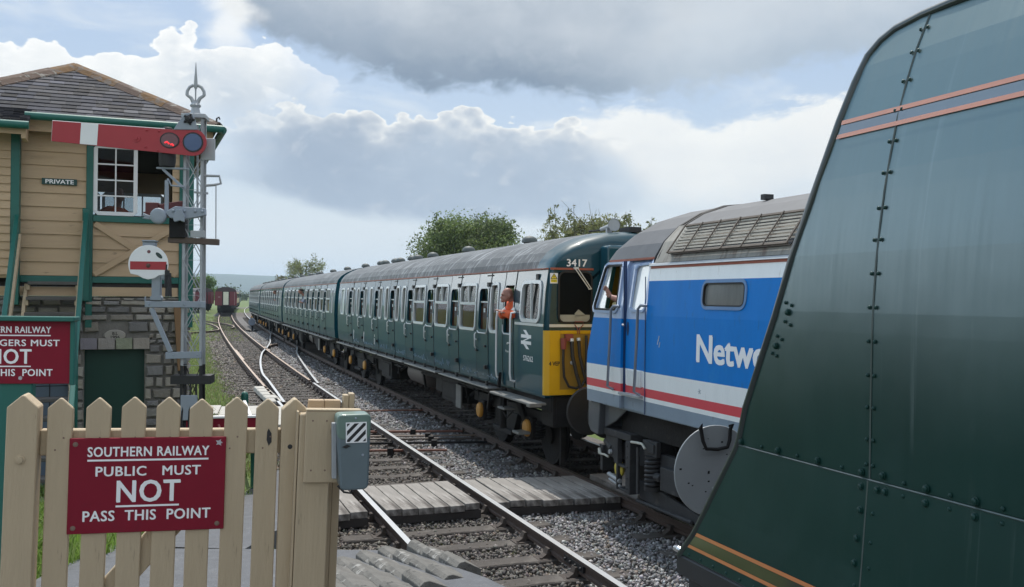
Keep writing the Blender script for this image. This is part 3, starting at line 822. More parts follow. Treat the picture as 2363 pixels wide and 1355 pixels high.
def gate_notice():
    t = gate_frame('notice_sign', 'maroon notice reading PUBLIC MUST NOT PASS THIS POINT, screwed to the cream picket gate', 'sign', -1.288, 3.427 - .034, 1.972 - .0, 1.2)
    notice(t, .523, .334, LINES('PUBLIC   MUST', .349))
    mb = MB()
    for x in (-.242, .238):
        for z in (-.146, .146):
            if x > 0 and z > 0: continue
            mb.lathe((x, .0, z), (0, -1, 0), [(.009, 0), (.008, .002), (.001, .003)], 10)
    each(mb, 'screw', mat('rusty_screw', (.2, .13, .1), .7), t)
    mb = MB(); mb.prism([(.012, .0), (.004, .006), (.006, .013), (-.003, .007), (-.013, .009), (-.007, .0), (-.011, -.008), (-.002, -.006), (.007, -.011), (.005, -.003)], (.238, -.0006, .146), (1, 0, 0), (0, 0, 1), (0, .0004, 0))
    mb.build('chipped_enamel', mat('bare_metal_chip', (.42, .42, .45), .6, var=.3, scale=40), t)
gate_notice()
def left_notice():
    t = thing('notice_board', 'maroon board reading PASSENGERS MUST NOT PASS THIS POINT in a green frame by the stairs', 'sign', (-2.632, 5.0, 2.338))
    t.rotation_euler = (0, R(.3), R(9))
    w = .60
    notice(t, w, .33, LINES('PASSENGERS MUST', .49))
    mb = MB(); mb.box(-w / 2 - .035, w / 2 + .03, -.045, .06, .165, .19); mb.build('capping', M_green, t, bevel=.004)
    mb = MB(); mb.box(w / 2 + .001, w / 2 + .024, -.012, .04, -.172, .164); mb.box(-w / 2 - .024, -w / 2 - .001, -.012, .04, -.172, .164); each(mb, 'side_frame', M_green, t, bevel=.003)
    mb = MB(); mb.box(-.13, .11, .015, .075, -1.6, .16); mb.build('post', M_green, t, bevel=.004)
    mb = MB(); mb.prism([(.010, .002), (.003, .010), (-.008, .006), (-.010, -.006), (.0, -.012), (.008, -.008)], (.055, -.0006, -.134), (1, 0, 0), (0, 0, 1), (0, .0004, 0)); mb.build('chipped_enamel', MATS['bare_metal_chip'], t)
left_notice()

def latch_post():
    t = gate_frame('gate_post', 'stout cream gate post with a square backing board, right of the picket gate', 'gate post', -.762, 3.53, PZ, 1.9)
    mb = MB(); mb.box(-.065, .05, -.06, .05, -.1, 1.302); mb.build('post', M_cream, t, bevel=.004)
    mb = MB(); mb.box(-.075, -.067, -.05, .03, .2, 1.31); mb.build('cover_strip', M_cream, t, bevel=.002)
    mb = MB(); mb.box(-.045, .112, -.078, -.061, 1.055, 1.315); mb.box(-.045, .155, -.08, -.03, 1.316, 1.322); mb.build('backing_board', M_cream, t, bevel=.003)
    mb = MB()
    for x in (-.02, .03):
        for z in (1.28, 1.1): mb.lathe((x, -.078, z), (0, -1, 0), [(.0035, 0), (.003, .001)], 8)
    each(mb, 'screw', MATS['rusty_screw'], t)
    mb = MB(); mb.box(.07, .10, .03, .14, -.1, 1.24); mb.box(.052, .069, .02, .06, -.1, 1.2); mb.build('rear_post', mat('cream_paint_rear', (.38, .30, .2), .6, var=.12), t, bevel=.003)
    mb = MB()
    for i, x in enumerate((-.03, .03)): mb.box(x, x + .058, .02, .06, 1.25, 1.345)
    mb.build('packing_block', M_buff, t, bevel=.002)
    mb = MB()
    for i, x in enumerate((.098, .12)): mb.box(x, x + .02, .02, .07, 1.25, 1.365 + i * .006)
    mb.build('packing_block', M_cream, t, bevel=.002)
latch_post()
def cabinet():
    t = gate_frame('equipment_cabinet', 'grey metal cabinet with a striped hazard sticker, bolted beside the gate post', 'cabinet', -.588, 3.50, 2.093, -.6)
    mb = MB()
    poly = []
    W0, W1, hz = .060, .050, .134
    def rr(pts, rad):
        out = []
        for i, p in enumerate(pts):
            a = Vector((*pts[i - 1], 0)); b = Vector((*p, 0)); c = Vector((*pts[(i + 1) % len(pts)], 0))
            u = (a - b).normalized(); v = (c - b).normalized()
            for k in range(6):
                s_ = k / 5; q = (b + u * rad) * (1 - s_) ** 2 + b * 2 * s_ * (1 - s_) + (b + v * rad) * s_ ** 2
                out.append((q.x, q.y))
        return out
    body = rr([(-W1, -hz), (W1, -hz), (W0, hz), (-W0, hz)], .022)
    mb.prism(body, (0, -.115, 0), (1, 0, 0), (0, 0, 1), (0, .115, 0))
    mb.build('case', mat('grey_green_cabinet_paint', (.115, .155, .175), .42, var=.14, scale=9, coat=.25), t, bevel=.007, seg=3, smooth=35)
    top = rr([(-W0 + .003, .045), (W0 - .003, .045), (W0 + .001, hz + .0015), (-W0 - .001, hz + .0015)], .02)
    mb = MB(); mb.prism(top, (0, -.1165, 0), (1, 0, 0), (0, 0, 1), (0, .1, 0)); mb.build('hood', mat('faded_green_hood_paint', (.13, .2, .17), .45, var=.2, scale=14, coat=.25, col2=(.25, .33, .31), c2lo=.6, c2hi=.8), t, bevel=.006, seg=3, smooth=35)
    mb = MB(); mb.box(-W0 - .012, -W0 + .004, -.06, -.03, -.1, .1); mb.build('hinge', M_silver, t, bevel=.002)
    mb = MB(); mb.box(-.030, .044, -.1188, -.1172, .035, .108); mb.build('sticker', M_letter, t)
    mb = MB()
    x0, x1, z0, z1 = -.026, .040, .039, .104
    def clip(poly, ax, val, keep_hi):
        out = []
        for i, p in enumerate(poly):
            q = poly[(i + 1) % len(poly)]; ip = (p[ax] >= val) == keep_hi; iq = (q[ax] >= val) == keep_hi
            if ip: out.append(p)
            if ip != iq:
                t_ = (val - p[ax]) / (q[ax] - p[ax]); out.append(tuple(p[k] + (q[k] - p[k]) * t_ for k in (0, 1)))
        return out
    for k in range(-2, 4):
        c = (x0 + x1) / 2 + (k) * .031; w = .0078
        poly = [(c - .1 - w, -.1), (c - .1 + w, -.1), (c + .1 + w, .1), (c + .1 - w, .1)]
        poly = [(a, b + (z0 + z1) / 2) for a, b in poly]
        for ax, v, hi in ((0, x0, True), (0, x1, False), (1, z0, True), (1, z1, False)):
            if len(poly) > 2: poly = clip(poly, ax, v, hi)
        if len(poly) > 2: mb.prism(poly, (0, -.1196, 0), (1, 0, 0), (0, 0, 1), (0, .0006, 0))
    mb.prism([(-.044, .022), (-.026, .03), (-.012, .024), (-.03, .016)], (0, -.1186, 0), (1, 0, 0), (0, 0, 1), (0, .0008, 0))
    mb.build('hazard_stripe', M_black, t)
    mb = MB(); mb.lathe((.03, -.116, -.01), (0, -1, 0), [(.005, 0), (.004, .003)], 8); mb.lathe((.005, -.118, .122), (0, -1, 0), [(.004, 0), (.003, .003)], 8); each(mb, 'screw', M_grey, t)
    mb = MB(); mb.tube([(-.05, -.04, -.13), (-.03, -.06, -.15), (-.005, -.06, -.155), (.0, -.05, -.14)], .004, 6); mb.build('cable', M_black, t, smooth=60)
cabinet()

# ------------------------------------------------------------------ rail barrier and red board by the crossing, paving, rodding, dwarf signal
def barrier():
    t = thing('handrail_barrier', 'white rail between two round-capped green posts beside the track', 'railing', (-4.65, 16.64, -.05))
    P = [(0, 0), (1.15, -3.55)]
    for x, y in P:
        mb = MB(); mb.lathe((x, y, 0), (0, 0, 1), [(.065, 0), (.065, .93), (.06, .97), (.045, .995), (.02, 1.01), (.002, 1.014)], 14); mb.build('post', M_green, t, smooth=40)
    mb = MB(); mb.bar((.02, -.08, .82), (1.13, -3.48, .82), .05, .1); mb.build('rail', M_white, t, bevel=.005)
barrier()
def low_board():
    t = thing('low_board', 'low maroon board with cream edging, mostly hidden behind the picket gate', 'sign', (-3.8, 12.75, 0))
    t.rotation_euler = (0, 0, R(14))
    mb = MB(); mb.box(-.52, .52, 0, .03, .55, 1.0); mb.build('panel', M_maroon, t)
    mb = MB(); mb.box(-.54, .54, -.03, .06, 1.001, 1.03); mb.build('capping', M_white, t, bevel=.004)
    for x in (-.4, .4):
        mb = MB(); mb.box(x - .04, x + .04, .031, .1, -.1, .9); mb.build('post', M_green, t)
    mb = MB(); mb.tube([(-.22, -.008, .6), (-.16, -.008, .72), (-.06, -.008, .79), (.1, -.008, .82)], .012, 6); mb.tube([(-.1, -.008, .92), (-.06, -.008, .79)], .014, 6)
    mb.build('faded_emblem', mat('faded_pink_paint', (.5, .2, .2), .6), t)
low_board()
def paving():
    pts = [(-6.95, 20.2), (-6.05, 20.2), (-5.15, 20.2), (-6.95, 21.9), (-6.05, 21.9), (-5.15, 21.9)]
    labs = ['nearest left', 'nearest middle', 'nearest right', 'far left', 'far middle', 'far right']
    for (x, y), l in zip(pts, labs):
        mb = MB(); mb.box(-.43, .43, -.82, .82, -.06, .03); o = mb.build('paving_slab', M_slab, bevel=.01); o.location = (x - .1 * (y - 20), y, -.02 + random.uniform(-.006, .006)); o.rotation_euler = (0, 0, R(14))
        tag(o, 'pale paving slab beyond the signal mast, %s of the six' % l, 'paving slab', 'paving slabs by the track')
    for i in range(5):
        mb = MB(); mb.box(-.17, .17, -.35, .35, -.1, .05); o = mb.build('edging_stone', M_slab, bevel=.02); p = (-6.0 - .42 * i * .7, 24.2 + i * .8); o.location = (p[0], p[1], -.05); o.rotation_euler = (0, 0, R(22))
        tag(o, 'rough pale edging stone in the grass beside the track', 'stone', 'edging stones in the verge')
paving()
M_rodred = mat('rusty_red_pipe', (.19, .085, .06), .7, var=.3, scale=8)
def rodding():
    labs = ['rusty red point rod crossing under the silver rail, nearest of the bunch', 'dark point rod second from the timber crossing, spanning between the tracks', 'greased point rod in the middle of the bunch across the ballast',
            'pale worn point rod fourth from the timber crossing', 'red point rod at the far side of the bunch across the ballast', 'single thin red pipe lying across the ballast beyond the bunch of rods']
    spec = [((-4.0, 16.9), (-1.15, 17.25), M_rodred, .022), ((-4.2, 17.7), (-.45, 18.25), M_grime, .024), ((-4.3, 18.2), (-.55, 18.75), mat('greased_rod', (.1, .085, .075), .5, .3), .02),
            ((-4.4, 18.55), (-.65, 19.15), mat('worn_rod', (.27, .21, .17), .6), .018), ((-4.5, 19.2), (-1.0, 19.7), M_rodred, .026), ((-3.75, 22.95), (-1.95, 23.3), M_rodred, .02)]
    for (a, b, m, r), l in zip(spec, labs):
        mb = MB(); mb.tube([(*a, -.125), ((a[0] + b[0]) / 2, (a[1] + b[1]) / 2, -.12), (*b, -.125)], r, 8)
        o = mb.build('point_rod', m, smooth=50); tag(o, l, 'rod', 'point rods across the tracks')
        if r > .021 or m is not M_rodred:
            mb = MB(); c = Vector((b[0] - 1.0, b[1] - .15, -.13)); mb.box(c.x - .05, c.x + .05, c.y - .09, c.y + .09, -.2, -.07)
            k = mb.build('rod_guide', M_grime, o)
rodding()
def dwarf():
    t = thing('dwarf_signal', 'small grey ground signal standing in the ballast between the tracks', 'signal', (-20.0, 73.5, -.22))
    mb = MB(); mb.tube([(0, 0, 0), (0, 0, .55)], .07, 8); mb.build('stand', M_grime, t)
    mb = MB(); mb.box(-.34, .34, -.2, .2, 0, .08); mb.box(-.45, -.15, -.12, .12, .08, .16); mb.box(.15, .42, -.12, .12, .08, .16); mb.build('base', M_grime, t)
    mb = MB(); mb.lathe((0, -.16, .78), (0, 1, 0), [(.26, 0), (.28, .05), (.24, .26), (.1, .34)], 14); mb.build('lamp_case', mat('blue_grey_lamp', (.16, .2, .27), .5), t, smooth=40)
    mb = MB(); mb.tube([(0, -.22, .98), (0, .05, .98)], .12, 10); mb.build('lens_hood', MATS['blue_grey_lamp'], t, smooth=40)
dwarf()
# ------------------------------------------------------------------ signal box
M_stone = mat('rubble_stone', (1, 1, 1), .9, var=.22, scale=14, attr='tone', bump=.7, bscale=26)
M_mortar = mat('dark_mortar', (.21, .20, .18), .95, var=.3, scale=20, bump=.5)
M_slate = mat('roof_slate', (.62, .62, .64), .8, spec=.2, var=.3, scale=12, attr='tone', bump=.3, bscale=40, col2=(.15, .15, .15), c2lo=.58, c2hi=.74)
M_ridge = mat('ridge_tile', (.13, .088, .068), .9, var=.35, scale=9, bump=.5, bscale=40, col2=(.30, .28, .25), c2lo=.53, c2hi=.62)
M_lichen = mat('orange_lichen_tile', (.17, .095, .04), .9, var=.35, scale=14, bump=.5, bscale=40, col2=(.17, .14, .12), c2lo=.48, c2hi=.6)
M_dark = mat('dark_interior', (.04, .036, .033), .9, var=.2)
M_pane = glass('window_glass', (.68, .72, .74), 1.22)
M_bluedoor = mat('blue_grey_door_paint', (.115, .155, .21), .55, var=.12, scale=5)
M_brace = mat('brown_timber', (.23, .135, .065), .7, var=.2, scale=5, stretch=(3, 3, .5))
def boards(mb, x0, x1, z0, z1, pitch, y=0.0, holes=(), axis='x', m=0):
    """overlapping weatherboards: each board tilts out at its foot"""
    z = z0
    while z < z1 - .02:
        zt = min(z + pitch, z1)
        segs = [(x0, x1)]
        for (a, b, c, d) in holes:
            if zt > c + .01 and z < d - .01:
                ns = []
                for p, q in segs:
                    if a > p: ns.append((p, min(a, q)))
                    if b < q: ns.append((max(b, p), q))
                segs = [s_ for s_ in ns if s_[1] - s_[0] > .01]
        j = random.uniform(-.002, .002)
        for p, q in segs:
            P = [(y + .02, z), (y - .026 + j, z), (y - .024 + j, z + .006), (y - .004, zt + .012), (y + .02, zt + .012)]
            if axis == 'x': v = [(p, a, b) for a, b in P] + [(q, a, b) for a, b in P]
            else: v = [(-a, p, b) for a, b in P] + [(-a, q, b) for a, b in P]
            n = len(P); fs = [tuple(range(n)), tuple(range(2 * n - 1, n - 1, -1))] + [(i, i + n, (i + 1) % n + n, (i + 1) % n) for i in range(n)]
            mb.add(v, fs, m)
        z += pitch
def rubble(mb, x0, x1, z0, z1, holes=(), y=0.0, axis='x', sgn=1):
    z = z0
    while z < z1 - .03:
        h = random.choice((.07, .085, .10, .12, .155)); zt = min(z + h, z1)
        x = x0 + random.uniform(-.1, 0)
        while x < x1:
            w = random.uniform(.10, .36) * (1 if h < .15 else .8); a, b = max(x + .007, x0), min(x + w - .007, x1)
            x += w
            cut = [(a, b)]
            for (p, q, c, d) in holes:
                if zt > c + .02 and z < d - .02:
                    ns = []
                    for s0, s1 in cut:
                        if p > s0: ns.append((s0, min(p, s1)))
                        if q < s1: ns.append((max(q, s0), s1))
                    cut = [k for k in ns if k[1] - k[0] > .035]
            for s0, s1 in cut:
                if s1 - s0 < .03: continue
                g = random.uniform(.7, 1.25); t_ = random.choice(((.25, .235, .21), (.29, .265, .225), (.20, .195, .19), (.32, .30, .265)))
                c = tuple(k * g for k in t_); pr = random.uniform(.0, .03)
                r = [random.uniform(0, .016) for _ in range(8)]
                zz0, zz1 = z + .007, zt - .007
                F = [(s0 + r[0], zz0 + r[1]), (s1 - r[2], zz0 + r[3]), (s1 - r[4], zz1 - r[5]), (s0 + r[6], zz1 - r[7])]
                F2 = [(a_ + (.012 if i in (0, 3) else -.012), b_ + (.012 if i < 2 else -.012)) for i, (a_, b_) in enumerate(F)]
                yo = [y + .01, y - .012 - pr * .6, y - .022 - pr]
                vs = [(a_, yo[0], b_) for a_, b_ in F] + [(a_, yo[1], b_) for a_, b_ in F] + [(a_, yo[2], b_) for a_, b_ in F2]
                if axis == 'y': vs = [(-q * sgn, p, r_) for p, q, r_ in vs]
                fs = [(8, 9, 10, 11)] + [(4 * k + i, 4 * k + (i + 1) % 4, 4 * k + 4 + (i + 1) % 4, 4 * k + 4 + i) for k in (0, 1) for i in range(4)]
                mb.add(vs, fs, 0, c)
        z += h
def sash(parent, x0, x1, z0, z1, cols, rows, y=0.0, name='window', bar=.018, fr=.05, m=None):
    mb = MB(); mb.frame(x0, x1, z0, z1, fr, y - .02, y + .03, .002, n=1)
    for i in range(1, cols):
        xx = x0 + fr + (x1 - x0 - 2 * fr) * i / cols; mb.box(xx - bar / 2, xx + bar / 2, y - .012, y + .018, z0 + fr, z1 - fr)
    for i in range(1, rows):
        zz = z0 + fr + (z1 - z0 - 2 * fr) * i / rows; mb.box(x0 + fr, x1 - fr, y - .010, y + .016, zz - bar / 2, zz + bar / 2)
    w = mb.build(name, m or M_white, parent)
    mb = MB(); mb.box(x0 + fr * .5, x1 - fr * .5, y + .004, y + .008, z0 + fr * .5, z1 - fr * .5); mb.build('pane', M_pane, w)
    return w
def signal_box():
    T = thing('signal_box', 'buff weatherboarded signal box on a rubble stone base with slate roof and outside stairs', 'signal box', (-4.39, 13.0, 0), R(22))
    D = 4.6; W = 3.05
    # stone base
    mb = MB(); mb.box(-W, -.02, .03, .3, -.4, 2.6); b = mb
    holes = [(-1.31, -.57, -.4, 1.91), (-2.12, -1.5, -.4, 1.57)]
    body = MB(); xs = [-W, -2.12, -1.5, -1.31, -.57, -.02]
    for a, c in zip(xs[:-1], xs[1:]):
        z0 = -.4
        for h in holes:
            if abs(a - h[0]) < .01: z0 = h[3]
        body.box(a, c, .02, .3, z0, 2.6)
    body.box(-.3, -.02, .3, D, -.4, 2.6); body.box(-W, -W + .28, .3, D, -.4, 2.6); body.box(-W, -.02, D - .28, D, -.4, 2.6)
    st = body.build('stone_base', M_mortar, T)
    mb = MB(); rubble(mb, -W, -.0, -.3, 2.6, holes + [(-1.36, -.52, 1.91, 2.07), (-1.09, -.79, 2.0, 2.2)])
    for i in range(4):                                            # lintel stones over the door
        a = -1.36 + .215 * i
        mb.obox((a + .104, -.02, 1.99), (.1, 0, 0), (0, .035, 0), (0, 0, .072), 0, tuple(random.uniform(.8, 1.2) * k for k in (.29, .27, .24)))
    rubble(mb, 0, D, -.3, 2.6, (), .02, 'y')
    mb.build('rubble_stone', M_stone, st, color=True)
    mb = MB(); mb.box(-1.31, -.57, .12, .16, -.3, 1.91)
    d = mb.build('door', M_dkgreen, T); mb = MB(); mb.ball((-.66, .09, .95), .03); mb.build('handle', M_black, d)
    mb = MB(); mb.box(-2.12, -1.5, .08, .11, -.3, 1.57)
    d = mb.build('door', M_bluedoor, T)
    mb = MB()
    for x in (-1.93, -1.72): mb.box(x - .006, x + .006, .074, .0795, -.3, 1.57)
    for z in (1.44, 1.02, .6): mb.box(-2.12, -1.5, .0745, .079, z - .006, z + .006)
    mb.build('door_joint', M_black, d)
    # oval date stone
    mb = MB(); mb.prism([(.135 * math.cos(a), .075 * math.sin(a)) for a in np.linspace(0, 2 * math.pi, 25)[:-1]], (-.94, .0, 2.1), (1, 0, 0), (0, 0, 1), (0, -.035, 0))
    ds = mb.build('date_stone', mat('date_stone', (.33, .31, .275), .9, var=.15, scale=16), T, bevel=.01)
    mb = MB(); put_text(mb, 'B.L', .055, (-.94, -.0362, 2.125), (1, 0, 0), (0, 0, 1), bold=.03); put_text(mb, '1996', .062, (-.94, -.0362, 2.073), (1, 0, 0), (0, 0, 1), bold=.03)
    mb.build('lettering', mat('cut_lettering', (.06, .055, .05), .9), ds, recalc=False)
    # upper floor: walls
    mb = MB()
    boards(mb, -2.07, -1.30, 2.88, 4.84, .178)
    boards(mb, -1.22, -.15, 2.88, 3.59, .178)
    boards(mb, -.24, -.15, 3.68, 4.84, .178)
    boards(mb, -1.30, -.15, 4.62, 4.84, .11)
    mb.box(-W, -1.26, .021, .07, 2.84, 4.84); mb.box(-1.26, -.1, .021, .07, 2.84, 3.6); mb.box(-.24, -.1, .021, .07, 3.6, 4.84); mb.box(-1.26, -.24, .021, .07, 4.62, 4.84)
    # side towards the track: boards below, windows above
    boards(mb, .0, D, 2.88, 3.55, .178, .0, axis='y')
    mb.box(-.07, -.021, .07, D, 2.84, 3.55); mb.box(-W + .02, -W + .07, .07, D, 2.84, 4.84)
    mb.box(-W, -.05, D - .07, D, 2.84, 3.25); mb.box(-W, -2.25, D - .07, D, 3.25, 4.84); mb.box(-.2, -.05, D - .07, D, 3.25, 4.84); mb.box(-2.25, -.2, D - .07, D, 4.44, 4.84)
    wall = mb.build('wall', M_buff, T)
    mb = MB(); boards(mb, -W, -2.17, 2.88, 4.66, .104, -.2); mb.box(-W, -2.17, -.178, .0, 2.84, 4.66)
    mb.build('porch_wall', M_buff, T)
    mb = MB(); mb.box(-W + .02, -.06, .07, D - .07, 2.78, 2.84); mb.build('floor', M_dark, T)
    mb = MB(); mb.box(-W + .02, -.06, .07, D - .07, 4.80, 4.835); mb.build('ceiling', M_dark, T)
    # green trim
    mb = MB()
    mb.box(-.15, .035, -.04, .08, 2.2, 4.86); mb.box(-1.305, -1.222, -.04, .02, 2.2, 4.62); mb.box(-2.17, -2.07, -.215, .02, 2.5, 4.67)
    mb.box(-1.222, -.15, -.05, .05, 3.595, 3.678); mb.box(-2.07, -1.306, -.035, .02, 2.79, 2.875); mb.box(-1.221, -.151, -.035, .02, 2.79, 2.875)
    mb.box(.001, .036, .081, D, 2.79, 2.875); mb.box(.001, .03, .081, D, 3.55, 3.63); mb.box(-.06, .036, D - .1, D, 2.875, 4.86)
    for y in (1.2, 2.3, 3.4): mb.box(-.05, .03, y - .04, y + .04, 3.63, 4.85)
    mb.build('green_trim', M_green, T, bevel=.004)
    mb = MB(); mb.box(-W, -.16, -.025, .02, 2.615, 2.735); mb.box(.0, .026, .0, D, 2.615, 2.735); mb.build('fascia_board', M_buff, T, bevel=.003)
    mb = MB(); mb.box(-W, .0, -.01, .02, 2.736, 2.789); mb.build('shaded_gap_strip', M_tar, T)  # dark strip stands in for the shaded gap below the floor beam
    mb = MB(); mb.bar((-1.20, -.034, 3.57), (-.18, -.034, 2.9), .016, .075, (0, 0, 1)); mb.bar((-1.20, -.051, 2.9), (-.18, -.051, 3.57), .016, .075, (0, 0, 1)); each(mb, 'cross_brace', M_buff, T, bevel=.003)
    mb = MB(); mb.bar((-.17, -.07, 2.5), (-.11, -.07, 1.62), .085, .085, (0, 1, 0)); mb.build('timber_strut', M_brace, T, bevel=.004)
    # windows
    sash(T, -1.22, -.68, 3.685, 4.62, 2, 4, .0)
    sash(T, -2.25, -1.25, 3.25, 4.44, 4, 3, D - .04, bar=.025); sash(T, -1.22, -.2, 3.25, 4.44, 3, 3, D - .04, bar=.025)
    for y0, y1 in ((.1, 1.16), (1.24, 2.26), (2.34, 3.36), (3.44, 4.5)):
        mb = MB(); mb.box(-.03, .0, y0, y0 + .05, 3.63, 4.8); mb.box(-.03, .0, y1 - .05, y1, 3.63, 4.8); mb.box(-.03, .0, y0 + .05, y1 - .05, 3.63, 3.68); mb.box(-.03, .0, y0 + .05, y1 - .05, 4.75, 4.8)
        mb.box(-.025, -.005, (y0 + y1) / 2 - .01, (y0 + y1) / 2 + .01, 3.68, 4.75)
        for z in (4.03, 4.4): mb.box(-.024, -.006, y0 + .05, y1 - .05, z - .01, z + .01)
        w = mb.build('window', M_white, T); mb = MB(); mb.box(-.017, -.013, y0 + .03, y1 - .03, 3.66, 4.77); mb.build('pane', M_pane, w)
    # PRIVATE plate
    mb = MB(); mb.box(-1.83, -1.415, -.042, -.028, 4.055, 4.135); p = mb.build('name_plate', mat('dark_green_plate', (.012, .06, .055), .5), T, bevel=.002)
    mb = MB(); put_text(mb, 'PRIVATE', .075, (-1.622, -.0432, 4.095), (1, 0, 0), (0, 0, 1), bold=.03, fit=.33); mb.build('lettering', M_letter, p, recalc=False)
    # roof
    E_, ez, rz = .33, 4.90, 5.93
    x0, x1, y0, y1 = -W - E_, E_, -E_, D + E_; xc = (x0 + x1) / 2; run = (x1 - x0) / 2
    A = Vector((x0, y0, ez)); B_ = Vector((x1, y0, ez)); C_ = Vector((x1, y1, ez)); D_ = Vector((x0, y1, ez)); P = Vector((xc, y0 + run, rz)); Q = Vector((xc, y1 - run, rz))
    mb = MB(); lo = Vector((0, 0, -.05))
    mb.add([A, B_, C_, D_, P, Q], [(0, 1, 4), (1, 2, 5, 4), (2, 3, 5), (3, 0, 4, 5), (3, 2, 1, 0)])
    roof = mb.build('roof', mat('slate_underlay', (.05, .05, .052), .8), T)
    mb = MB()
    def slates(a, b, c, d):
        """courses of slates from the eave a-b up to c-d (c above b, d above a)"""
        a, b, c, d = map(Vector, (a, b, c, d)); n = ((b - a).cross(d - a)).normalized()
        if n.z < 0: n = -n
        N = 15
        for i in range(N):
            f0 = i / N; f1 = (i + 1.25) / N; f1 = min(f1, 1)
            l0, r0 = a + (d - a) * f0, b + (c - b) * f0; L = (r0 - l0).length; e = (b - a).normalized()
            up = ((d - a) + (c - b)); up = (up - e * up.dot(e)).normalized()
            s_ = -.1 * (i % 2); H = ((d - a) - e * (d - a).dot(e)).length * (f1 - f0)
            tl = (d - a).dot(e) / max(1e-6, ((d - a) - e * (d - a).dot(e)).length); tr = (c - b).dot(e) / max(1e-6, ((c - b) - e * (c - b).dot(e)).length)
            while s_ < L:
                w = .19 + random.uniform(-.012, .012); p, q = max(s_, 0), min(s_ + w - .004, L); s_ += w
                if q - p < .02: continue
                p2 = max(p, tl * H); q2 = min(q, L + tr * H)
                if q2 < p2 + .005: q2 = p2 = (p + q) / 2
                k = n * (.014 + random.uniform(0, .005)); g = random.choice((.55, .8, 1, 1.1, 1.3, 1.7)) * random.uniform(.85, 1.15)
                base = random.choice(((.07, .073, .088), (.085, .086, .102), (.06, .063, .08), (.10, .10, .108), (.08, .076, .08)))
                col = tuple(g * v for v in base)
                v = [l0 + e * p + k, l0 + e * q + k, l0 + e * q2 + up * H + n * .003, l0 + e * p2 + up * H + n * .003, l0 + e * p + n * .001, l0 + e * q + n * .001]
                mb.add(v, [(0, 1, 2, 3), (4, 5, 1, 0)], 0, col)
    slates(A, B_, P, P); slates(B_, C_, Q, P); slates(D_, A, P, Q)
    # lower slope over the porch
    slates((-W - .4, -.62, 4.74), (-1.93, -.62, 4.74), (-1.93, -.28, 4.96), (-W - .4, -.28, 4.96))
    mb.build('slates', M_slate, roof, recalc=False, color=True)
    def ridge(a, b, name, m0, m1, flip):
        d = (b - a); L = d.length; n = max(3, int(L / .42)); d.normalize(); mb = MB()
        sx = d.cross(Vector((0, 0, 1))).normalized(); up = sx.cross(d).normalized()
        for i in range(n):
            p = a + d * (L * i / n + .006); q = a + d * (L * (i + 1) / n)
            h = .0 + random.uniform(-.006, .006); sec = [(-.13, -.055), (-.07, .008), (0, .04), (.07, .008), (.13, -.055)]
            v = [p + sx * s_ + up * (t_ + .03 + h) for s_, t_ in sec] + [q + sx * s_ + up * (t_ + .03 + h) for s_, t_ in sec]
            v += [p + sx * s_ + up * (t_ + .008 + h) for s_, t_ in sec] + [q + sx * s_ + up * (t_ + .008 + h) for s_, t_ in sec]
            fs = [(k, k + 1, k + 6, k + 5) for k in range(4)] + [(k, k + 10, k + 11, k + 1) for k in range(4)] + [(k + 5, k + 6, k + 16, k + 15) for k in range(4)] + [(0, 5, 15, 10), (4, 14, 19, 9)]
            mb.add(v, fs, 1 if random.random() < flip[min(i * len(flip) // n, len(flip) - 1)] else 0)
        mb.build(name, [m0, m1], roof)
    ridge(B_, P, 'hip_tiles', M_ridge, M_lichen, (.1, .2, .5, .2, .6, .9)); ridge(A, P, 'hip_tiles', M_ridge, M_lichen, (.1, .1, .2, .3, .9)); ridge(P, Q, 'ridge_tiles', M_ridge, M_lichen, (.5,))
    mb = MB(); mb.tube([(x1 - .03, y0 + .02, ez + .05), (x1 - .03, y0 + .02, ez + .12), (x1 + .0, y0 + .02, ez + .14), (x1 + .01, y0 + .02, ez + .11)], .012, 6); mb.box(x1 - .1, x1 + .01, y0 - .01, y0 + .1, ez - .03, ez + .05); mb.build('hip_iron', M_grime, roof)
    mb = MB(); mb.box(-W - .3, .26, -.255, -.23, 4.70, 4.855); mb.box(.235, .26, -.229, D + .2, 4.70, 4.855); mb.build('eaves_board', M_buff, T)
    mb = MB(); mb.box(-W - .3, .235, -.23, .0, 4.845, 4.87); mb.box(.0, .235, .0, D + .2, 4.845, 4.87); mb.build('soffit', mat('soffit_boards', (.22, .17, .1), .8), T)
    def gut(pts):
        mb = MB(); mb.tube(pts, .05, 10); return mb.build('gutter', M_green, T, smooth=50)
    gut([(-2.0, -.40, 4.865), (.38, -.40, 4.865)]); gut([(.38, -.36, 4.86), (.38, D + .3, 4.86)]); gut([(-W - .4, -.68, 4.70), (-1.93, -.68, 4.70)])
    mb = MB(); mb.box(-W - .3, -2.02, -.6, -.57, 4.60, 4.69); mb.box(-2.02, -1.97, -.6, -.25, 4.55, 4.73); mb.build('porch_fascia', M_buff, T)
    # outside stairs
    S = MB(); 
    tz = [2.80 - .195 * i for i in range(14)]
    st = None
    mb = MB()
    for sx in (-2.0, -1.37):
        mb.prism([(-.0, 2.60), (-.0, 2.78), (-2.75, .1), (-2.75, -.1), (-2.6, -.1)], (sx - .02, 0, 0), (0, 1, 0), (0, 0, 1), (.04, 0, 0))
    st = mb.build('staircase', M_cream, T, bevel=.003)
    for i, z in enumerate(tz):
        mb = MB(); mb.box(-1.975, -1.395, -.2 * i - .13, -.2 * i + .11, z - .045, z)
        mb.build('tread', mat('worn_stair_tread', (.10, .095, .09), .8, var=.3, scale=8), st, bevel=.008, seg=2)
        mb = MB()
        for sx in (-1.97, -1.4): mb.box(sx - .02, sx + .02, -.2 * i - .1, -.2 * i + .05, z - .11, z - .046)
        mb.build('cleat', M_cream, st)
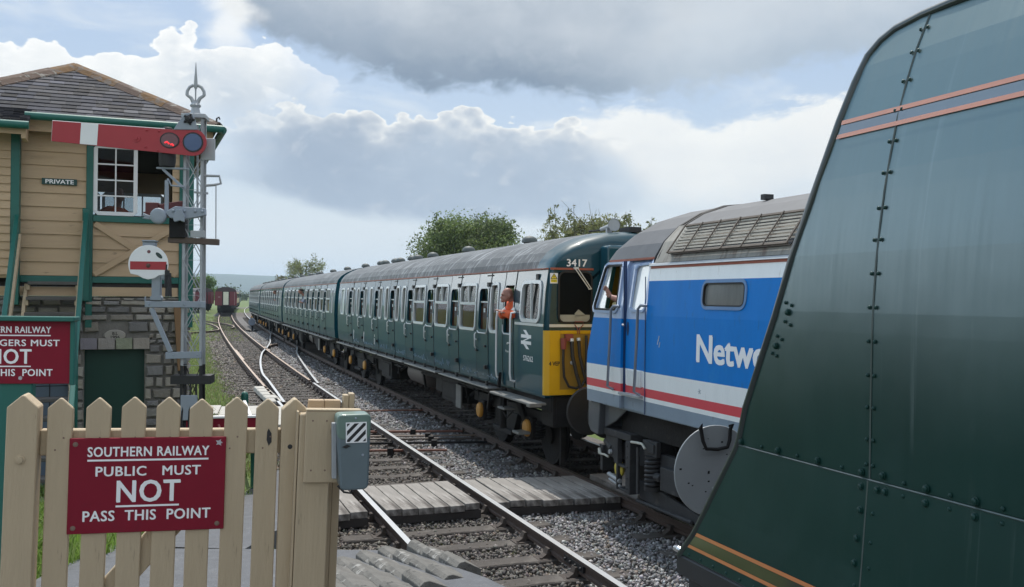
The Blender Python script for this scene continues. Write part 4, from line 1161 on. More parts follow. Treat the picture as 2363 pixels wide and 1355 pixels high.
    mb = MB(); mb.bar((-1.30, -.05, 3.72), (-1.345, -2.42, 1.34), .055, .05, (0, 0, 1)); mb.bar((-2.09, -.25, 3.62), (-2.09, -2.55, 1.28), .055, .05, (0, 0, 1)); each(mb, 'handrail', M_green, st, bevel=.006)
    mb = MB(); mb.bar((-1.335, -.05, 3.58), (-1.375, -2.42, 1.24), .02, .09, (0, 0, 1)); mb.bar((-2.05, -.25, 3.36), (-2.05, -2.55, 1.1), .03, .1, (0, 0, 1)); mb.bar((-1.41, -.92, 2.28), (-1.41, -1.35, 1.85), .035, .17, (0, 0, 1)); each(mb, 'guard_board', M_cream, st, bevel=.004)
    mb = MB()
    mb.box(-1.345, -1.255, -.10, -.041, 2.55, 3.76)
    for sx in (-1.36, -2.09):
        mb.box(sx - .045, sx + .045, -2.55, -2.46, -.2, 1.36)
    mb.lathe((-1.36, -2.505, 1.361), (0, 0, 1), [(.05, 0), (.055, .02), (.04, .05), (.01, .065)], 10); mb.lathe((-2.09, -2.505, 1.361), (0, 0, 1), [(.05, 0), (.055, .02), (.04, .05), (.01, .065)], 10)
    mb.box(-1.39, -1.32, -1.5, -1.42, -.2, 1.95)
    each(mb, 'newel_post', M_green, st, bevel=.006)
    return T
SB = signal_box()
def signalman():
    t = thing('person', 'signalman in an orange vest sitting behind the signal box window', 'person', (-4.39 + math.cos(R(22)) * -.98 - math.sin(R(22)) * 1.35, 13 + math.sin(R(22)) * -.98 + math.cos(R(22)) * 1.35, 2.84), R(22))
    mb = MB()
    mb.tube([(0, 0, .45), (0, .0, .75), (.02, -.02, 1.0), (.03, -.02, 1.06)], [(.15, .2), (.14, .19), (.13, .2), (.07, .08)], 12)
    mb.tube([(.03, -.02, 1.0), (.05, -.04, 1.14)], .055, 10); mb.ball((.06, -.07, 1.24), .078, .095, .115, 14); mb.ball((.06, -.165, 1.225), .014, .02, .02, 8)
    for s_ in (-1, 1):
        mb.tube([(s_ * .2, 0, 1.0), (s_ * .25, -.08, .75), (s_ * .14, -.32, .68)], [.055, .045, .036], 8); mb.ball((s_ * .12, -.37, .68), .04, .05, .03)
        mb.tube([(s_ * .09, -.02, .46), (s_ * .12, -.42, .48), (s_ * .12, -.44, .04)], [.085, .065, .045], 8); mb.ball((s_ * .12, -.5, .03), .045, .12, .035)
    remesh(mb, 'body', mat('signalman_skin', (.36, .2, .15), .6, var=.06), t, .014)  # the signalman's plain skin tone
    mb = MB(); mb.tube([(0, 0, .42), (0, 0, .75), (.02, -.02, 1.0), (.03, -.02, 1.07)], [(.17, .22), (.16, .215), (.15, .225), (.09, .12)], 14)
    remesh(mb, 'vest', mat('orange_hi_vis', (.75, .12, .03), .7, var=.1), t, .014)
    mb = MB(); mb.box(-.24, .24, -.22, .24, 0, .43); mb.build('chair', M_black, t) if False else None
signalman()
def box_chair():
    t = thing('wooden_chair', 'dark chair the signalman sits on inside the signal box', 'chair', (-4.39 + math.cos(R(22)) * -.98 - math.sin(R(22)) * 1.4, 13 + math.sin(R(22)) * -.98 + math.cos(R(22)) * 1.4, 2.84), R(22))
    mb = MB(); mb.box(-.22, .22, -.22, .22, .4, .44); mb.build('seat', M_dark, t)
    mb = MB(); mb.box(-.22, .22, .2, .23, .44, .95); mb.build('backrest', M_dark, t)
    for x in (-.19, .19):
        for y in (-.19, .19):
            mb = MB(); mb.box(x - .02, x + .02, y - .02, y + .02, 0, .4); mb.build('leg', M_dark, t)
box_chair()

# ------------------------------------------------------------------ lattice signal mast
def signal():
    T = thing('semaphore_signal', 'tall lattice signal mast with red arm and striped white disc, by the signal box', 'signal', (-3.84, 11.5, -.1), R(8))
    z0 = .1; hw = .098
    mb = MB(); mk = MB(); zs = 1.9
    for sx in (-1, 1):
        for sy in (-1, 1):
            a = Vector((sx * hw * 1.18, sy * hw * 1.18, 0)); b = Vector((sx * hw, sy * hw, 4.86)); c = a + (b - a) * (zs / 4.86)
            for m_, p, q in ((mk, a, c), (mb, c, b)):
                m_.bar(p, q, .034, .006, (0, 1, 0)); m_.bar(p + Vector((sx * .014, -sy * .012, 0)), q + Vector((sx * .014, -sy * .012, 0)), .006, .03, (0, 1, 0))
    def lace(m_, za, zb, step, face):
        z = za; s_ = 1
        while z < zb:
            w = hw * 1.1
            for k in (1, -1):
                p, q = (-s_ * k * w, z), (s_ * k * w, min(z + step, zb))
                if face in 'fb':
                    y = -w if face == 'f' else w
                    m_.bar((p[0], y + .004 * k, p[1]), (q[0], y + .004 * k, q[1]), .004, .010, (1, 0, 0))
                else:
                    x = -w if face == 'l' else w
                    m_.bar((x + .004 * k, p[0], p[1]), (x + .004 * k, q[0], q[1]), .004, .013, (0, 1, 0))
            if face == 'f': m_.bar((-w, -w - .006, z), (w, -w - .006, z), .004, .012, (0, 1, 0))
            z += step
    for f in 'fb': lace(mb, zs, 4.8, .42, f)
    for f in 'fb': lace(mk, .1, zs, .6, f)
    mb.build('lattice_mast', M_silver, T)
    mk.box(-.23, .23, -.15, .15, 1.68, 1.78); mk.box(-.16, .16, -.14, .14, 1.05, 1.12); mk.box(-.3, .3, -.3, .3, -.05, .05)
    mk.build('mast_foot', M_black, T)
    mb = MB(); mb.box(-.07, .07, -.09, .09, .35, 1.0); mb.box(-.11, .08, -.16, -.11, 1.25, 1.55); mb.build('relay_box', M_grey, T, bevel=.006)
    mb = MB()
    for i in range(3): mb.tube([(-.06 + .06 * i, -.12, 1.7), (-.1 + .09 * i, -.17, 1.2), (-.03 + .02 * i, -.15, .8), (-.12 + .1 * i, -.2, .1)], .012, 6)
    mb.build('signal_wire', M_black, T, smooth=60)
    # finial
    mb = MB(); mb.box(-.14, .14, -.14, .14, 4.86, 4.91)
    mb.build('cap_plate', M_silver, T, bevel=.004)
    mb = MB(); mb.lathe((0, 0, 4.911), (0, 0, 1), [(.075, 0), (.055, .04), (.045, .09), (.062, .105), (.066, .12), (.048, .14), (.04, .16)], 14)
    for s_ in (-1, 1):
        mb.tube([(s_ * .02, 0, 5.06), (s_ * .05, 0, 5.12), (s_ * .10, 0, 5.155)], [.026, .022, .018], 8)
        mb.tube([(s_ * .10, 0, 5.15), (s_ * .098, 0, 5.20), (s_ * .07, 0, 5.25), (s_ * .025, 0, 5.275)], [.02, .019, .019, .02], 8)
    mb.tube([(0, 0, 5.06), (0, 0, 5.2), (0, 0, 5.24)], [.009, .009, .012], 8); mb.tube([(0, 0, 5.24), (0, 0, 5.28), (0, 0, 5.55)], [.02, .024, .003], 10)
    mb.build('finial', M_silver, T, smooth=50)
    # red arm with spectacles (leans a little: the tip is higher)
    arm = bpy.data.objects.new('signal_arm', None)
    mb = MB(); n = 16
    poly = [(-1.55, -.118), (.0, -.16), (.03, -.162)] + [(.03 + .155 * math.cos(a), .0 + .160 * math.sin(a)) for a in np.linspace(-math.pi / 2, math.pi / 2, n)] + [(.0, .16), (-.2, .13), (-1.55, .118)]
    y = -.24
    mb.prism(poly, (0, y, 0), (1, 0, 0), (0, 0, 1), (0, .02, 0))
    arm = mb.build('signal_arm', M_red, T, bevel=.004); arm.location = (-.01, 0, 4.55); arm.rotation_euler = (0, R(3.0), 0)
    mb = MB(); mb.box(-1.235, -1.045, y - .003, y + .0005, -.1255, .1265); mb.build('white_band', M_white, arm)
    mb = MB(); mb.tube([(-1.55, y + .01, -.12), (-1.555, y + .01, .12), (-.3, y + .01, .132)], .006, 5)
    mb.build('arm_edge', M_white, arm)
    for cx, rx, rz_, col, nm, e in ((-.235, .112, .094, (.10, .012, .022), 'red_lens', 0), (.03, .118, .118, (.01, .055, .16), 'blue_lens', 0)):
        mb = MB(); mb.prism([(rx * math.cos(a), rz_ * math.sin(a)) for a in np.linspace(0, 2 * math.pi, 29)[:-1]], (cx, y - .006, 0), (1, 0, 0), (0, 0, 1), (0, .005, 0)); mb.build('lens_rim', M_black, arm)
        k = .86
        mb = MB(); mb.prism([(rx * k * math.cos(a), rz_ * k * math.sin(a)) for a in np.linspace(0, 2 * math.pi, 29)[:-1]], (cx, y - .010, 0), (1, 0, 0), (0, 0, 1), (0, .004, 0)); mb.build(nm, mat(nm, col, .12, var=.2, scale=7, coat=.6), arm)
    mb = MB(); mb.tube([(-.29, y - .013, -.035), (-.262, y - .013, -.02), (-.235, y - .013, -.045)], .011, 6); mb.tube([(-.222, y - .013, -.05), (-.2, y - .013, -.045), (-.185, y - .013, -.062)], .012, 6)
    mb.build('lens_glint', mat('red_glint_glow', (.8, .03, .05), .3, emit=((1, .05, .06), .7)), arm)  # glint in the red lens, put in as faintly glowing strokes
    mb = MB(); mb.prism([(-.17, .13), (.10, .15), (.075, .26), (.04, .32), (-.0, .345), (-.05, .33), (-.09, .27)], (-.03, y - .012, .0), (1, 0, 0), (0, 0, 1), (0, .012, 0)); mb.build('pivot_plate', M_grey, arm, bevel=.004)
    mb = MB(); mb.lathe((-.03, y - .013, .265), (0, -1, 0), [(.05, 0), (.045, .03), (.025, .035), (.02, .05)], 8)
    for k in range(5):
        a = 2 * math.pi * k / 5; mb.ball((-.03 + .055 * math.cos(a), y - .02, .265 + .055 * math.sin(a)), .016, n=6)
    mb.build('pivot_boss', M_black, arm)
    mb = MB(); mb.lathe((-.61, y - .001, -.01), (0, -1, 0), [(.045, 0), (.044, .006), (.018, .007), (.016, .02)], 12)
    for xx, zz in ((-.5, .1), (-.5, -.1), (-.36, .1), (-.36, -.13)): mb.ball((xx, y - .002, zz), .015, .01, .015, 8)
    mb.build('arm_bolt', M_red, arm)
    mb = MB(); mb.box(.09, .25, -.12, -.08, 4.36, 4.62); mb.build('back_plate', M_silver, T, bevel=.004)
    mb = MB(); mb.lathe((-.30, -.1, 4.27), (0, 0, 1), [(.09, 0), (.10, .06), (.10, .32), (.07, .36), (.055, .42), (.06, .45), (.045, .47)], 12); mb.build('lamp_case', M_black, T, smooth=40)
    mb = MB(); mb.bar((-.42, -.1, 4.25), (-.05, -.1, 4.25), .05, .02); mb.bar((-.35, -.1, 4.24), (-.09, -.1, 4.0), .03, .03); mb.tube([(-.28, -.16, 4.12), (-.24, -.16, 4.04), (-.1, -.14, 4.03)], .012, 6)
    mb.tube([(-.28, -.16, 4.12), (-.29, -.16, 3.8)], .012, 6); mb.box(-.31, -.27, -.18, -.14, 3.72, 4.1); mb.build('lamp_bracket', M_grey, T)
    # motor and weight bar gear
    mb = MB()
    mb.prism([(-.30, .0), (-.18, .07), (.16, .055), (.165, -.03), (.05, -.06), (-.08, -.08), (-.24, -.07)], (0, -.22, 3.72), (1, 0, 0), (0, 0, 1), (0, .1, 0))
    mb.lathe((-.37, -.17, 3.67), (0, -1, 0), [(.085, 0), (.095, .02), (.095, .06), (.08, .075), (.05, .08)], 20); mb.prism([(-.12, .0), (-.21, .03), (-.23, .0), (-.2, -.01), (-.23, -.03), (-.1, -.05)], (-.33, -.2, 3.67), (1, 0, 0), (0, 0, 1), (0, .03, 0))
    mb.prism([(-.06, -.06), (-.08, .0), (-.03, .09), (.02, .09), (.06, .01), (.05, -.06), (0, -.04)], (-.12, -.27, 3.66), (1, 0, 0), (0, 0, 1), (0, .05, 0))
    for xx in (-.2, -.07, .05, .13): mb.lathe((xx, -.22, 3.735), (0, -1, 0), [(.02, 0), (.018, .015), (.008, .02)], 6)
    mb.build('weight_gear', M_grey, T, bevel=.006)
    mb = MB(); mb.box(-.26, -.08, -.16, .02, 3.42, 3.66); mb.build('gear_box', M_grime, T, bevel=.008)
    mb = MB(); mb.box(-.57, -.42, .0, .12, 3.70, 3.85); mb.prism([(-.42, 3.74), (-.42, 3.83), (-.15, 3.88), (-.12, 3.8)], (0, .02, 0), (1, 0, 0), (0, 0, 1), (0, .08, 0)); mb.box(-.60, -.57, .03, .06, 3.72, 3.74)
    mb.build('detector_case', mat('dark_red_case', (.10, .02, .022), .55), T, bevel=.006)
    mb = MB(); mb.bar((-.28, -.07, 3.40), (.30, -.07, 3.38), .12, .07); mb.build('gantry_plank', mat('dark_weathered_plank', (.10, .075, .06), .85, var=.3, scale=6), T, bevel=.004)
    mb = MB(); mb.box(-.02, .15, -.14, -.11, 3.43, 3.51); mb.build('splice_plate', M_silver, T, bevel=.003)
    mb = MB(); mb.tube([(.1, .04, 4.19), (.28, .04, 4.19), (.3, .04, 4.1), (.22, .04, 4.08), (.12, .04, 4.07)], .017, 6); mb.tube([(.245, .02, 4.08), (.25, .02, 3.42)], .007, 6); mb.tube([(.02, .03, 4.8), (.03, .03, 3.7)], .014, 6); mb.bar((.0, -.02, 3.98), (.16, -.02, 3.97), .03, .025)
    mb.build('operating_rod', M_silver, T, smooth=50)
    # bracket and shunting disc
    mb = MB(); mb.bar((-.53, -.12, 2.63), (.16, -.12, 2.63), .06, .075); mb.bar((-.46, -.12, 2.58), (-.235, -.12, 2.06), .05, .055, (0, 1, 0)); mb.bar((-.29, -.12, 2.02), (.12, -.12, 2.03), .05, .08); mb.bar((-.53, -.12, 2.66), (-.53, -.12, 2.72), .01, .05)
    for xx in (-.48, -.08, .1): mb.lathe((xx, -.151, 2.63), (0, -1, 0), [(.014, 0), (.012, .01)], 6)
    for xx in (-.2, .08): mb.lathe((xx, -.146, 2.03), (0, -1, 0), [(.012, 0), (.01, .01)], 6)
    mb.build('bracket', M_grey, T, bevel=.004)
    mb = MB(); mb.prism([(-.06, 0), (.06, 0), (.07, .03), (.05, .06), (.05, .38), (-.05, .38), (-.05, .06), (-.07, .03)], (-.40, -.17, 2.675), (1, 0, 0), (0, 0, 1), (0, .09, 0)); mb.lathe((-.30, -.14, 2.95), (0, -1, 0), [(.04, 0), (.04, .05), (.02, .06)], 10)
    mb.build('disc_pedestal', M_grey, T, bevel=.006)
    mb = MB(); mb.tube([(-.27, -.22, 3.1), (-.28, -.22, 2.85), (-.24, -.2, 2.75)], .016, 6); mb.bar((-.285, -.23, 3.0), (-.235, -.23, 3.0), .03, .06); mb.tube([(-.25, -.2, 3.0), (-.25, -.2, 2.72)], [.03, .04], 8); mb.build('disc_crank', M_black, T)
    R0 = .226; pts = [(R0 * math.cos(a), R0 * math.sin(a)) for a in np.linspace(R(-20), R(200), 30)]
    pts += [(-.2, -.115), (-.12, -.13), (-.06, -.165), (0, -.18), (.07, -.165), (.12, -.13), (.2, -.115)]
    mb = MB(); mb.prism(pts, (-.475, -.23, 3.10), (1, 0, 0), (0, 0, 1), (0, .014, 0)); dsc = mb.build('disc', M_white, T, bevel=.004)
    mb = MB(); mb.box(-.475 - .205, -.475 + .205, -.2315, -.2302, 3.035, 3.132); mb.build('red_stripe', M_red, dsc)
    mb = MB(); mb.lathe((-.475, -.2316, 3.085), (0, -1, 0), [(.026, 0), (.02, .015), (.008, .02)], 10); mb.build('disc_boss', mat('rusty_boss', (.12, .06, .05), .6), dsc)
    mb = MB(); mb.lathe((-.47, -.2305, 3.248), (0, -1, 0), [(.021, 0), (.02, .002)], 12); mb.build('red_lens', MATS['red_lens'], dsc)
    mb = MB(); mb.prism([(.036 * math.cos(a) - .012 * math.sin(a), -.014 * math.cos(a) + .034 * math.sin(a)) for a in np.linspace(0, 2 * math.pi, 20)[:-1]][::1], (-.355, -.2305, 3.205), (1, 0, 0), (0, 0, 1), (0, -.0015, 0)); mb.build('green_lens', mat('dark_green_lens', (.01, .035, .03), .2), dsc)
    mb = MB(); mb.box(-.55, -.41, -.2, -.08, 3.315, 3.365); mb.box(-.555, -.40, -.22, -.06, 3.366, 3.385); mb.build('disc_lamp', M_grey, T, bevel=.006)
signal()
# ------------------------------------------------------------------ green electric passenger train
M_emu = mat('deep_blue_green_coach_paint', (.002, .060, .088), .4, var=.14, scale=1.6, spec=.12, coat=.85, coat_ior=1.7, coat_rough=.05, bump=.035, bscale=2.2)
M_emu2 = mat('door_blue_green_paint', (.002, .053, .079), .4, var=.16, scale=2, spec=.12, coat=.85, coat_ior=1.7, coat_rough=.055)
def coat_by_height(m, z0, z1, w0, w1):
    """clear coat grows with height, so upper panels reflect more sky than lower ones"""
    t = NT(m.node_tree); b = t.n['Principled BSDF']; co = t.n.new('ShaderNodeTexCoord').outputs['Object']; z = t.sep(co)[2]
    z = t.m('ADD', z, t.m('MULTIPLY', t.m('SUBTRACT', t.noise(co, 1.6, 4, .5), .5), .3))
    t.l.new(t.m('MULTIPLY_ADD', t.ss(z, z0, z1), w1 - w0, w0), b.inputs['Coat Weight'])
for m_ in (M_emu, M_emu2): coat_by_height(m_, 2.0, 2.7, .18, .8)  # stronger coat above puts the bright sky reflection on the upper panels
M_roofg = mat('grey_coach_roof', (.135, .145, .155), .85, spec=.2, var=.4, scale=5, stretch=(2.6, .5, .8), bump=.4, bscale=9, col2=(.27, .285, .30), c2lo=.48, c2hi=.62, specks=((.05, .052, .055), 6, .6, .7, .7))
M_yel = mat('warning_yellow_paint', (.62, .36, .008), .42, var=.1, scale=3, coat=.3, col2=(.45, .26, .01), c2lo=.6, c2hi=.8)
M_alu = mat('pale_window_frame', (.62, .65, .66), .38, .2, var=.1, scale=8)
M_rubber = mat('black_rubber', (.012, .012, .013), .6, var=.1)
M_hose = mat('black_hose', (.02, .02, .023), .45, var=.2, scale=20)
M_orange = mat('orange_brown_seat', (.52, .14, .045), .85, var=.2, scale=9)
M_redline = mat('orange_red_cantrail_line', (.33, .085, .05), .5, var=.12, scale=5)
M_gl = glass('coach_glass', (.62, .67, .64), 1.24)
M_gldark = glass('cab_glass', (.12, .13, .14), 1.5)
M_frost = mat('frosted_glass', (.50, .57, .55), .35, var=.1, scale=4, coat=.6)
M_brass = mat('ochre_axlebox_paint', (.52, .25, .035), .5, var=.2, scale=9)
M_chip = mat('pale_paint_blemish', (.30, .40, .50), .5, var=.3, scale=20)
HW = [(1.21, 1.375), (1.5, 1.40), (2.0, 1.41), (2.4, 1.402), (2.75, 1.378), (3.07, 1.332)]
def hw(z):
    for (a, b), (c, d) in zip(HW[:-1], HW[1:]):
        if z <= c: return b + (d - b) * max(0, (z - a)) / (c - a)
    return HW[-1][1]
ROOF = [(1.332, 3.07), (1.29, 3.19), (1.18, 3.33), (.99, 3.455), (.75, 3.555), (.4, 3.645), (0, 3.675)]
def side_panel(mb, x0, x1, holes, sg, prof=hw, zs0=(1.21, 1.5, 2.0, 2.4, 2.75, 3.07), m=0, zmat=None, offs=0.0):
    xs = sorted({x0, x1, *[round(max(x0, min(x1, v)), 4) for h in holes for v in h[:2]]}); zs = sorted({*zs0, *[v for h in holes for v in h[2:]]})
    zs = [z for z in zs if zs0[0] - 1e-6 <= z <= zs0[-1] + 1e-6]
    for a, b in zip(xs[:-1], xs[1:]):
        for c, d in zip(zs[:-1], zs[1:]):
            cx, cz = (a + b) / 2, (c + d) / 2
            if any(h[0] < cx < h[1] and h[2] < cz < h[3] for h in holes): continue
            v = [(a, sg * (prof(c) + offs), c), (b, sg * (prof(c) + offs), c), (b, sg * (prof(d) + offs), d), (a, sg * (prof(d) + offs), d)]
            i = sg * .045
            v += [(p, q - i, r) for p, q, r in v]
            mm = zmat(cx, cz) if zmat else m
            mb.add(v, [(0, 1, 2, 3), (7, 6, 5, 4), (0, 4, 5, 1), (3, 2, 6, 7), (0, 3, 7, 4), (1, 5, 6, 2)], mm)
def wheelset(parent, x, r=.46, name='wheel'):
    for sy in (-1, 1):
        mb = MB(); mb.lathe((x, sy * .68, r), (0, sy, 0), [(r + .03, 0), (r + .03, .025), (r, .03), (r, .125), (r - .06, .13), (r - .07, .08), (.14, .07), (.13, .16), (.02, .165)], 28)
        mb.build(name, M_grime, parent, smooth=40)
def bogie(parent, xc, wb=2.5, axle_m=None):
    mb = MB()
    for sy in (-1, 1):
        mb.box(xc - wb / 2 - .75, xc + wb / 2 + .75, sy * 1.06 - .045, sy * 1.06 + .045, .70, .88)
        for dx in (-wb / 2, wb / 2):
            mb.prism([(-.28, .72), (.28, .72), (.18, .45), (-.18, .45)], (xc + dx, sy * 1.09 - .03, 0), (1, 0, 0), (0, 0, 1), (0, .06, 0))
        mb.prism([(-.55, .72), (.55, .72), (.35, .38), (-.35, .38)], (xc, sy * 1.08 - .05, 0), (1, 0, 0), (0, 0, 1), (0, .1, 0))
        mb.box(xc - .5, xc + .5, sy * 1.18 - .04, sy * 1.18 + .04, .36, .44)
        for s_ in (-1, 1):
            mb.bar((xc + s_ * .75, sy * 1.18, .98), (xc + s_ * 1.0, sy * 1.14, .62), .06, .12)
    b = mb.build('bogie_frame', M_grime, parent, bevel=.01)
    for dx in (-wb / 2, wb / 2):
        wheelset(b, xc + dx)
        for sy in (1, -1):
            mb = MB(); mb.box(xc + dx - .15, xc + dx + .15, sy * 1.1 - .07, sy * 1.1 + .1, .42, .76); mb.build('axlebox', M_grime, b, bevel=.02)
            mb = MB(); mb.lathe((xc + dx, sy * 1.2, .59), (0, sy, 0), [(.135, 0), (.14, .03), (.115, .06), (.03, .07)], 18); mb.build('axlebox_cover', axle_m or M_brass, b, smooth=40)
            mb = MB()
            for s_ in (-.27, .27):
                for k in range(5): mb.lathe((xc + dx + s_, sy * 1.09, .46 + .055 * k), (0, 0, 1), [(.055, 0), (.085, .02), (.055, .045)], 10)
            mb.build('coil_spring', M_grime, b, smooth=50)
    return b
def win_big(root, x0, x1, z0=2.04, z1=2.9, slide=True, sg=1, m=None):
    f = MB(); g = lambda z: hw(z) - 1.38
    f.frame(x0, x1, z0, z1, .05, 1.375 - .04, 1.375 + .022, .07, yf=g)
    if slide:
        f.box(x0 + .04, x1 - .04, hw(2.53) - .03, hw(2.53) + .018, 2.505, 2.555); f.box((x0 + x1) / 2 - .018, (x0 + x1) / 2 + .018, hw(2.7) - .03, hw(2.7) + .008, 2.55, z1 - .04)
    o = f.build('window', m or M_alu, root, smooth=35)
    p = MB(); n = 5
    for i in range(n):
        a = z0 + .03 + (z1 - z0 - .06) * i / n; b = z0 + .03 + (z1 - z0 - .06) * (i + 1) / n
        p.add([(x0 + .03, hw(a) - .022, a), (x1 - .03, hw(a) - .022, a), (x1 - .03, hw(b) - .022, b), (x0 + .03, hw(b) - .022, b)], [(0, 1, 2, 3)])
    p.build('pane', M_frost if m == 'frost' else M_gl, o, smooth=60)
    return o
def slam_door(root, x0, x1, wx0, wx1, lowered=True, z0=2.08, z1=2.8, label=None):
    """side door between seams x0..x1 with a drop window"""
    mb = MB(); side_panel(mb, x0, x1, [(wx0, wx1, z0, z1)], 1, offs=.006)
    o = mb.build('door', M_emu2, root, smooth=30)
    for x in (x0 - .006, x1 + .006):
        mb = MB()
        for a, b in zip(HW[:-1], HW[1:]): mb.bar((x, a[1] + .002, a[0]), (x, b[1] + .002, b[0]), .011, .012, (0, 1, 0))
        mb.build('door_gap', M_rubber, o)
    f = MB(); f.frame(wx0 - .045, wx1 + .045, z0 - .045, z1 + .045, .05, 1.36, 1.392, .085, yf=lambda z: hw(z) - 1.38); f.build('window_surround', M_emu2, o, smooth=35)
    f = MB(); f.tube([(wx0 - .055, hw(2.3) + .014, 2.3), (wx0 - .055, hw(2.12) + .014, z0 + .04), (wx0 - .02, hw(2.05) + .014, z0 - .035), (wx0 + .04, hw(2.03) + .014, z0 - .06), (wx1 - .03, hw(2.03) + .014, z0 - .06), (wx1 + .03, hw(2.05) + .014, z0 - .03)], .012, 6)
    f.build('window_trim', M_alu, o, smooth=50)
    top = 2.56 if lowered else z1
    p = MB(); p.add([(wx0, hw(z0) - .03, z0), (wx1, hw(z0) - .03, z0), (wx1, hw(top) - .03, top), (wx0, hw(top) - .03, top)], [(0, 1, 2, 3)]); p.build('drop_pane', M_gl, o)
    if lowered:
        p = MB(); p.box(wx0, wx1, hw(2.56) - .04, hw(2.56) - .015, 2.55, 2.575); p.box(wx0 + .2, wx0 + .29, hw(2.4) - .026, hw(2.4) - .022, 2.38, 2.45); p.build('pane_rail', M_alu, o)
    h = MB(); h.tube([(x1 - .045, 1.43, 1.74), (x1 - .045, 1.455, 1.77), (x1 - .045, 1.455, 1.99), (x1 - .045, 1.43, 2.02)], .013, 6); h.tube([(x1 - .04, 1.43, 1.9), (x1 - .11, 1.45, 1.9), (x1 - .13, 1.45, 1.895)], .012, 6); h.build('handle', M_alu, o, smooth=50)
    h = MB()
    h.box(x1 - .10, x1 - .02, 1.41, 1.45, 1.69, 1.72); h.box(x0 + .03, x0 + .12, 1.395, 1.455, 1.405, 1.475); h.box(x0 + .10, x0 + .18, 1.405, 1.44, 1.78, 1.815); each(h, 'hinge', M_black, o, bevel=.006)
    h = MB(); h.box(wx0 - .13, wx0 - .01, hw(2.86), hw(2.86) + .055, 2.825, 2.90); h.box(wx0 - .16, wx0 + .18, hw(3.03), hw(3.03) + .012, 3.005, 3.03); each(h, 'door_vent', M_black, o, bevel=.004)
    return o
def coach(name, label, loc, rot, L=19.33, lead=False, bigs=(), narrows=(), doors=(), frosts=(), vents=(), steps=()):
    T = thing(name, label, 'railway coach', loc, rot, 'coaches of the green train')
    holes = [(a, b, 2.06, 2.88) for a, b in bigs] + [(a, b, 2.06, 2.88) for a, b in narrows] + [(a, b, 2.06, 2.88) for a, b in frosts] + [(d[2] - .02, d[3] + .02, 2.06, 2.82) for d in doors]
    xf = .08 if lead else .0
    hs = list(holes)
    if lead: hs += [(.27, 1.05, 2.3, 2.88), (1.42, 1.9, 2.06, 2.85)]
    mb = MB(); side_panel(mb, xf, L, hs, 1); side_panel(mb, xf, L, holes, -1)
    end = [(hw(z), z) for z, _ in HW] + ROOF[1:]
    ring = [(y, z) for y, z in end] + [(-y, z) for y, z in end[::-1][1:]]
    mb.prism(ring, (L - .02, 0, 0), (0, 1, 0), (0, 0, 1), (.05, 0, 0))
    if not lead: mb.prism(ring, (-.03, 0, 0), (0, 1, 0), (0, 0, 1), (.05, 0, 0))
    mb.box(xf + .1, L - .05, -1.33, 1.33, 1.17, 1.23)
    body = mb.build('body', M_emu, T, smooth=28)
    # bright paint damage along the foot of the side
    if lead:
        mb = MB()
        for x0 in np.arange(2.2, 16.2, .16):
            if random.random() < .75:
                w = random.uniform(.05, .14); h = random.uniform(.015, .09) * (1.3 if 4 < x0 < 13 else .9); z = 1.25 + random.uniform(0, .05)
                p0 = (x0, z); p1 = (x0 + w * .5, z + h); p2 = (x0 + w, z + random.uniform(-.01, .03))
                for a, b in ((p0, p1), (p1, p2)): mb.bar((a[0], hw(a[1]) + .001, a[1]), (b[0], hw(b[1]) + .001, b[1]), .004, random.uniform(.006, .016), (0, 1, 0)) if a != b else None
        mb.build('chipped_paint', M_chip, body)
    # roof
    r0 = .55 if lead else 0.0
    mb = MB(); xs = list(np.linspace(r0, L, 20))
    full = ROOF + [(-y, z) for y, z in ROOF[::-1][1:]]
    for a, b in zip(xs[:-1], xs[1:]):
        for (p, q), (r, s_) in zip(full[:-1], full[1:]): mb.add([(a, p, q), (b, p, q), (b, r, s_), (a, r, s_)], [(0, 1, 2, 3)])
    roof = mb.build('roof', M_roofg, T, smooth=60)
    for x in vents:
        mb = MB(); mb.lathe((x, .12, 3.655), (0, 0, 1), [(.11, 0), (.11, .03), (.15, .04), (.155, .07), (.135, .12), (.08, .155), (.01, .17)], 14); mb.build('roof_vent', mat('dark_grey_vent', (.085, .1, .10), .6, var=.2), roof, smooth=50)
    mb = MB(); 
    for sy in (-1, 1): mb.box(xf, L, sy * 1.345 - .014, sy * 1.345 + .014, 3.062, 3.082)
    mb.build('cantrail_line', M_redline, T)
    for a, b in bigs: win_big(T, a, b)
    for a, b in narrows: win_big(T, a, b, slide=False)
    for a, b in frosts:
        w = win_big(T, a, b, slide=False, m=None); w.children[0].data.materials[0] = M_frost
    for d in doors: slam_door(T, *d)
    # panes on the far side in one run
    mb = MB()
    for a, b, c, d in holes: mb.add([(a, -hw(c) + .02, c), (b, -hw(c) + .02, c), (b, -hw(d) + .02, d), (a, -hw(d) + .02, d)], [(0, 1, 2, 3)])
    mb.build('far_panes', M_gl, T)
    # seats across each bay
    for i, (a, b) in enumerate(list(bigs) + list(narrows[::2])):
        c = (a + b) / 2 - .1
        mb = MB(); mb.box(c - .07, c + .07, .3, 1.27, 1.25, 2.5); mb.box(c - .07, c + .07, -1.27, -.15, 1.25, 2.5); mb.box(c - .5, c + .5, .3, 1.27, 1.45, 1.62); mb.box(c - .5, c + .5, -1.27, -.15, 1.45, 1.62)
        mb.build('seat', M_orange, T, bevel=.03)
    mb = MB(); mb.box(xf + 1.4, L - .1, -1.3, 1.3, 2.985, 3.01); mb.build('ceiling', mat('pale_ceiling', (.4, .4, .38), .7), T)
    mb = MB(); mb.box(xf + 1.36, xf + 1.4, -1.3, 1.3, 1.23, 3.0); mb.build('partition', M_dark, T)
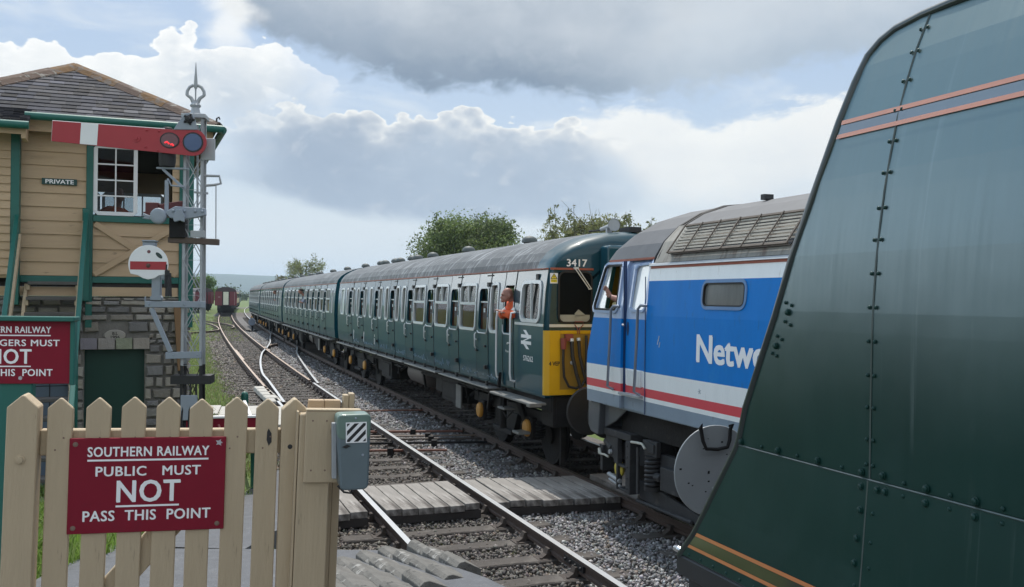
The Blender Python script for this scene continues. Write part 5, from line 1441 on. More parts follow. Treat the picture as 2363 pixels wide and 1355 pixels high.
    # underframe
    mb = MB(); mb.box(.1, L - .1, 1.16, 1.26, .96, 1.205); mb.box(.1, L - .1, -1.26, -1.16, .96, 1.205); mb.box(4.4, L - 4.6, -.5, .2, .5, .95); mb.box(6.9, 8.3, -1.1, .3, .4, .95)
    mb.box(5.3, 6.5, .75, 1.2, .52, .96); mb.box(6.7, 7.2, .9, 1.15, .62, .96); mb.box(11.6, 12.9, .7, 1.2, .48, .93); mb.box(13.1, 13.6, .85, 1.15, .6, .96); mb.box(5.4, 6.4, 1.2, 1.225, .6, .9); mb.box(11.75, 12.75, 1.2, 1.225, .56, .88)
    mb.tube([(4.5, 1.1, .9), (8.7, 1.1, .88)], .03, 6); mb.tube([(10.8, 1.1, .86), (14.6, 1.1, .9)], .035, 6)
    for x in (4.2, 5.0, 8.5, 11.2, 14.2): mb.bar((x, 1.12, .96), (x, 1.05, .55), .05, .05)
    for a, b in ((4.4, 7.6), (10.6, 14.4)):
        mb.bar((a, 1.02, .92), ((a + b) / 2, 1.02, .42), .06, .06); mb.bar(((a + b) / 2, 1.02, .42), (b, 1.02, .92), .06, .06)
    uf = mb.build('underframe', M_grime, T, bevel=.01)
    mb = MB(); mb.lathe((8.9, .75, .78), (1, 0, 0), [(.02, 0), (.2, .02), (.27, .08), (.28, .14), (.28, 1.6), (.2, 1.7), (.02, 1.72)], 20); mb.build('air_reservoir', mat('brown_grey_tank', (.11, .095, .09), .6, var=.25), uf, smooth=45)
    mb = MB(); mb.box(4.75, 5.1, 1.27, 1.3, .5, .94); mb.build('notice_panel', mat('grey_dirty_panel', (.16, .16, .155), .7, var=.3), uf)
    for a, b in steps:
        mb = MB(); mb.box(a, b, 1.30, 1.53, 1.10, 1.125); s_ = mb.build('step_board', mat('worn_step_board', (.20, .20, .19), .5, .2, var=.35, scale=9), T, bevel=.004)
        mb = MB()
        for x in np.arange(a + .3, b, .95): mb.bar((x, 1.26, 1.0), (x, 1.48, 1.095), .04, .02); mb.box(x + .1, x + .17, 1.38, 1.42, 1.126, 1.2)
        each(mb, 'step_bracket', M_black, s_)
    for x in (2.5, L - 2.75): bogie(T, x)
    mb = MB()
    for x in (.35, L - .35): mb.box(x - .3, x + .3, -1.2, 1.2, .8, 1.15)
    mb.build('headstock', M_grime, T)
    mb = MB(); mb.box(L + .03, L + .46, -.5, .5, 1.25, 3.35)
    if not lead: mb.box(-.46, -.03, -.5, .5, 1.25, 3.35)
    mb.build('gangway_bellows', M_rubber, T)
    return T
C1 = a_s(14.27)
def coach_pose(s0, L=19.33):
    a, b = a_at(s0), a_at(s0 + L); return (float(a[0]), float(a[1]), 0.0), math.atan2(b[1] - a[1], b[0] - a[0])
loc, rot = coach_pose(C1)
BIG = [(3.46, 4.53), (5.37, 6.39), (7.25, 8.33)]
NAR = [(2.20, 2.66), (9.16, 9.57), (9.84, 10.28), (11.13, 11.55), (11.96, 12.37), (13.28, 13.68), (14.13, 14.53), (15.38, 15.76), (16.08, 16.50), (17.32, 17.66)]
DRS = [(2.72, 3.40, 2.78, 3.27), (4.57, 5.24, 4.64, 5.15), (6.45, 7.15, 6.54, 7.06), (8.36, 9.06, 8.44, 8.93), (10.33, 11.04, 10.44, 10.90), (12.42, 13.10, 12.5, 12.94), (14.6, 15.3, 14.7, 15.2), (16.55, 17.25, 16.66, 17.16)]
LEAD = coach('leading_coach', 'leading coach of the green train, numbered 3417, with a yellow end panel', loc, rot, lead=True, bigs=BIG, narrows=NAR, doors=DRS, frosts=[(18.03, 18.72)],
             vents=(4.2, 8.28, 11.6, 13.3, 13.95, 15.55, 16.2, 17.8, 18.45), steps=((2.35, 5.6), (5.85, 8.7), (8.95, 11.9), (12.1, 15.3), (15.6, 18.9)))
def lead_front(T):
    """cab end, cab door, lettering and couplings of the leading coach"""
    full = [(hw(z), z) for z, _ in HW] + ROOF[1:]
    def ring(x, dw, dz):
        R_ = []
        for y, z in full:
            zz = z if z < 3.07 else 3.07 + (z - 3.07) * (1 - dz / .6)
            R_.append((x, y - dw, zz))
        return R_ + [(x, -y, z) for x, y, z in R_[::-1][(1 if abs(R_[-1][1]) < .06 else 0):]]
    secs = [(.55, 0, 0), (.30, .0, .012), (.15, .004, .045), (.08, .012, .085), (.03, .03, .14), (0.0, .06, .20)]
    rings = [ring(*s_) for s_ in secs]; n = len(rings[0]); mb = MB()
    vs = [p for r in rings for p in r]; fs = []
    for i in range(len(rings) - 1):
        for k in range(n - 1):
            if rings[i][k][2] < 3.069 and rings[i][k + 1][2] < 3.08 and i < 3: continue     # sides already built
            fs.append((i * n + k, i * n + k + 1, (i + 1) * n + k + 1, (i + 1) * n + k))
    fs.append(tuple(range((len(rings) - 1) * n, len(rings) * n)))
    mb.add(vs, fs); nose = mb.build('cab_front', mat('cab_front_blue_green_paint', (.003, .044, .062), .4, var=.1, spec=.2, coat=.6, coat_ior=1.5, coat_rough=.05), T, smooth=40)
    Y = lambda lat: 1.41 - lat
    # yellow panel with its recess
    mb = MB()
    mb.box(-.012, .05, Y(.235), Y(.065), 1.23, 2.17); mb.box(-.012, .0, -Y(.065), Y(.78), 1.23, 2.17)
    mb.box(-.012, .0, Y(.78), Y(.236), 2.12, 2.17); mb.box(-.012, .0, Y(.78), Y(.236), 1.23, 1.31)
    y_ = mb.build('yellow_panel', M_yel, nose, bevel=.004)
    mb = MB(); mb.add([(.02, Y(.0), 1.23), (.02, Y(.0), 2.17), (-.012, Y(.066), 2.17), (-.012, Y(.066), 1.23), (.07, Y(-.006), 1.23), (.07, Y(-.006), 2.17)], [(0, 1, 2, 3), (4, 5, 1, 0)]); mb.build('yellow_corner', M_yel, nose)
    mb = MB(); mb.box(-.003, -.001, Y(.78), Y(.235), 1.3, 2.13); mb.build('recess', mat('ochre_recess_panel', (.33, .20, .03), .6, var=.25, scale=3), nose)  # recess is a flat panel, browner than the yellow around it
    mb = MB(); mb.box(-.02, -.012, -1.2, Y(.06), 2.22, 2.262); mb.build('waist_strip', M_alu, nose)
    mb = MB(); mb.box(-.02, -.01, Y(.75), Y(.07), 3.055, 3.085); mb.build('front_line', M_redline, nose)
    mb = MB(); mb.frame(Y(.735), Y(.19), 2.27, 3.04, .025, 0, .02, .09); 
    mb.v = [(-.008 - y, x, z) for x, y, z in mb.v]; fr = mb.build('cab_window', M_rubber, T, smooth=40)
    mb = MB(); mb.box(-.006, -.003, Y(.72), Y(.205), 2.29, 3.02); mb.build('pane', mat('dark_cab_glass', (.004, .007, .010), .3, var=.1, spec=.05), fr)
    mb = MB(); mb.box(-.0085, -.0065, Y(.70), Y(.23), 2.30, 2.40); mb.prism([(.02, 2.39), (.14, 2.48), (.2, 2.42), (.2, 2.36)], (-.0085, Y(.66), 0), (0, 1, 0), (0, 0, 1), (.002, 0, 0)); mb.build('cab_desk', mat('pale_desk_papers', (.35, .35, .30), .7, var=.3, scale=9), fr)
    mb = MB(); mb.bar((-.05, Y(.44), 3.08), (-.05, Y(.67), 2.78), .014, .014); mb.bar((-.05, Y(.485), 3.08), (-.05, Y(.70), 2.79), .012, .012); mb.bar((-.05, Y(.66), 2.775), (-.05, Y(.71), 2.785), .014, .014); mb.bar((-.03, Y(.43), 3.08), (-.03, Y(.5), 3.085), .04, .03); mb.build('wiper', M_alu, nose)
    for txt, sz, lat, z, m_, fit, b in (('3417', .15, .485, 3.16, M_letter, .32, .02), ('4 VEP', .085, .115, 1.69, M_black, .165, .03)):
        mb = MB(); put_text(mb, txt, sz, (-.0135 if '4 V' in txt else -.004 - .003, Y(lat + (.03 if '4 V' in txt else 0)), z), (0, -1, 0), (0, 0, 1), bold=b, fit=fit)
        if '3417' in txt: mb.v = [(x_ - .0005, y_2, z_) for x_, y_2, z_ in mb.v]
        mb.build('lettering', m_, nose, recalc=False)
    mb = MB(); mb.box(-.006, -.003, Y(.19), Y(.07), 2.855, 3.005); st = mb.build('warning_sticker', M_letter, T)
    mb = MB(); mb.box(-.0072, -.0062, Y(.178), Y(.082), 2.87, 2.915); mb.prism([(-.052, 2.922), (.052, 2.922), (0, 2.998)], (-.0072, Y(.13), 0), (0, 1, 0), (0, 0, 1), (.001, 0, 0)); mb.build('yellow_mark', mat('sticker_yellow', (.75, .6, .03), .5), st)
    mb = MB()
    for a, b in (((-.05, 2.924), (.05, 2.924)), ((.05, 2.924), (0, 2.996)), ((0, 2.996), (-.05, 2.924))): mb.bar((-.0078, Y(.13) + a[0], a[1]), (-.0078, Y(.13) + b[0], b[1]), .008, .001, (1, 0, 0))
    mb.prism([(.008, 2.975), (-.012, 2.95), (.002, 2.95), (-.006, 2.93), (.014, 2.956), (.0, 2.956)], (-.0082, Y(.13), 0), (0, 1, 0), (0, 0, 1), (.0006, 0, 0))
    put_text(mb, 'Danger', .03, (-.0078, Y(.13), 2.893), (0, -1, 0), (0, 0, 1), fit=.075)
    mb.build('black_mark', M_black, st, recalc=False)
    # gangway, hoses, jumper cables
    mb = MB(); mb.box(-.30, -.0, -.56, .56, 1.25, 3.42); g = mb.build('gangway', M_emu2, T, bevel=.05, seg=3)
    mb = MB(); mb.box(-.315, -.301, -.45, .45, 1.35, 3.3); mb.build('gangway_door', M_rubber, g)
    mb = MB(); mb.tube([(-.05, Y(.27), 1.95), (-.06, Y(.265), 1.7), (-.06, Y(.28), 1.5), (-.07, Y(.35), 1.36), (-.08, Y(.46), 1.33), (-.09, Y(.56), 1.38), (-.09, Y(.62), 1.5), (-.08, Y(.66), 1.75)], .02, 8); mb.build('hose', M_hose, nose, smooth=60)
    mb = MB(); mb.tube([(-.05, Y(.40), 2.02), (-.07, Y(.405), 1.8), (-.09, Y(.46), 1.55), (-.11, Y(.53), 1.32)], .03, 8); mb.build('hose', M_hose, nose, smooth=60)
    mb = MB(); mb.tube([(-.05, Y(.51), 2.03), (-.07, Y(.52), 1.8), (-.09, Y(.57), 1.58), (-.1, Y(.63), 1.38)], .026, 8); mb.tube([(-.05, Y(.63), 2.1), (-.07, Y(.63), 1.8), (-.09, Y(.61), 1.45)], .022, 8); mb.build('hose', M_hose, nose, smooth=60)
    mb = MB(); mb.tube([(-.05, Y(.27), 2.06), (-.05, Y(.27), 1.9)], [.05, .04], 8); mb.tube([(-.11, Y(.53), 1.34), (-.13, Y(.57), 1.24)], [.04, .05], 8); mb.box(-.06, -.01, Y(.42), Y(.30), 2.02, 2.12)
    mb.tube([(-.03, Y(.50), 2.12), (-.03, Y(.50), 2.2), (-.03, Y(.455), 2.25), (-.03, Y(.455), 2.3), (-.03, Y(.585), 2.3), (-.03, Y(.585), 2.25), (-.03, Y(.53), 2.2), (-.03, Y(.53), 2.12)], .007, 6)
    mb.build('red_coupling', mat('worn_red_coupling', (.25, .06, .05), .6, var=.3, scale=12), nose, smooth=50)
    mb = MB(); mb.tube([(-.04, Y(.40), 2.05), (-.05, Y(.40), 2.01)], .034, 8); mb.tube([(-.04, Y(.51), 2.06), (-.05, Y(.51), 2.02)], .03, 8); mb.ball((-.02, Y(.42), 1.7), .03); mb.build('hose_clip', M_alu, nose)
    # horns on the roof
    mb = MB(); mb.tube([(.95, .1, 3.74), (.55, .14, 3.76), (.42, .15, 3.765), (.36, .155, 3.77)], [.03, .04, .07, .10], 14, caps=False); mb.tube([(.37, .154, 3.77), (.45, .148, 3.765)], [.094, .03], 14); mb.box(.6, .66, .08, .16, 3.66, 3.74); mb.build('horn', M_silver, T, smooth=45)
    mb = MB(); mb.box(.25, .6, -.25, -.05, 3.66, 3.74); mb.tube([(1.2, .2, 3.72), (.9, .05, 3.73)], .015, 6); mb.build('horn_base', M_black, T)
    # cab side window, cab door
    f = MB(); f.frame(.22, 1.10, 2.27, 2.91, .055, 1.335, 1.40, .09, yf=lambda z: hw(z) - 1.38); f.box(.62, .655, hw(2.6) - .02, hw(2.6) + .012, 2.31, 2.87); w = f.build('cab_side_window', M_alu, T, smooth=35)
    p = MB(); p.add([(.25, hw(2.3) - .02, 2.3), (1.07, hw(2.3) - .02, 2.3), (1.07, hw(2.88) - .02, 2.88), (.25, hw(2.88) - .02, 2.88)], [(0, 1, 2, 3)]); p.build('pane', M_gl, w)
    p = MB(); p.box(.40, .5, hw(2.95), hw(2.95) + .02, 2.915, 3.0); p.build('lamp_bracket', M_black, T)
    mb = MB(); side_panel(mb, 1.41, 1.93, [(1.46, 1.88, 2.08, 2.84)], 1, offs=.004); d = mb.build('cab_door', M_emu2, T, smooth=30)
    mb = MB()
    for x in (1.405, 1.936):
        for a, b in zip(HW[:-1], HW[1:]): mb.bar((x, a[1] + .002, a[0]), (x, b[1] + .002, b[0]), .012, .012, (0, 1, 0))
    mb.build('door_gap', M_rubber, d)
    f = MB(); f.tube([(1.91, hw(2.2) + .012, 2.2), (1.90, hw(2.08) + .012, 2.09), (1.84, hw(2.05) + .012, 2.055), (1.5, hw(2.05) + .012, 2.055)], .012, 6); f.box(1.47, 1.87, hw(2.36) - .03, hw(2.36) - .0, 2.345, 2.37); f.build('window_trim', M_alu, d, smooth=50)
    p = MB(); p.add([(1.46, hw(2.08) - .03, 2.08), (1.88, hw(2.08) - .03, 2.08), (1.88, hw(2.35) - .03, 2.35), (1.46, hw(2.35) - .03, 2.35)], [(0, 1, 2, 3)]); p.build('drop_pane', M_gl, d)
    h = MB(); h.tube([(1.47, 1.42, 1.93), (1.47, 1.455, 1.92), (1.54, 1.455, 1.92), (1.56, 1.455, 1.9)], .012, 6); h.build('handle', M_alu, d, smooth=50)
    mb = MB(); put_text(mb, 'Private', .06, (1.68, hw(1.78) + .011, 1.78), (-1, 0, 0), (0, 0, 1), fit=.16); mb.build('lettering', M_letter, d, recalc=False)
    for x in (1.33, 2.03):
        h = MB(); h.tube([(x, 1.40, 2.41), (x, 1.47, 2.40), (x, 1.485, 2.3), (x, 1.485, 1.45), (x, 1.47, 1.34), (x, 1.40, 1.32)], .017, 8); h.build('grab_rail', M_white, T, smooth=50)
    mb = MB(); mb.box(.08, 1.32, 1.402, 1.416, 2.222, 2.262); mb.build('waist_strip_side', M_alu, T)
    # double arrow emblem, number
    mb = MB(); cx, cz, k = .80, 2.005, .185
    Pt = lambda p: (cx - p[0] * k * 1.22, hw(cz + p[1] * k) + .003, cz + p[1] * k * .78)
    def poly(ps): mb.add([Pt(p) for p in ps], [tuple(range(len(ps)))])
    poly([(-1, .52), (1, .52), (1, .16), (-1, .16)]); poly([(-1, -.16), (1, -.16), (1, -.52), (-1, -.52)])
    poly([(-.62, 1.0), (-.05, 1.0), (.52, .521), (-.06, .521)]); poly([(-.22, .159), (.36, .159), (-.02, -.159), (-.6, -.159)]) if False else None
    poly([(.42, .159), (.98, .159), (.10, -.159), (-.46, -.159)]) if False else poly([(.30, .159), (.72, .159), (-.30, -.159), (-.72, -.159)])
    poly([(.06, -.521), (-.52, -.521), (.05, -1.0), (.62, -1.0)])
    mb.build('double_arrow_emblem', M_letter, T, recalc=False)
    mb = MB(); put_text(mb, 'S76262', .115, (.715, hw(1.72) + .003, 1.72), (-1, 0, 0), (0, 0, 1), bold=.02, fit=.42); mb.build('number', M_letter, T, recalc=False)
    for x in (12.9, 14.5, 16.2):
        mb = MB(); mb.box(x, x + .05, hw(1.5) + .002, hw(1.5) + .006, 1.33, 1.62); mb.box(x - .04, x, hw(1.6) + .002, hw(1.6) + .006, 1.54, 1.6); mb.build('class_numeral', M_letter, T)
    # cab step, big buffers, bufferbeam gear
    mb = MB(); mb.box(.05, 1.95, 1.36, 1.62, 1.08, 1.115); mb.box(.0, .14, 1.45, 1.64, 1.06, 1.12); mb.box(1.0, 1.3, 1.25, 1.45, .52, .56); mb.box(1.55, 1.9, 1.3, 1.5, .84, .87); mb.build('cab_step', MATS['worn_step_board'], T, bevel=.006)
    mb = MB(); mb.box(.06, .5, -1.25, 1.25, .75, 1.2); mb.tube([(1.95, 1.38, 1.15), (1.95, 1.38, .5)], .06, 10); mb.tube([(1.8, 1.42, 1.1), (1.75, 1.45, .8), (1.55, 1.45, .72), (1.4, 1.4, .85)], .014, 6); mb.prism([(2.02, 1.16), (1.98, 1.42), (2.08, 1.24)], (0, 1.40, 0), (1, 0, 0), (0, 0, 1), (0, .05, 0)); mb.box(.42, .48, .9, .98, .12, .8)
    mb.build('buffer_beam', M_grime, T, bevel=.01)
    for sy in (-1, 1):
        mb = MB(); mb.tube([(.06, sy * .86, 1.03), (-.34, sy * .86, 1.03)], .10, 14); mb.lathe((-.30, sy * .86, 1.03), (-1, 0, 0), [(.12, 0), (.34, .02), (.35, .04), (.33, .06), (.02, .075)], 26); mb.build('buffer', M_black, T, smooth=40)
lead_front(LEAD)
# the three coaches behind: the same mesh data, one object each for every part
P = 1.80
B2 = [(1.15 + P * i, 2.13 + P * i) for i in range(10)]
D2 = [(2.2 + P * i, 2.88 + P * i, 2.28 + P * i, 2.78 + P * i) for i in range(9)]
loc, rot = coach_pose(C1 + 20.2)
TR = coach('passenger_coach', 'second coach of the green train, next behind the leading coach', loc, rot, bigs=B2, narrows=[(.42, .72)], doors=D2, vents=(1.2, 5.4, 9.45, 13.8, 14.6, 17.6), steps=((.4, 3.2), (3.5, 6.6), (6.9, 10.0), (10.3, 13.4), (13.7, 18.6)))
for i, lab in ((2, 'third coach of the green train, with a person in its open doorway'), (3, 'farthest coach of the green train, where the track curves away')):
    c = copy_tree(TR); c['label'] = lab; c.location, r = coach_pose(C1 + 20.2 * i); c.rotation_euler = (0, 0, r)
# ------------------------------------------------------------------ blue diesel locomotive
M_blue = mat('bright_blue_paint', (.001, .18, .57), .5, var=.14, scale=2.2, stretch=(2.2, 1, .7), bump=.06, bscale=2.0, spec=.3, tint=(.5, .8, 1), col2=(.02, .23, .58), c2lo=.55, c2hi=.8, specks=((.03, .14, .33), 5, .6, .72, .5))
M_lwhite = mat('off_white_livery_paint', (.82, .84, .84), .45, var=.08, scale=3, stretch=(3, 1, .6), coat=.2, coat_rough=.2, specks=((.5, .47, .43), 6, .62, .75, .5))
M_lred = mat('livery_red_paint', (.66, .06, .085), .45, var=.06, scale=2, coat=.3, coat_rough=.15)
M_lgrey = mat('livery_grey_paint', (.22, .28, .35), .55, var=.2, scale=3, coat=.15, specks=((.11, .11, .11), 6, .58, .72, .6))
M_pale = mat('cab_sky_reflection_blue', (.36, .47, .68), .35, var=.1, scale=2.5, coat=.6, coat_ior=1.6, coat_rough=.08, col2=(.16, .28, .56), c2lo=.54, c2hi=.72)  # blue cab paint lightened to carry the sky reflected on its lean
M_lroof = mat('dark_grey_locomotive_roof', (.085, .09, .10), .62, var=.25, scale=4, bump=.12, bscale=12, col2=(.18, .185, .19), c2lo=.55, c2hi=.75)
M_grime2 = mat('stained_grey_cantrail', (.26, .25, .225), .75, var=.3, scale=4, stretch=(2, 1, .5), col2=(.13, .10, .085), c2lo=.48, c2hi=.66)
M_slat = mat('dusty_brown_slat', (.40, .37, .32), .8, var=.3, scale=9)
M_skypane = mat('pale_sky_pane', (.70, .73, .73), .25, var=.04, scale=3, coat=1.0, coat_ior=1.7)  # sky reflected in the cab panes, painted in as a pale colour
LW = [(1.31, 1.335), (1.7, 1.345), (2.0, 1.345), (2.45, 1.335), (2.85, 1.30), (3.02, 1.272)]
def lw(z):
    for (a, b), (c, d) in zip(LW[:-1], LW[1:]):
        if z <= c: return b + (d - b) * max(0, z - a) / (c - a)
    return LW[-1][1] - (z - 3.02) * .55
def lx(z): return .0 if z < 1.95 else .02 + (z - 1.95) * .345
def loco():
    s_ = C1 - .75 - .6
    A_, B_ = np.array([2.26, 13.0]), None
    T = thing('diesel_locomotive', 'bright blue diesel locomotive with white and red bands, coupled to the green train', 'locomotive', (2.26, 13.0, 0), math.atan2(.942, -.335))
    LEN = 18.0
    bands = [(1.31, 1.46, 3), (1.46, 1.51, 1), (1.51, 1.61, 2), (1.61, 1.80, 1), (1.80, 2.05, 0), (2.05, 2.45, 0), (2.45, 2.85, 0), (2.85, 3.02, 1)]
    ms = [M_blue, M_lwhite, M_lred, M_lgrey, M_pale]
    mb = MB()
    def cell(xa0, xb0, xa1, xb1, z0, z1, m, sg=1, ins=0.0):
        v = [(-xa0, sg * (lw(z0) - ins), z0), (-xb0, sg * (lw(z0) - ins), z0), (-xb1, sg * (lw(z1) - ins), z1), (-xa1, sg * (lw(z1) - ins), z1)]
        v += [(a, b - sg * .05, c) for a, b, c in v]
        mb.add(v, [(0, 1, 2, 3), (7, 6, 5, 4), (0, 4, 5, 1), (3, 2, 6, 7), (0, 3, 7, 4), (1, 5, 6, 2)], m)
    # main side behind the cab
    for sg in (1, -1):
        for z0, z1, m in bands:
            segs = [(1.64, LEN)]
            if sg == 1 and z0 >= 2.45 and z1 <= 2.86: segs = [(1.64, 2.86), (3.63, LEN)]
            for a, b in segs: cell(a, b, a, b, z0, z1, m, sg)
        if sg == 1:
            cell(2.86, 3.63, 2.86, 3.63, 2.45, 2.565, 0); cell(2.86, 3.63, 2.86, 3.63, 2.825, 2.85, 0)
    # cab side: raked front edge, window, recessed door
    for sg in (1, -1):
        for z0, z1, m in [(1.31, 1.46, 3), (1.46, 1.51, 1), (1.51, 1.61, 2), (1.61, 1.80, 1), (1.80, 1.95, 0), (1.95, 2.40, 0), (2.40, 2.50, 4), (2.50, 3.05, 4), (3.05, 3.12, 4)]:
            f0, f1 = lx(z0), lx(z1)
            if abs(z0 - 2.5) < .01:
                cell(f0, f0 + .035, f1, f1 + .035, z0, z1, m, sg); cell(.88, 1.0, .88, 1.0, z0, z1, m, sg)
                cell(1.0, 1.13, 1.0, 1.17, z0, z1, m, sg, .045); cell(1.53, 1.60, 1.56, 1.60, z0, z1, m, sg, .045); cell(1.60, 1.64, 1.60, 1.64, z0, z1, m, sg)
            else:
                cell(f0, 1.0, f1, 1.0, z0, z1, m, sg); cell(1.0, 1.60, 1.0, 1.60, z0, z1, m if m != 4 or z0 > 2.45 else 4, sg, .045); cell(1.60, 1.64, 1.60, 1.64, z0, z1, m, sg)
    mb.box(-LEN, -.05, -1.25, 1.25, 1.28, 1.33, 3)
    mb.build('body', ms, T, smooth=25)
    mb = MB()                                      # cab front, windscreen and rear bulkhead
    prof = [(1.31, 1.335), (1.95, 1.345), (2.45, 1.335), (3.12, 1.217)]
    v = [(-lx(z) + .0, y, z) for z, y in prof] + [(-lx(z) + (.09 if z < 3.2 else 0), y * .6, z) for z, y in prof] + [(-lx(z) + .12, 0, z) for z, y in prof] + [(-lx(z) + .09, -y * .6, z) for z, y in prof] + [(-lx(z), -y, z) for z, y in prof]
    mb.add(v, [(4 * k + i, 4 * k + i + 1, 4 * k + 5 + i, 4 * k + 4 + i) for k in range(4) for i in range(3)])
    fr = mb.build('cab_front', M_yel, T, smooth=30)
    mb = MB()
    for sg in (1, -1): mb.add([(-lx(2.5) + .03, sg * 1.2, 2.52), (-lx(2.5) + .11, sg * .1, 2.52), (-lx(3.0) + .11, sg * .1, 3.03), (-lx(3.0) + .035, sg * 1.12, 3.03)], [(0, 1, 2, 3)])
    mb.build('windscreen', M_rubber, fr)
    mb = MB(); mb.box(-1.70, -1.66, -1.2, 1.2, 1.33, 3.1); mb.box(-1.66, -.5, -1.2, 1.2, 1.75, 1.8); mb.box(-.75, -.45, -1.15, 1.1, 1.8, 2.45); mb.build('cab_interior', M_dark, T)
    mb = MB(); mb.lathe((-1.2, 1.0, 2.8), (1, 0, 0), [(.1, 0), (.1, .06)], 12); mb.box(-1.0, -.96, .9, 1.2, 2.5, 3.05); mb.build('cab_fitting', MATS['dark_grey_vent'], T)
    # windows
    def quadwin(pts, name, inset, m, fw=.022, frm=M_rubber):
        mb = MB(); n = len(pts)
        for i in range(n):
            a, b = pts[i], pts[(i + 1) % n]; mb.bar((-a[0], lw(a[1]) + .004, a[1]), (-b[0], lw(b[1]) + .004, b[1]), fw, .03, (0, 1, 0))
        return mb
    W1 = [(.205, 2.56), (.235, 2.51), (.80, 2.505), (.865, 2.56), (.875, 3.0), (.83, 3.055), (.46, 3.06), (.41, 3.03)]
    mb = quadwin(W1, '', 0, None); w = mb.build('cab_window', M_rubber, T, smooth=40)
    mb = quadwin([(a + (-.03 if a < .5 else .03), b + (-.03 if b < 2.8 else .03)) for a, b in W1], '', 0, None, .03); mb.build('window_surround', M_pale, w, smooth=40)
    mb = MB(); mb.add([(-.215, lw(2.52) - .02, 2.52), (-.51, lw(2.52) - .02, 2.52), (-.565, lw(3.05) - .02, 3.05), (-.42, lw(3.05) - .02, 3.05)], [(0, 1, 2, 3)]); mb.build('pane', M_skypane, w)
    mb = MB(); mb.bar((-.52, lw(2.52) - .02, 2.52), (-.575, lw(3.05) - .02, 3.05), .02, .05, (0, 1, 0)); mb.build('sliding_pane_edge', M_dkgreen, w)
    mb = MB(); mb.box(-.84, -.56, 1.16, 1.26, 2.50, 2.60); mb.build('arm_rest', mat('pale_yellow_armrest', (.6, .5, .25), .6), w, bevel=.02)
    mb = MB()
    for a, b in zip([(1.14, 2.53), (1.17, 3.0), (1.22, 3.05), (1.52, 3.06), (1.565, 3.02), (1.525, 2.54), (1.48, 2.5), (1.19, 2.5)], [(1.17, 3.0), (1.22, 3.05), (1.52, 3.06), (1.565, 3.02), (1.525, 2.54), (1.48, 2.5), (1.19, 2.5), (1.14, 2.53)]):
        mb.bar((-a[0], lw(a[1]) - .04, a[1]), (-b[0], lw(b[1]) - .04, b[1]), .03, .03, (0, 1, 0))
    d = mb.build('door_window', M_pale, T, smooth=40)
    mb = MB(); mb.add([(-1.13, lw(2.5) - .055, 2.5), (-1.54, lw(2.5) - .055, 2.5), (-1.57, lw(3.06) - .055, 3.06), (-1.165, lw(3.06) - .055, 3.06)], [(0, 1, 2, 3)]); mb.build('pane', M_skypane, d)
    mb = MB()
    for x in (1.0, 1.035): mb.box(-x - .006, -x + .006, lw(2.0) - .06, lw(2.0) - .035, 1.5, 3.1)
    mb.lathe((-1.075, lw(2.28) - .046, 2.28), (0, 1, 0), [(.001, 0), (.03, .001), (.001, .002)], 10)
    mb.prism([(.03 * math.cos(a), .085 * math.sin(a)) for a in np.linspace(0, 2 * math.pi, 17)[:-1]], (-1.09, lw(2.28) - .05, 2.28), (1, 0, 0), (0, 0, 1), (0, .008, 0)); mb.build('door_recess_shade', mat('dark_blue_shade_and_seam', (.008, .035, .12), .5), T)  # shade in the door recess put in as dark blue pieces
    mb = MB(); mb.tube([(-1.05, lw(2.33), 2.335), (-1.09, lw(2.33) + .03, 2.33), (-1.12, lw(2.33) + .03, 2.32)], .012, 6); mb.build('door_handle', M_silver, T, smooth=50)
    for x, z1 in ((.835, 2.54), (1.555, 2.555)):
        mb = MB(); mb.tube([(-x - .09, lw(2.5) + .0, z1 + .01), (-x - .05, lw(2.5) + .06, z1 + .012), (-x, lw(2.5) + .07, z1 - .03), (-x, lw(2.2) + .07, 2.2), (-x + .06, lw(1.55) + .07, 1.56), (-x + .02, lw(1.5) + .01, 1.52)], .018, 8); mb.build('handrail', mat('worn_grey_handrail', (.22, .25, .30), .4, .4), T, smooth=50)
    mb = MB()
    for i in range(9): mb.box(-1.12 - .042 * i - .012, -1.12 - .042 * i + .008, lw(1.7) - .05, lw(1.7) - .02, 1.60, 1.79)
    mb.build('door_louvre', M_lwhite, T, bevel=.003)
    mb = MB(); mb.box(-1.57, -1.02, lw(1.5) - .01, lw(1.5) + .05, 1.485, 1.515); mb.build('door_step', M_silver, T, bevel=.004)
    mb = MB(); mb.box(-1.64, -1.6, lw(3.0) + .001, lw(3.0) + .004, 2.83, 3.06); mb.build('paper_notice', M_letter, T)
    f = MB(); f.frame(-3.66, -2.83, 2.54, 2.85, .04, 1.30, 1.328, .07, yf=lambda z: lw(z) - 1.317); w = f.build('engine_room_window', mat('blue_window_frame', (.10, .22, .42), .4, coat=.3), T, smooth=35)
    f = MB(); f.frame(-3.625, -2.865, 2.575, 2.815, .014, 1.30, 1.330, .05, yf=lambda z: lw(z) - 1.317); f.build('window_seal', M_rubber, w, smooth=35)
    mb = MB(); mb.add([(-2.86, lw(2.57) - .01, 2.57), (-3.63, lw(2.57) - .01, 2.57), (-3.63, lw(2.82) - .01, 2.82), (-2.86, lw(2.82) - .01, 2.82)], [(0, 1, 2, 3)]); mb.build('pane', mat('dusty_window', (.14, .145, .14), .2, var=.3, scale=4, coat=.5, stretch=(2.5, 1, .6)), w)
    # lettering
    mb = MB(); put_text(mb, 'Network', .40, (-3.605, 0, 2.135), (-1, 0, 0), (0, 0, 1), bold=.036, fit=1.66)
    mb.v = [(x, lw(z) + .004 + y, z) for x, y, z in mb.v]; mb.build('lettering', M_letter, T, recalc=False)
    mb = MB()
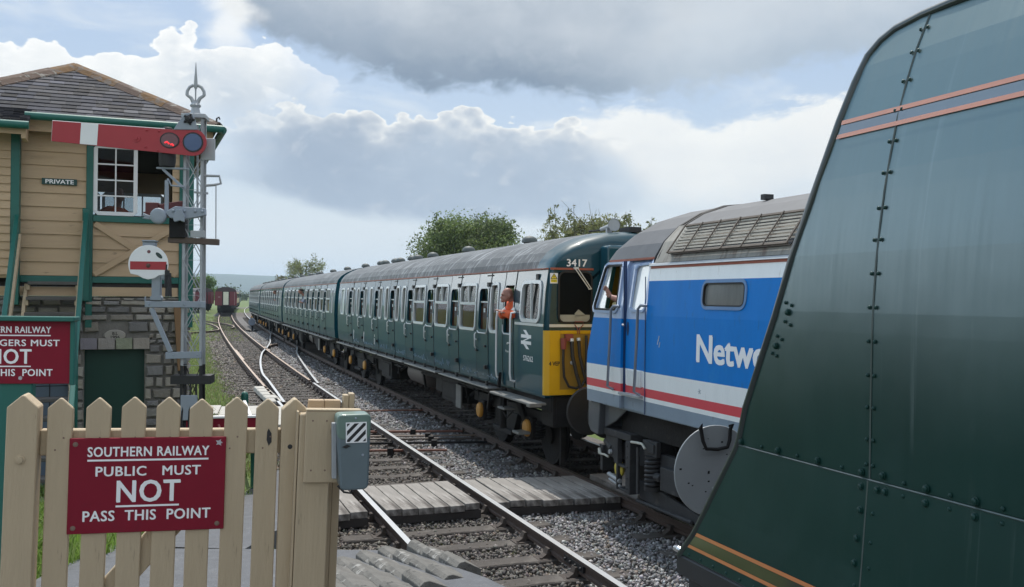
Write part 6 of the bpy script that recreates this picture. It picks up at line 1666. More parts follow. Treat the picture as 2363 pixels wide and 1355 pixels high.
    for x, z in ((1.95, 2.17), (1.97, 2.1), (1.93, 2.13)): mb.bar((-x, lw(z) + .002, z), (-x - .02, lw(z) + .002, z + .06), .012, .003, (0, 1, 0))
    for k in range(5): mb.bar((-2.85, lw(1.66) + .002, 1.69), (-2.85 + .03 * math.cos(k * 1.3), lw(1.66) + .002, 1.69 + .03 * math.sin(k * 1.3)), .008, .003, (0, 1, 0))
    mb.build('paint_chip', mat('pale_grey_chip', (.42, .47, .52), .6, var=.3, scale=30), T)
    mb = MB(); mb.box(-1.648, -1.632, lw(2) + .0, lw(2) + .004, 1.31, 2.9); mb.box(-.985, -.975, lw(1.4), lw(1.4) + .003, 1.31, 1.5); mb.build('panel_seam', MATS['dark_blue_shade_and_seam'], T)
    # cantrail and roof
    mb = MB()
    for sg in (1, -1): mb.add([(-1.62, sg * 1.272, 3.02), (-LEN, sg * 1.272, 3.02), (-LEN, sg * 1.25, 3.06), (-1.62, sg * 1.25, 3.06), (-1.62, sg * 1.30, 3.022), (-LEN, sg * 1.30, 3.022), (-LEN, sg * 1.28, 3.05), (-1.62, sg * 1.28, 3.05)], [(4, 5, 6, 7), (0, 1, 5, 4), (3, 2, 6, 7), (0, 3, 7, 4)])
    mb.build('gutter', M_silver, T)
    mb = MB()
    for sg in (1, -1): mb.bar((-1.65, sg * 1.277, 3.008), (-LEN, sg * 1.277, 3.008), .012, .03, (0, 0, 1)); mb.bar((-lx(3.12), sg * 1.222, 3.118), (-1.66, sg * 1.222, 3.118), .014, .028, (0, 0, 1))
    mb.build('cantrail_stripe', M_redline, T)
    def skin(xs, sec, m, name, parent):
        mb = MB()
        for (xa, ka), (xb, kb) in zip(xs[:-1], xs[1:]):
            for sg in (1, -1):
                for (p, q), (r, s2) in zip(sec[:-1], sec[1:]):
                    h = lambda z, k: 3.1 + (z - 3.1) * k
                    mb.add([(-xa, sg * p, h(q, ka)), (-xb, sg * p, h(q, kb)), (-xb, sg * r, h(s2, kb)), (-xa, sg * r, h(s2, ka))], [(0, 1, 2, 3)])
        return mb.build(name, m, parent, smooth=45)
    sec = [(1.225, 3.13), (1.12, 3.30), (.93, 3.48), (.65, 3.64), (.33, 3.745), (0, 3.78)]
    roof = skin([(.40, .78), (.5, .9), (.62, .97), (.9, 1), (1.72, 1), (LEN, 1)], sec, M_lroof, 'roof', T)
    mb = MB(); end = [(-.40, y, 3.1 + (z - 3.1) * .78) for y, z in sec]; end += [(-.40, -y, z) for _, y, z in end[::-1][1:]]; mb.add(end, [tuple(range(len(end)))]); mb.build('roof_end', M_lroof, roof)
    mb = MB()
    for sg in (1, -1): mb.tube([(-1.66, sg * y, z + .006) for y, z in [(1.245, 3.07)] + sec], .012, 5); mb.tube([(-1.74, sg * y, z + .004) for y, z in [(1.245, 3.07)] + sec], .010, 5)
    mb.build('roof_joint', M_black, roof, smooth=40)
    for sg in (1, -1):
        cs = [(1.262, 3.055), (1.225, 3.13), (1.135, 3.30), (.965, 3.47)]
        mb = MB()
        for (p, q), (r, s2) in zip(cs[:-1], cs[1:]): mb.add([(-1.70, sg * (p + .004), q + .004), (-LEN, sg * (p + .004), q + .004), (-LEN, sg * (r + .004), s2 + .004), (-1.70, sg * (r + .004), s2 + .004)], [(0, 1, 2, 3)])
        mb.add([(-1.70, sg * .965, 3.475), (-LEN, sg * .965, 3.475), (-LEN, sg * .95, 3.495), (-1.70, sg * .95, 3.495)], [(0, 1, 2, 3)])
        mb.build('cantrail_panel', M_grime2, T, smooth=30)
    for x0 in (2.02, 5.6):
        mb = MB(); x1 = x0 + 2.2
        P0, P1 = Vector((0, 1.225, 3.135)), Vector((0, 1.0, 3.44)); dirv = (P1 - P0); n = Vector((0, dirv.z, -dirv.y)).normalized(); up = dirv.normalized()
        back = MB(); c = (P0 + P1) / 2 + n * .012; back.obox((-(x0 + x1) / 2, c.y, c.z), (1.1, 0, 0), up * (dirv.length / 2), n * .004)
        g = back.build('grille', M_black, T)
        for i in range(9):
            c = P0 + dirv * ((i + .5) / 9) + n * .04; mb.obox((-(x0 + x1) / 2, c.y, c.z), (1.08, 0, 0), (up * .9 + n * .3).normalized() * .0092, (n * .9 - up * .3).normalized() * .004)
        each(mb, 'slat', M_slat, g)
        mb = MB()
        for i in range(7):
            x = x0 + 2.2 * i / 6; c = (P0 + P1) / 2 + n * .062; w = .011 if i in (0, 3, 6) else .006; mb.obox((-x, c.y, c.z), (w, 0, 0), up * (dirv.length / 2 + .015), n * .006)
        for e in (P0, P1): mb.obox((-(x0 + x1) / 2, (e + n * .05).y, (e + n * .05).z), (1.1, 0, 0), up * .012, n * .01)
        mb.build('grille_bar', mat('rusty_grille_bar', (.11, .09, .075), .8, var=.3), g)
    mb = MB(); mb.box(-2.62, -2.55, .3, .42, 3.74, 3.80); mb.build('roof_lug', M_black, roof)
    # valance, buffers, underframe
    mb = MB(); mb.prism([(.06, 1.30), (.06, .98), (-.02, .90), (-.24, .88), (-.30, 1.30)], (0, 1.12, 0), (1, 0, 0), (0, 0, 1), (0, .17, 0)); mb.prism([(.06, 1.30), (.06, .98), (-.02, .90), (-.24, .88), (-.30, 1.30)], (0, -1.29, 0), (1, 0, 0), (0, 0, 1), (0, .17, 0)); mb.box(-.25, .06, -1.12, 1.12, .95, 1.3)
    mb.prism([(-.30, 1.29), (-.95, 1.29), (-.62, 1.10), (-.30, .98)], (0, 1.2, 0), (1, 0, 0), (0, 0, 1), (0, .02, 0))
    mb.build('buffer_beam', mat('dark_grey_valance', (.075, .083, .095), .55, var=.25, scale=5, coat=.15), T, bevel=.012)
    for sy in (1, -1):
        mb = MB(); mb.tube([(0, sy * .87, 1.05), (.3, sy * .87, 1.05)], .09, 12); mb.lathe((.27, sy * .87, 1.05), (1, 0, 0), [(.1, 0), (.30, .02), (.32, .05), (.30, .07), (.02, .085)], 26); mb.build('buffer', M_black, T, smooth=40)
    mb = MB(); mb.tube([(.05, .45, 1.05), (.12, .5, .75), (.1, .55, .5), (.02, .7, .45)], .03, 8); mb.tube([(.05, .3, 1.05), (.15, .3, .7), (.05, .35, .5)], .025, 8); mb.build('brake_hose', MATS['worn_red_coupling'], T, smooth=50)
    mb = MB(); mb.box(-LEN, -.6, 1.0, 1.12, .98, 1.3); mb.box(-LEN, -.6, -1.12, -1.0, .98, 1.3); mb.box(-12, -6.5, -1.15, 1.15, .4, 1.0); mb.build('underframe', M_grime, T)
    mb = MB()
    Yb = 1.10
    mb.box(-1.06, -.30, Yb - .12, Yb + .13, .90, .985)
    mb.prism([(-.30, .90), (-.66, .90), (-.66, .52), (-.56, .60), (-.34, .76)], (0, Yb + .09, 0), (1, 0, 0), (0, 0, 1), (0, .02, 0))
    mb.box(-1.06, -.94, Yb + .02, Yb + .14, .26, .90); mb.box(-.70, -.66, Yb + .06, Yb + .13, .26, .90); mb.box(-1.0, -.68, Yb + .02, Yb + .12, .55, .58); mb.box(-1.0, -.68, Yb + .02, Yb + .12, .26, .29)
    mb.box(-5.4, -.35, Yb - .06, Yb + .02, .62, .84)
    mb.bar((-.12, Yb, .72), (-.12, Yb, .40), .07, .16); mb.bar((.05, Yb, .66), (-.35, Yb, .66), .06, .12); mb.tube([(-.25, Yb + .06, .80), (-.48, Yb + .08, .74)], .055, 10)
    mb.prism([(-.95, .44), (-1.3, .44), (-2.6, .30), (-2.5, .20), (-1.15, .22)], (0, Yb - .02, 0), (1, 0, 0), (0, 0, 1), (0, .05, 0))
    mb.prism([(-1.35, .98), (-1.62, .95), (-1.62, .84), (-1.42, .84), (-1.38, .9)], (0, Yb + .07, 0), (1, 0, 0), (0, 0, 1), (0, .05, 0)); mb.box(-1.66, -1.36, Yb + .04, Yb + .1, .80, .98)
    mb.box(-2.6, -1.75, Yb - .02, Yb + .1, .45, .72); mb.tube([(-1.75, Yb + .08, .58), (-1.62, Yb + .08, .58)], .05, 8); mb.tube([(-1.1, Yb + .06, .2), (-2.4, Yb + .06, .22)], .025, 6); mb.bar((-1.2, Yb + .1, .86), (-1.2, Yb + .1, .3), .05, .03)
    for k in range(5): mb.lathe((-1.0, Yb + .14, .32 + .13 * k), (0, 1, 0), [(.014, 0), (.012, .012)], 6)
    bf = mb.build('bogie_frame', mat('dusty_dark_bogie', (.030, .031, .034), .7, var=.5, scale=7, bump=.3, col2=(.075, .07, .065), c2lo=.54, c2hi=.72), T, bevel=.008)
    mb = MB(); mb.lathe((-.62, Yb + .04, .50), (0, 1, 0), [(.10, 0), (.11, .03), (.09, .05), (.02, .06)], 16); mb.build('axlebox_cover', mat('faded_yellow_cover', (.55, .45, .06), .6, var=.2), bf, smooth=40)
    mb = MB(); path = []
    for i in range(97):
        a = i / 16 * 2 * math.pi; path.append((-1.52 + .085 * math.cos(a), Yb + .06 + .085 * math.sin(a), .46 + .31 * i / 96))
    mb.tube(path, .026, 7); mb.lathe((-1.52, Yb + .06, .40), (0, 0, 1), [(.11, 0), (.11, .05), (.06, .06)], 14); mb.lathe((-1.52, Yb + .06, .77), (0, 0, 1), [(.06, 0), (.1, .01), (.1, .03), (.04, .04)], 14); mb.build('coil_spring', M_black, bf, smooth=50)
    mb = MB(); mb.tube([(-1.1, Yb + .14, .91), (-1.25, Yb + .15, .925), (-1.4, Yb + .15, .93), (-1.46, Yb + .14, .88)], .016, 7); mb.tube([(-.13, Yb + .1, .66), (-.22, Yb + .14, .63), (-.34, Yb + .14, .64), (-.42, Yb + .12, .62)], .014, 7); mb.tube([(-.1, Yb + .1, .68), (-.15, Yb + .12, .62)], .02, 6); mb.build('white_pipe', mat('cream_pipe', (.5, .5, .44), .5), bf, smooth=50)
    mb = MB(); mb.tube([(-.40, Yb + .1, .40), (-.72, Yb + .1, .36)], .03, 8); mb.tube([(-.42, Yb + .1, .34), (-.74, Yb + .1, .30)], .02, 8); mb.lathe((-.5, Yb + .12, .7), (0, 1, 0), [(.035, 0), (.03, .03)], 8); mb.build('brake_rod', M_silver, bf, smooth=50)
    for x in (-.95, -2.8, -4.65): wheelset(bf, x, .56)
    for x in (-13.2, -15.0, -16.9): wheelset(bf, x, .56)
    return T
loco()

# ------------------------------------------------------------------ green steam locomotive tender in the foreground
def tender_paint():
    """varnished dark green: gloss raised with height to shape its reflection, streaked with lime below; the plates are not quite flat"""
    m = bpy.data.materials.new('glossy_dark_green_tender_paint'); m.use_nodes = True; MATS[m.name] = m
    t = NT(m.node_tree); b = t.n['Principled BSDF']; co = t.n.new('ShaderNodeTexCoord').outputs['Object']
    x, y, z = t.sep(co)
    n1 = t.noise(co, 2.4, 6, .6); v = t.m('MULTIPLY_ADD', n1, .5, .75)
    c = t.mix(1.0, (.006, .031, .0245), t.comb(v, v, v), 'MULTIPLY')
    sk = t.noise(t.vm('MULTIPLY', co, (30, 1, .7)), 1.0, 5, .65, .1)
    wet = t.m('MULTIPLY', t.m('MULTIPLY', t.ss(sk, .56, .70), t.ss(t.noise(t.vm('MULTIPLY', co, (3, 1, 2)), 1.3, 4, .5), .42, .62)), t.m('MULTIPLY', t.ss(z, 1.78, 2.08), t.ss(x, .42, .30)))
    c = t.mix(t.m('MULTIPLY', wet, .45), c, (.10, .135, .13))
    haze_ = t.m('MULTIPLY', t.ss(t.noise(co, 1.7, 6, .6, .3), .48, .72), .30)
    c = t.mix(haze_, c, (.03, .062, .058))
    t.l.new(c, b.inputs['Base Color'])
    gl = t.m('MULTIPLY_ADD', t.ss(t.m('ADD', z, t.m('MULTIPLY', t.m('SUBTRACT', t.noise(co, 2.0, 4, .5), .5), .35)), 2.2, 2.95), .88, .12)  # gloss raised with height so mainly the upper plate mirrors the sky
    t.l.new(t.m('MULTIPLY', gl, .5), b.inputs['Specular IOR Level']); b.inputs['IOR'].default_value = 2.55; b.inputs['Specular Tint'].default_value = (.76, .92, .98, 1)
    t.l.new(t.m('MULTIPLY_ADD', t.noise(t.vm('MULTIPLY', co, (60, 1, 2.5)), 1.0, 4, .6), .16, .31), b.inputs['Roughness'])
    h = t.m('ADD', t.m('MULTIPLY', t.noise(t.vm('MULTIPLY', co, (1, 1, .8)), 2.1, 3, .5), 1.0), t.m('MULTIPLY', t.noise(t.vm('MULTIPLY', co, (26, 1, 3)), 1.0, 4, .6), .035))
    bp = t.n.new('ShaderNodeBump'); bp.inputs['Strength'].default_value = .5; bp.inputs['Distance'].default_value = .014
    t.l.new(h, bp.inputs['Height']); t.l.new(bp.outputs[0], b.inputs['Normal'])
    return m
def tender():
    TW = [(1.68, 1.38), (1.9, 1.355), (2.15, 1.335), (2.4, 1.333), (2.6, 1.33), (2.8, 1.315), (3.0, 1.285), (3.2, 1.24), (3.35, 1.19), (3.48, 1.13)]
    EDGE = [(1.68, 1.37), (1.79, 1.275), (1.97, 1.16), (2.15, 1.04), (2.28, 1.0), (2.6, .84), (2.96, .71), (3.17, .65), (3.32, .622), (3.40, .605), (3.44, .57), (3.465, .52), (3.48, .42)]
    itp = lambda T_, z: float(np.interp(z, [a for a, b in T_], [b for a, b in T_]))
    tw = lambda z: itp(TW, z); ed = lambda z: itp(EDGE, z)
    T = thing('steam_tender', 'dark green steam locomotive tender with orange lining and bolted seams, close at the right edge', 'tender', (2.39, 2.75, 0), math.atan2(.942, -.336))
    BACK = -5.2
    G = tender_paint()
    def plate(z0, z1, name, n, back, off=0.0, front=None, m=G):
        mb = MB(); zs = list(np.linspace(z0, z1, n))
        if z1 > 3.4: zs = sorted(set(zs + [3.40, 3.44, 3.465]))
        for sg in (1, -1):
            if sg < 0: mb.build(name, m, T, smooth=30); mb = MB()
            for a, b in zip(zs[:-1], zs[1:]):
                f = front or ed
                v = [(f(a), sg * (tw(a) + off), a), (back, sg * (tw(a) + off), a), (back, sg * (tw(b) + off), b), (f(b), sg * (tw(b) + off), b)]
                v += [(x, y - sg * .012, z) for x, y, z in v]
                mb.add(v, [(0, 1, 2, 3), (7, 6, 5, 4), (0, 4, 5, 1), (3, 2, 6, 7), (0, 3, 7, 4), (1, 5, 6, 2)])
        return mb.build(name, m, T, smooth=30)
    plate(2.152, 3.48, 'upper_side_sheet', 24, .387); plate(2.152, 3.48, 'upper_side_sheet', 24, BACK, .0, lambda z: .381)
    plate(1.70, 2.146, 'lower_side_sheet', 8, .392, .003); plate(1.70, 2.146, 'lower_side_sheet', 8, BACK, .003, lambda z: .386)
    mb = MB()
    for sg in (1, -1):
        pts = [(ed(z), sg * (tw(z) - .004), z) for z in [1.69, 1.79, 1.88, 1.97, 2.06, 2.13, 2.17, 2.22, 2.28, 2.44, 2.6, 2.78, 2.96, 3.1, 3.2, 3.32, 3.40, 3.44, 3.465, 3.48]] + [(x, sg * 1.128, 3.484) for x in (.3, 0, -1, -3, BACK)]
        mb.tube(pts, .0145, 8)
    mb.build('edge_beading', mat('dark_beading', (.016, .026, .025), .32, var=.15, coat=.4), T, smooth=50)
    mb = MB(); mb.box(.30, .34, -1.12, 1.12, 1.2, 3.3); mb.box(BACK, .30, -1.1, 1.1, 2.7, 2.75); mb.box(BACK, 1.36, -1.3, 1.3, 1.45, 1.62); mb.build('tank', M_black, T)
    mb = MB()
    for sg in (1, -1): mb.box(BACK, 1.38, sg * 1.37 - .012, sg * 1.37 + .012, 1.62, 1.695); mb.prism([(1.38, 1.62), (1.0, 1.62), (1.15, 1.2), (1.38, 1.1)], (0, sg * 1.30 - .02, 0), (1, 0, 0), (0, 0, 1), (0, .05, 0))
    mb.box(BACK, 1.9, -1.05, 1.05, .95, 1.3); mb.box(1.75, 1.9, -1.2, 1.2, .85, 1.35)
    mb.build('frame', M_black, T, bevel=.006)
    for x in (.2, -1.8, -3.8): wheelset(T, x, .55)
    # lining: orange, black, orange bands
    mb = MB(); mk = MB()
    def band(m_, za, zb, o):
        for sg in (1, -1):
            xa, xb = ed(za) - .02, ed(zb) - .02
            m_.add([(xa, sg * (tw(za) + o), za), (BACK, sg * (tw(za) + o), za), (BACK, sg * (tw(zb) + o), zb), (xb, sg * (tw(zb) + o), zb)], [(0, 1, 2, 3)])
    for z, w in ((3.193, .0065), (3.150, .0065), (1.793, .0065), (1.742, .006)): band(mb, z - w, z + w, .0052)
    mb.build('orange_lining', mat('orange_lining_paint', (.56, .17, .055), .4, var=.1, scale=9, coat=.8, coat_ior=2.0, coat_rough=.2), T, recalc=True)
    band(mk, 1.749, 1.785, .0046); band(mk, 3.157, 3.186, .0022); mk.build('dark_lining', mat('dark_lining_paint', (.03, .018, .018), .35, coat=1.0, coat_ior=2.4, coat_rough=.08), T)
    mb = MB()
    for sg in (1,):
        mb.tube([(x, sg * (tw(2.149) + .004), 2.149) for x in (1.03, .39, -1, BACK)], .0028, 4); mb.tube([(.384, sg * (tw(z) + .0015), z) for z in np.linspace(2.15, 3.47, 14)], .003, 4); mb.tube([(.389, sg * (tw(z) + .003), z) for z in np.linspace(1.7, 2.146, 6)], .0026, 4)
    mb.build('sheet_joint', mat('worn_joint', (.05, .075, .07), .45, coat=.4), T)
    # bolts and rivets: one mesh each kind, one object for every bolt
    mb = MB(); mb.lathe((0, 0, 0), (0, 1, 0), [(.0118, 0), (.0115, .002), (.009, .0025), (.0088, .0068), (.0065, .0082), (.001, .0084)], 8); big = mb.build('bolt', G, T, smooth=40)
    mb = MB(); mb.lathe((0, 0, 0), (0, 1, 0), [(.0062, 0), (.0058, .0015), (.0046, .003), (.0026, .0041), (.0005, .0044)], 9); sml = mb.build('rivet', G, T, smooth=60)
    used = {}
    def put(o, a, z):
        c = o if not used.get(o.name) else o.copy()
        if c is not o: COL.objects.link(c)
        used[o.name] = 1
        sl = (tw(z + .02) - tw(z - .02)) / .04
        c.parent = T; c.location = (a, tw(z) + .003, z); c.rotation_euler = (-math.atan(sl), random.uniform(0, 1), 0)
    for a, z in [(.77, 2.61), (.83, 2.5), (1.018, 2.163), (.81, 2.165), (.61, 2.165), (.415, 2.165), (.413, 2.125), (.33, 2.17), (.348, 2.128), (.318, 2.128), (.17, 2.165), (.17, 2.128), (.01, 2.165), (.01, 2.128), (-.15, 2.165), (-.15, 2.128), (.41, 2.06), (.415, 1.98), (.417, 1.91)]: put(big, a, z)
    S_ = [(.785, 2.64), (.755, 2.632), (.785, 2.58), (.757, 2.57), (.825, 2.532), (.80, 2.522), (.85, 2.475), (.827, 2.468), (.90, 2.163), (.71, 2.164), (.5, 2.164), (.25, 2.164), (.25, 2.13), (.09, 2.164), (.09, 2.13), (-.07, 2.164), (-.07, 2.13), (.36, 2.06), (.36, 1.98), (.36, 1.91), (.41, 1.85), (.36, 1.85)]
    S_ += [(1.29 - .083 * i, 1.712) for i in range(14)]
    for z in (3.43, 3.36, 3.275, 3.19, 3.10, 3.01, 2.91, 2.82, 2.725, 2.63, 2.535, 2.44, 2.35, 2.26, 2.19): S_ += [(.397, z), (.371, z)]
    for a, z in S_: put(sml, a, z)
    # handrail loops on the tank top, lamp irons on the end
    mb = MB(); mb.tube([(.30, 1.0, 3.46), (.26, .95, 3.58), (.15, .9, 3.63), (.0, .88, 3.63), (-.1, .88, 3.56)], .013, 8); mb.tube([(.2, .95, 3.46), (.12, .9, 3.56), (-.02, .86, 3.58), (-.2, .86, 3.5)], .02, 8); mb.build('ladder_loop', M_black, T, smooth=50)
    mb = MB(); mb.box(1.86, 1.90, .83, .89, 1.35, 1.78); mb.tube([(1.32, 1.36, 1.70), (1.37, 1.375, 1.71), (1.41, 1.37, 1.705)], [.008, .014, .011], 8); mb.build('lamp_iron', M_steel, T, bevel=.004)
    return T
tender()
def head_disc():
    t = thing('headcode_disc', 'round grey metal disc with a wire handle, hung in front of the green tender', 'disc', (.925, 4.32, 1.872), math.atan2(.942, -.336))
    mb = MB(); mb.lathe((0, 0, 0), (1, 0, 0), [(.205, 0), (.207, .004), (.205, .008)], 48)
    mb.build('plate', mat('scuffed_grey_disc', (.30, .32, .33), .45, .15, var=.1, scale=7, col2=(.17, .17, .17), c2lo=.62, c2hi=.74, bump=.1), t, bevel=.001)
    mb = MB(); mb.tube([(-.012, .085, .193), (-.03, .088, .215), (-.016, .082, .19), (-.022, .075, .14), (-.022, .058, .105), (-.022, .0, .1), (-.022, -.052, .108), (-.022, -.063, .14), (-.016, -.07, .188), (-.03, -.072, .212), (-.012, -.07, .2)], .0085, 8); mb.build('handle', M_grime, t, smooth=60)
    mb = MB(); mb.box(-.02, -.008, -.022, .022, -.2, -.07); mb.build('bracket', M_silver, t, bevel=.003)
    mb = MB()
    for k in range(16):
        a = random.uniform(0, 6.28); r = random.uniform(.03, .19); s_ = random.uniform(.002, .006)
        mb.box(-.0006, .0, r * math.cos(a) - s_, r * math.cos(a) + s_, r * math.sin(a) - s_ * .7, r * math.sin(a) + s_ * .7)
    mb.build('chip', M_grime, t)
    mb = MB(); mb.lathe((-.001, -.085, -.075), (-1, 0, 0), [(.04, 0), (.034, .0008)], 14); mb.build('soot_mark', M_black, t)
head_disc()
# ------------------------------------------------------------------ people
M_skin = mat('skin', (.34, .165, .125), .5, var=.07, scale=9)
M_vis = mat('orange_hi_vis', (.85, .12, .025), .7, var=.1)
M_band = mat('reflective_band', (.45, .46, .45), .4)
def place(t, root, p):
    t.location = root.matrix_world @ Vector(p) if False else (Matrix.Translation(root.location) @ Matrix.Rotation(root.rotation_euler.z, 4, 'Z')) @ Vector(p)
    t.rotation_euler = (0, 0, root.rotation_euler.z)
def man_in_cab():
    """bald man leaning out over the cab door, forearms folded on its sill"""
    t = thing('person', 'bald man in an orange hi-vis jacket leaning out of the leading coach\'s cab door', 'person'); place(t, LEAD, (1.64, 1.0, 1.23))
    # local: x towards the rear of the coach, y outwards, z up from the cab floor
    mb = MB()
    for s_ in (-1, 1): mb.tube([(s_ * .1 - .0, -.12, .92), (s_ * .11, -.10, .5), (s_ * .11, -.16, .08)], [.095, .07, .05], 10); mb.ball((s_ * .11, -.08, .05), .05, .13, .05)
    mb.tube([(0, -.12, .86), (0, .06, 1.05), (-.01, .22, 1.2), (-.02, .32, 1.31), (-.03, .36, 1.36)], [(.17, .12), (.165, .12), (.19, .13), (.175, .12), (.08, .08)], 14)
    mb.tube([(-.03, .34, 1.35), (-.04, .40, 1.42)], [.064, .06], 12)
    hc = Vector((-.05, .445, 1.462))
    mb.ball(hc, .076, .096, .108, 18); mb.ball(hc + Vector((0, .04, -.062)), .058, .064, .060, 14); mb.ball(hc + Vector((0, .088, -.1)), .032, .03, .03, 10)
    mb.tube([hc + Vector((0, .092, -.02)), hc + Vector((0, .119, -.06))], [.011, .017], 8)
    mb.tube([hc + Vector((-.045, .082, .004)), hc + Vector((0, .098, .006)), hc + Vector((.045, .082, .004))], .013, 8)
    for s_ in (-1, 1): mb.ball(hc + Vector((s_ * .079, -.012, -.02)), .013, .024, .033, 8)
    arms = [((.18, .27, 1.27), (.24, .43, 1.13), (-.03, .51, 1.165)), ((-.20, .27, 1.27), (-.24, .44, 1.13), (-.015, .53, 1.185))]
    for a, b, c in arms:
        mb.tube([a, b], [.058, .047], 10); mb.tube([b, c], [.045, .03], 10)
        d = (Vector(c) - Vector(b)).normalized(); c = Vector(c); w = d.cross(Vector((0, 0, 1))).normalized()
        mb.obox(c + d * .045, d * .045, w * .036, (0, 0, .014))
        for k in range(4): p = c + d * .085 + w * (-.027 + .018 * k); mb.tube([p, p + d * (.04 + .008 * (k in (1, 2))), p + d * .065 + Vector((0, 0, -.018))], [.0095, .009, .008], 6)
        mb.tube([c + d * .02 + w * .03, c + d * .055 + w * .055], [.012, .009], 6)
    remesh(mb, 'body', M_skin, t, .0085, 2)
    mb = MB()
    mb.tube([(0, -.13, .82), (0, .06, 1.05), (-.01, .22, 1.2), (-.02, .32, 1.32), (-.03, .37, 1.375)], [(.19, .14), (.19, .15), (.22, .165), (.205, .15), (.105, .10)], 16)
    for a, b, c in arms: mb.tube([a, b], [.085, .072], 12); mb.tube([b, Vector(b) + (Vector(c) - Vector(b)) * .72], [.072, .06], 12)
    remesh(mb, 'jacket', M_vis, t, .010, 2)
    mb = MB()
    for a, b, c in arms:
        a, b = Vector(a), Vector(b); d = b - a; mb.tube([a + d * .52, a + d * .78], [.0805, .0775], 14)
    mb.build('reflective_band', M_band, t, smooth=50)
    mb = MB()
    for s_ in (-1, 1): mb.ball(hc + Vector((s_ * .031, .089, -.008)), .011, .006, .006, 8)
    mb.build('eye', M_black, t)
man_in_cab()
LOCO = bpy.data.objects['diesel_locomotive']
def driver():
    t = thing('person', 'driver resting a forearm on the blue locomotive\'s cab window sill, hand raised', 'person'); place(t, LOCO, (-1.05, .80, 1.80))
    mb = MB()
    mb.tube([(0, -.08, .05), (0, -.08, .3), (.0, -.05, .55), (0, -.04, .66), (0, -.03, .72)], [(.16, .13), (.16, .13), (.19, .12), (.14, .09), (.06, .06)], 14)
    mb.tube([(0, -.03, .7), (.02, -.02, .8)], .058, 10); mb.ball((.03, -.02, .9), .095, .078, .115, 16); mb.tube([(.12, -.02, .9), (.15, -.02, .87)], [.012, .017], 8)
    for s_ in (-.1, .1): mb.tube([(-.02, -.08 + s_, .06), (.4, -.08 + s_, .08), (.42, -.08 + s_, .0)], [.09, .065, .05], 10)
    mb.tube([(0, -.22, .58), (.1, -.28, .35), (.32, -.2, .4)], [.055, .047, .035], 10); mb.ball((.37, -.18, .4), .05, .04, .03)
    mb.tube([(0, .13, .58), (.0, .33, .70), (.10, .44, .80)], [.06, .052, .05], 10)
    e = Vector((.10, .44, .80)); wst = Vector((.345, .545, .865)); d = (wst - e).normalized()
    mb.tube([e, e + d * .1, wst], [.048, .047, .029], 12)
    # open hand, palm up and fingers spread and curled
    hd = (d * .55 + Vector((.05, .1, .8))).normalized(); sd = Vector((.75, -.1, -.42)); sd = (sd - hd * sd.dot(hd)).normalized(); pn = hd.cross(sd)
    pc = wst + hd * .05; mb.obox(pc, hd * .046, sd * .038, pn * .014)
    for k, L_ in enumerate((.062, .072, .076, .066)):
        p = wst + hd * .09 + sd * (.030 - .020 * k); q = p + (hd + sd * (.22 - .15 * k)).normalized() * L_ * .55; r = q + (hd * .7 + pn * .65 + sd * (.2 - .14 * k)).normalized() * L_ * .5
        mb.tube([p - hd * .015, q, r], [.0105, .0098, .0085], 7)
    p = wst + hd * .025 + sd * .034; mb.tube([p, p + (sd * .8 + hd * .5).normalized() * .035, p + (sd * .5 + hd * .9).normalized() * .068], [.0135, .0115, .0095], 7)
    remesh(mb, 'body', M_skin, t, .0075, 1)
    mb = MB(); mb.tube([(0, -.08, .03), (0, -.08, .3), (.0, -.05, .55), (0, -.04, .66), (0, -.03, .71)], [(.18, .15), (.18, .15), (.205, .14), (.155, .105), (.075, .075)], 14); mb.tube([(0, .13, .58), (.0, .30, .685)], [.075, .065], 10); mb.tube([(0, -.22, .58), (.08, -.27, .4)], [.075, .065], 10)
    remesh(mb, 'shirt', mat('dark_navy_shirt', (.02, .024, .04), .8), t, .012)
    mb = MB(); q = wst - d * .02; mb.tube([q - d * .008, q + d * .008], .033, 12); mb.build('wristband', M_black, t, smooth=50)
driver()
COACHES = [o for o in bpy.data.objects if o.get('category') == 'railway coach']
def leaning_passenger(root, x, label, shirt, hair, up):
    t = thing('person', label, 'person'); place(t, root, (x, 1.0, 1.23))
    mb = MB()
    for s_ in (-1, 1): mb.tube([(s_ * .09, -.1, .9), (s_ * .1, -.1, .5), (s_ * .1, -.12, .06)], [.09, .07, .05], 8); mb.ball((s_ * .1, -.06, .04), .05, .12, .04)
    y = .42 if up else .5
    mb.tube([(0, -.1, .88), (0, .02, 1.1), (0, y - .22, 1.36), (0, y - .12, 1.42)], [(.16, .12), (.16, .12), (.19, .12), (.07, .07)], 12)
    mb.tube([(0, y - .14, 1.4), (0, y - .02, 1.52)], .055, 8); mb.ball((0, y + .03, 1.6), .085, .1, .12, 12); mb.tube([(0, y + .12, 1.6), (0, y + .145, 1.57)], [.012, .016], 6)
    for s_ in (-1, 1): mb.tube([(s_ * .19, y - .22, 1.34), (s_ * .24, y - .05, 1.1), (s_ * .08, y + .05, 1.13)], [.055, .047, .033], 8); mb.ball((s_ * .05, y + .06, 1.14), .045, .04, .025)
    remesh(mb, 'body', MATS['skin'], t, .014)
    mb = MB(); mb.tube([(0, -.1, .85), (0, .02, 1.1), (0, y - .22, 1.36), (0, y - .13, 1.42)], [(.18, .14), (.18, .14), (.21, .14), (.09, .09)], 12)
    for s_ in (-1, 1): mb.tube([(s_ * .19, y - .22, 1.34), (s_ * .24, y - .05, 1.1)], [.072, .06], 8)
    remesh(mb, 'shirt', shirt, t, .016)
    mb = MB(); mb.ball((0, y + .01, 1.645), .092, .105, .085, 12); mb.build('hair', hair, t, smooth=60)
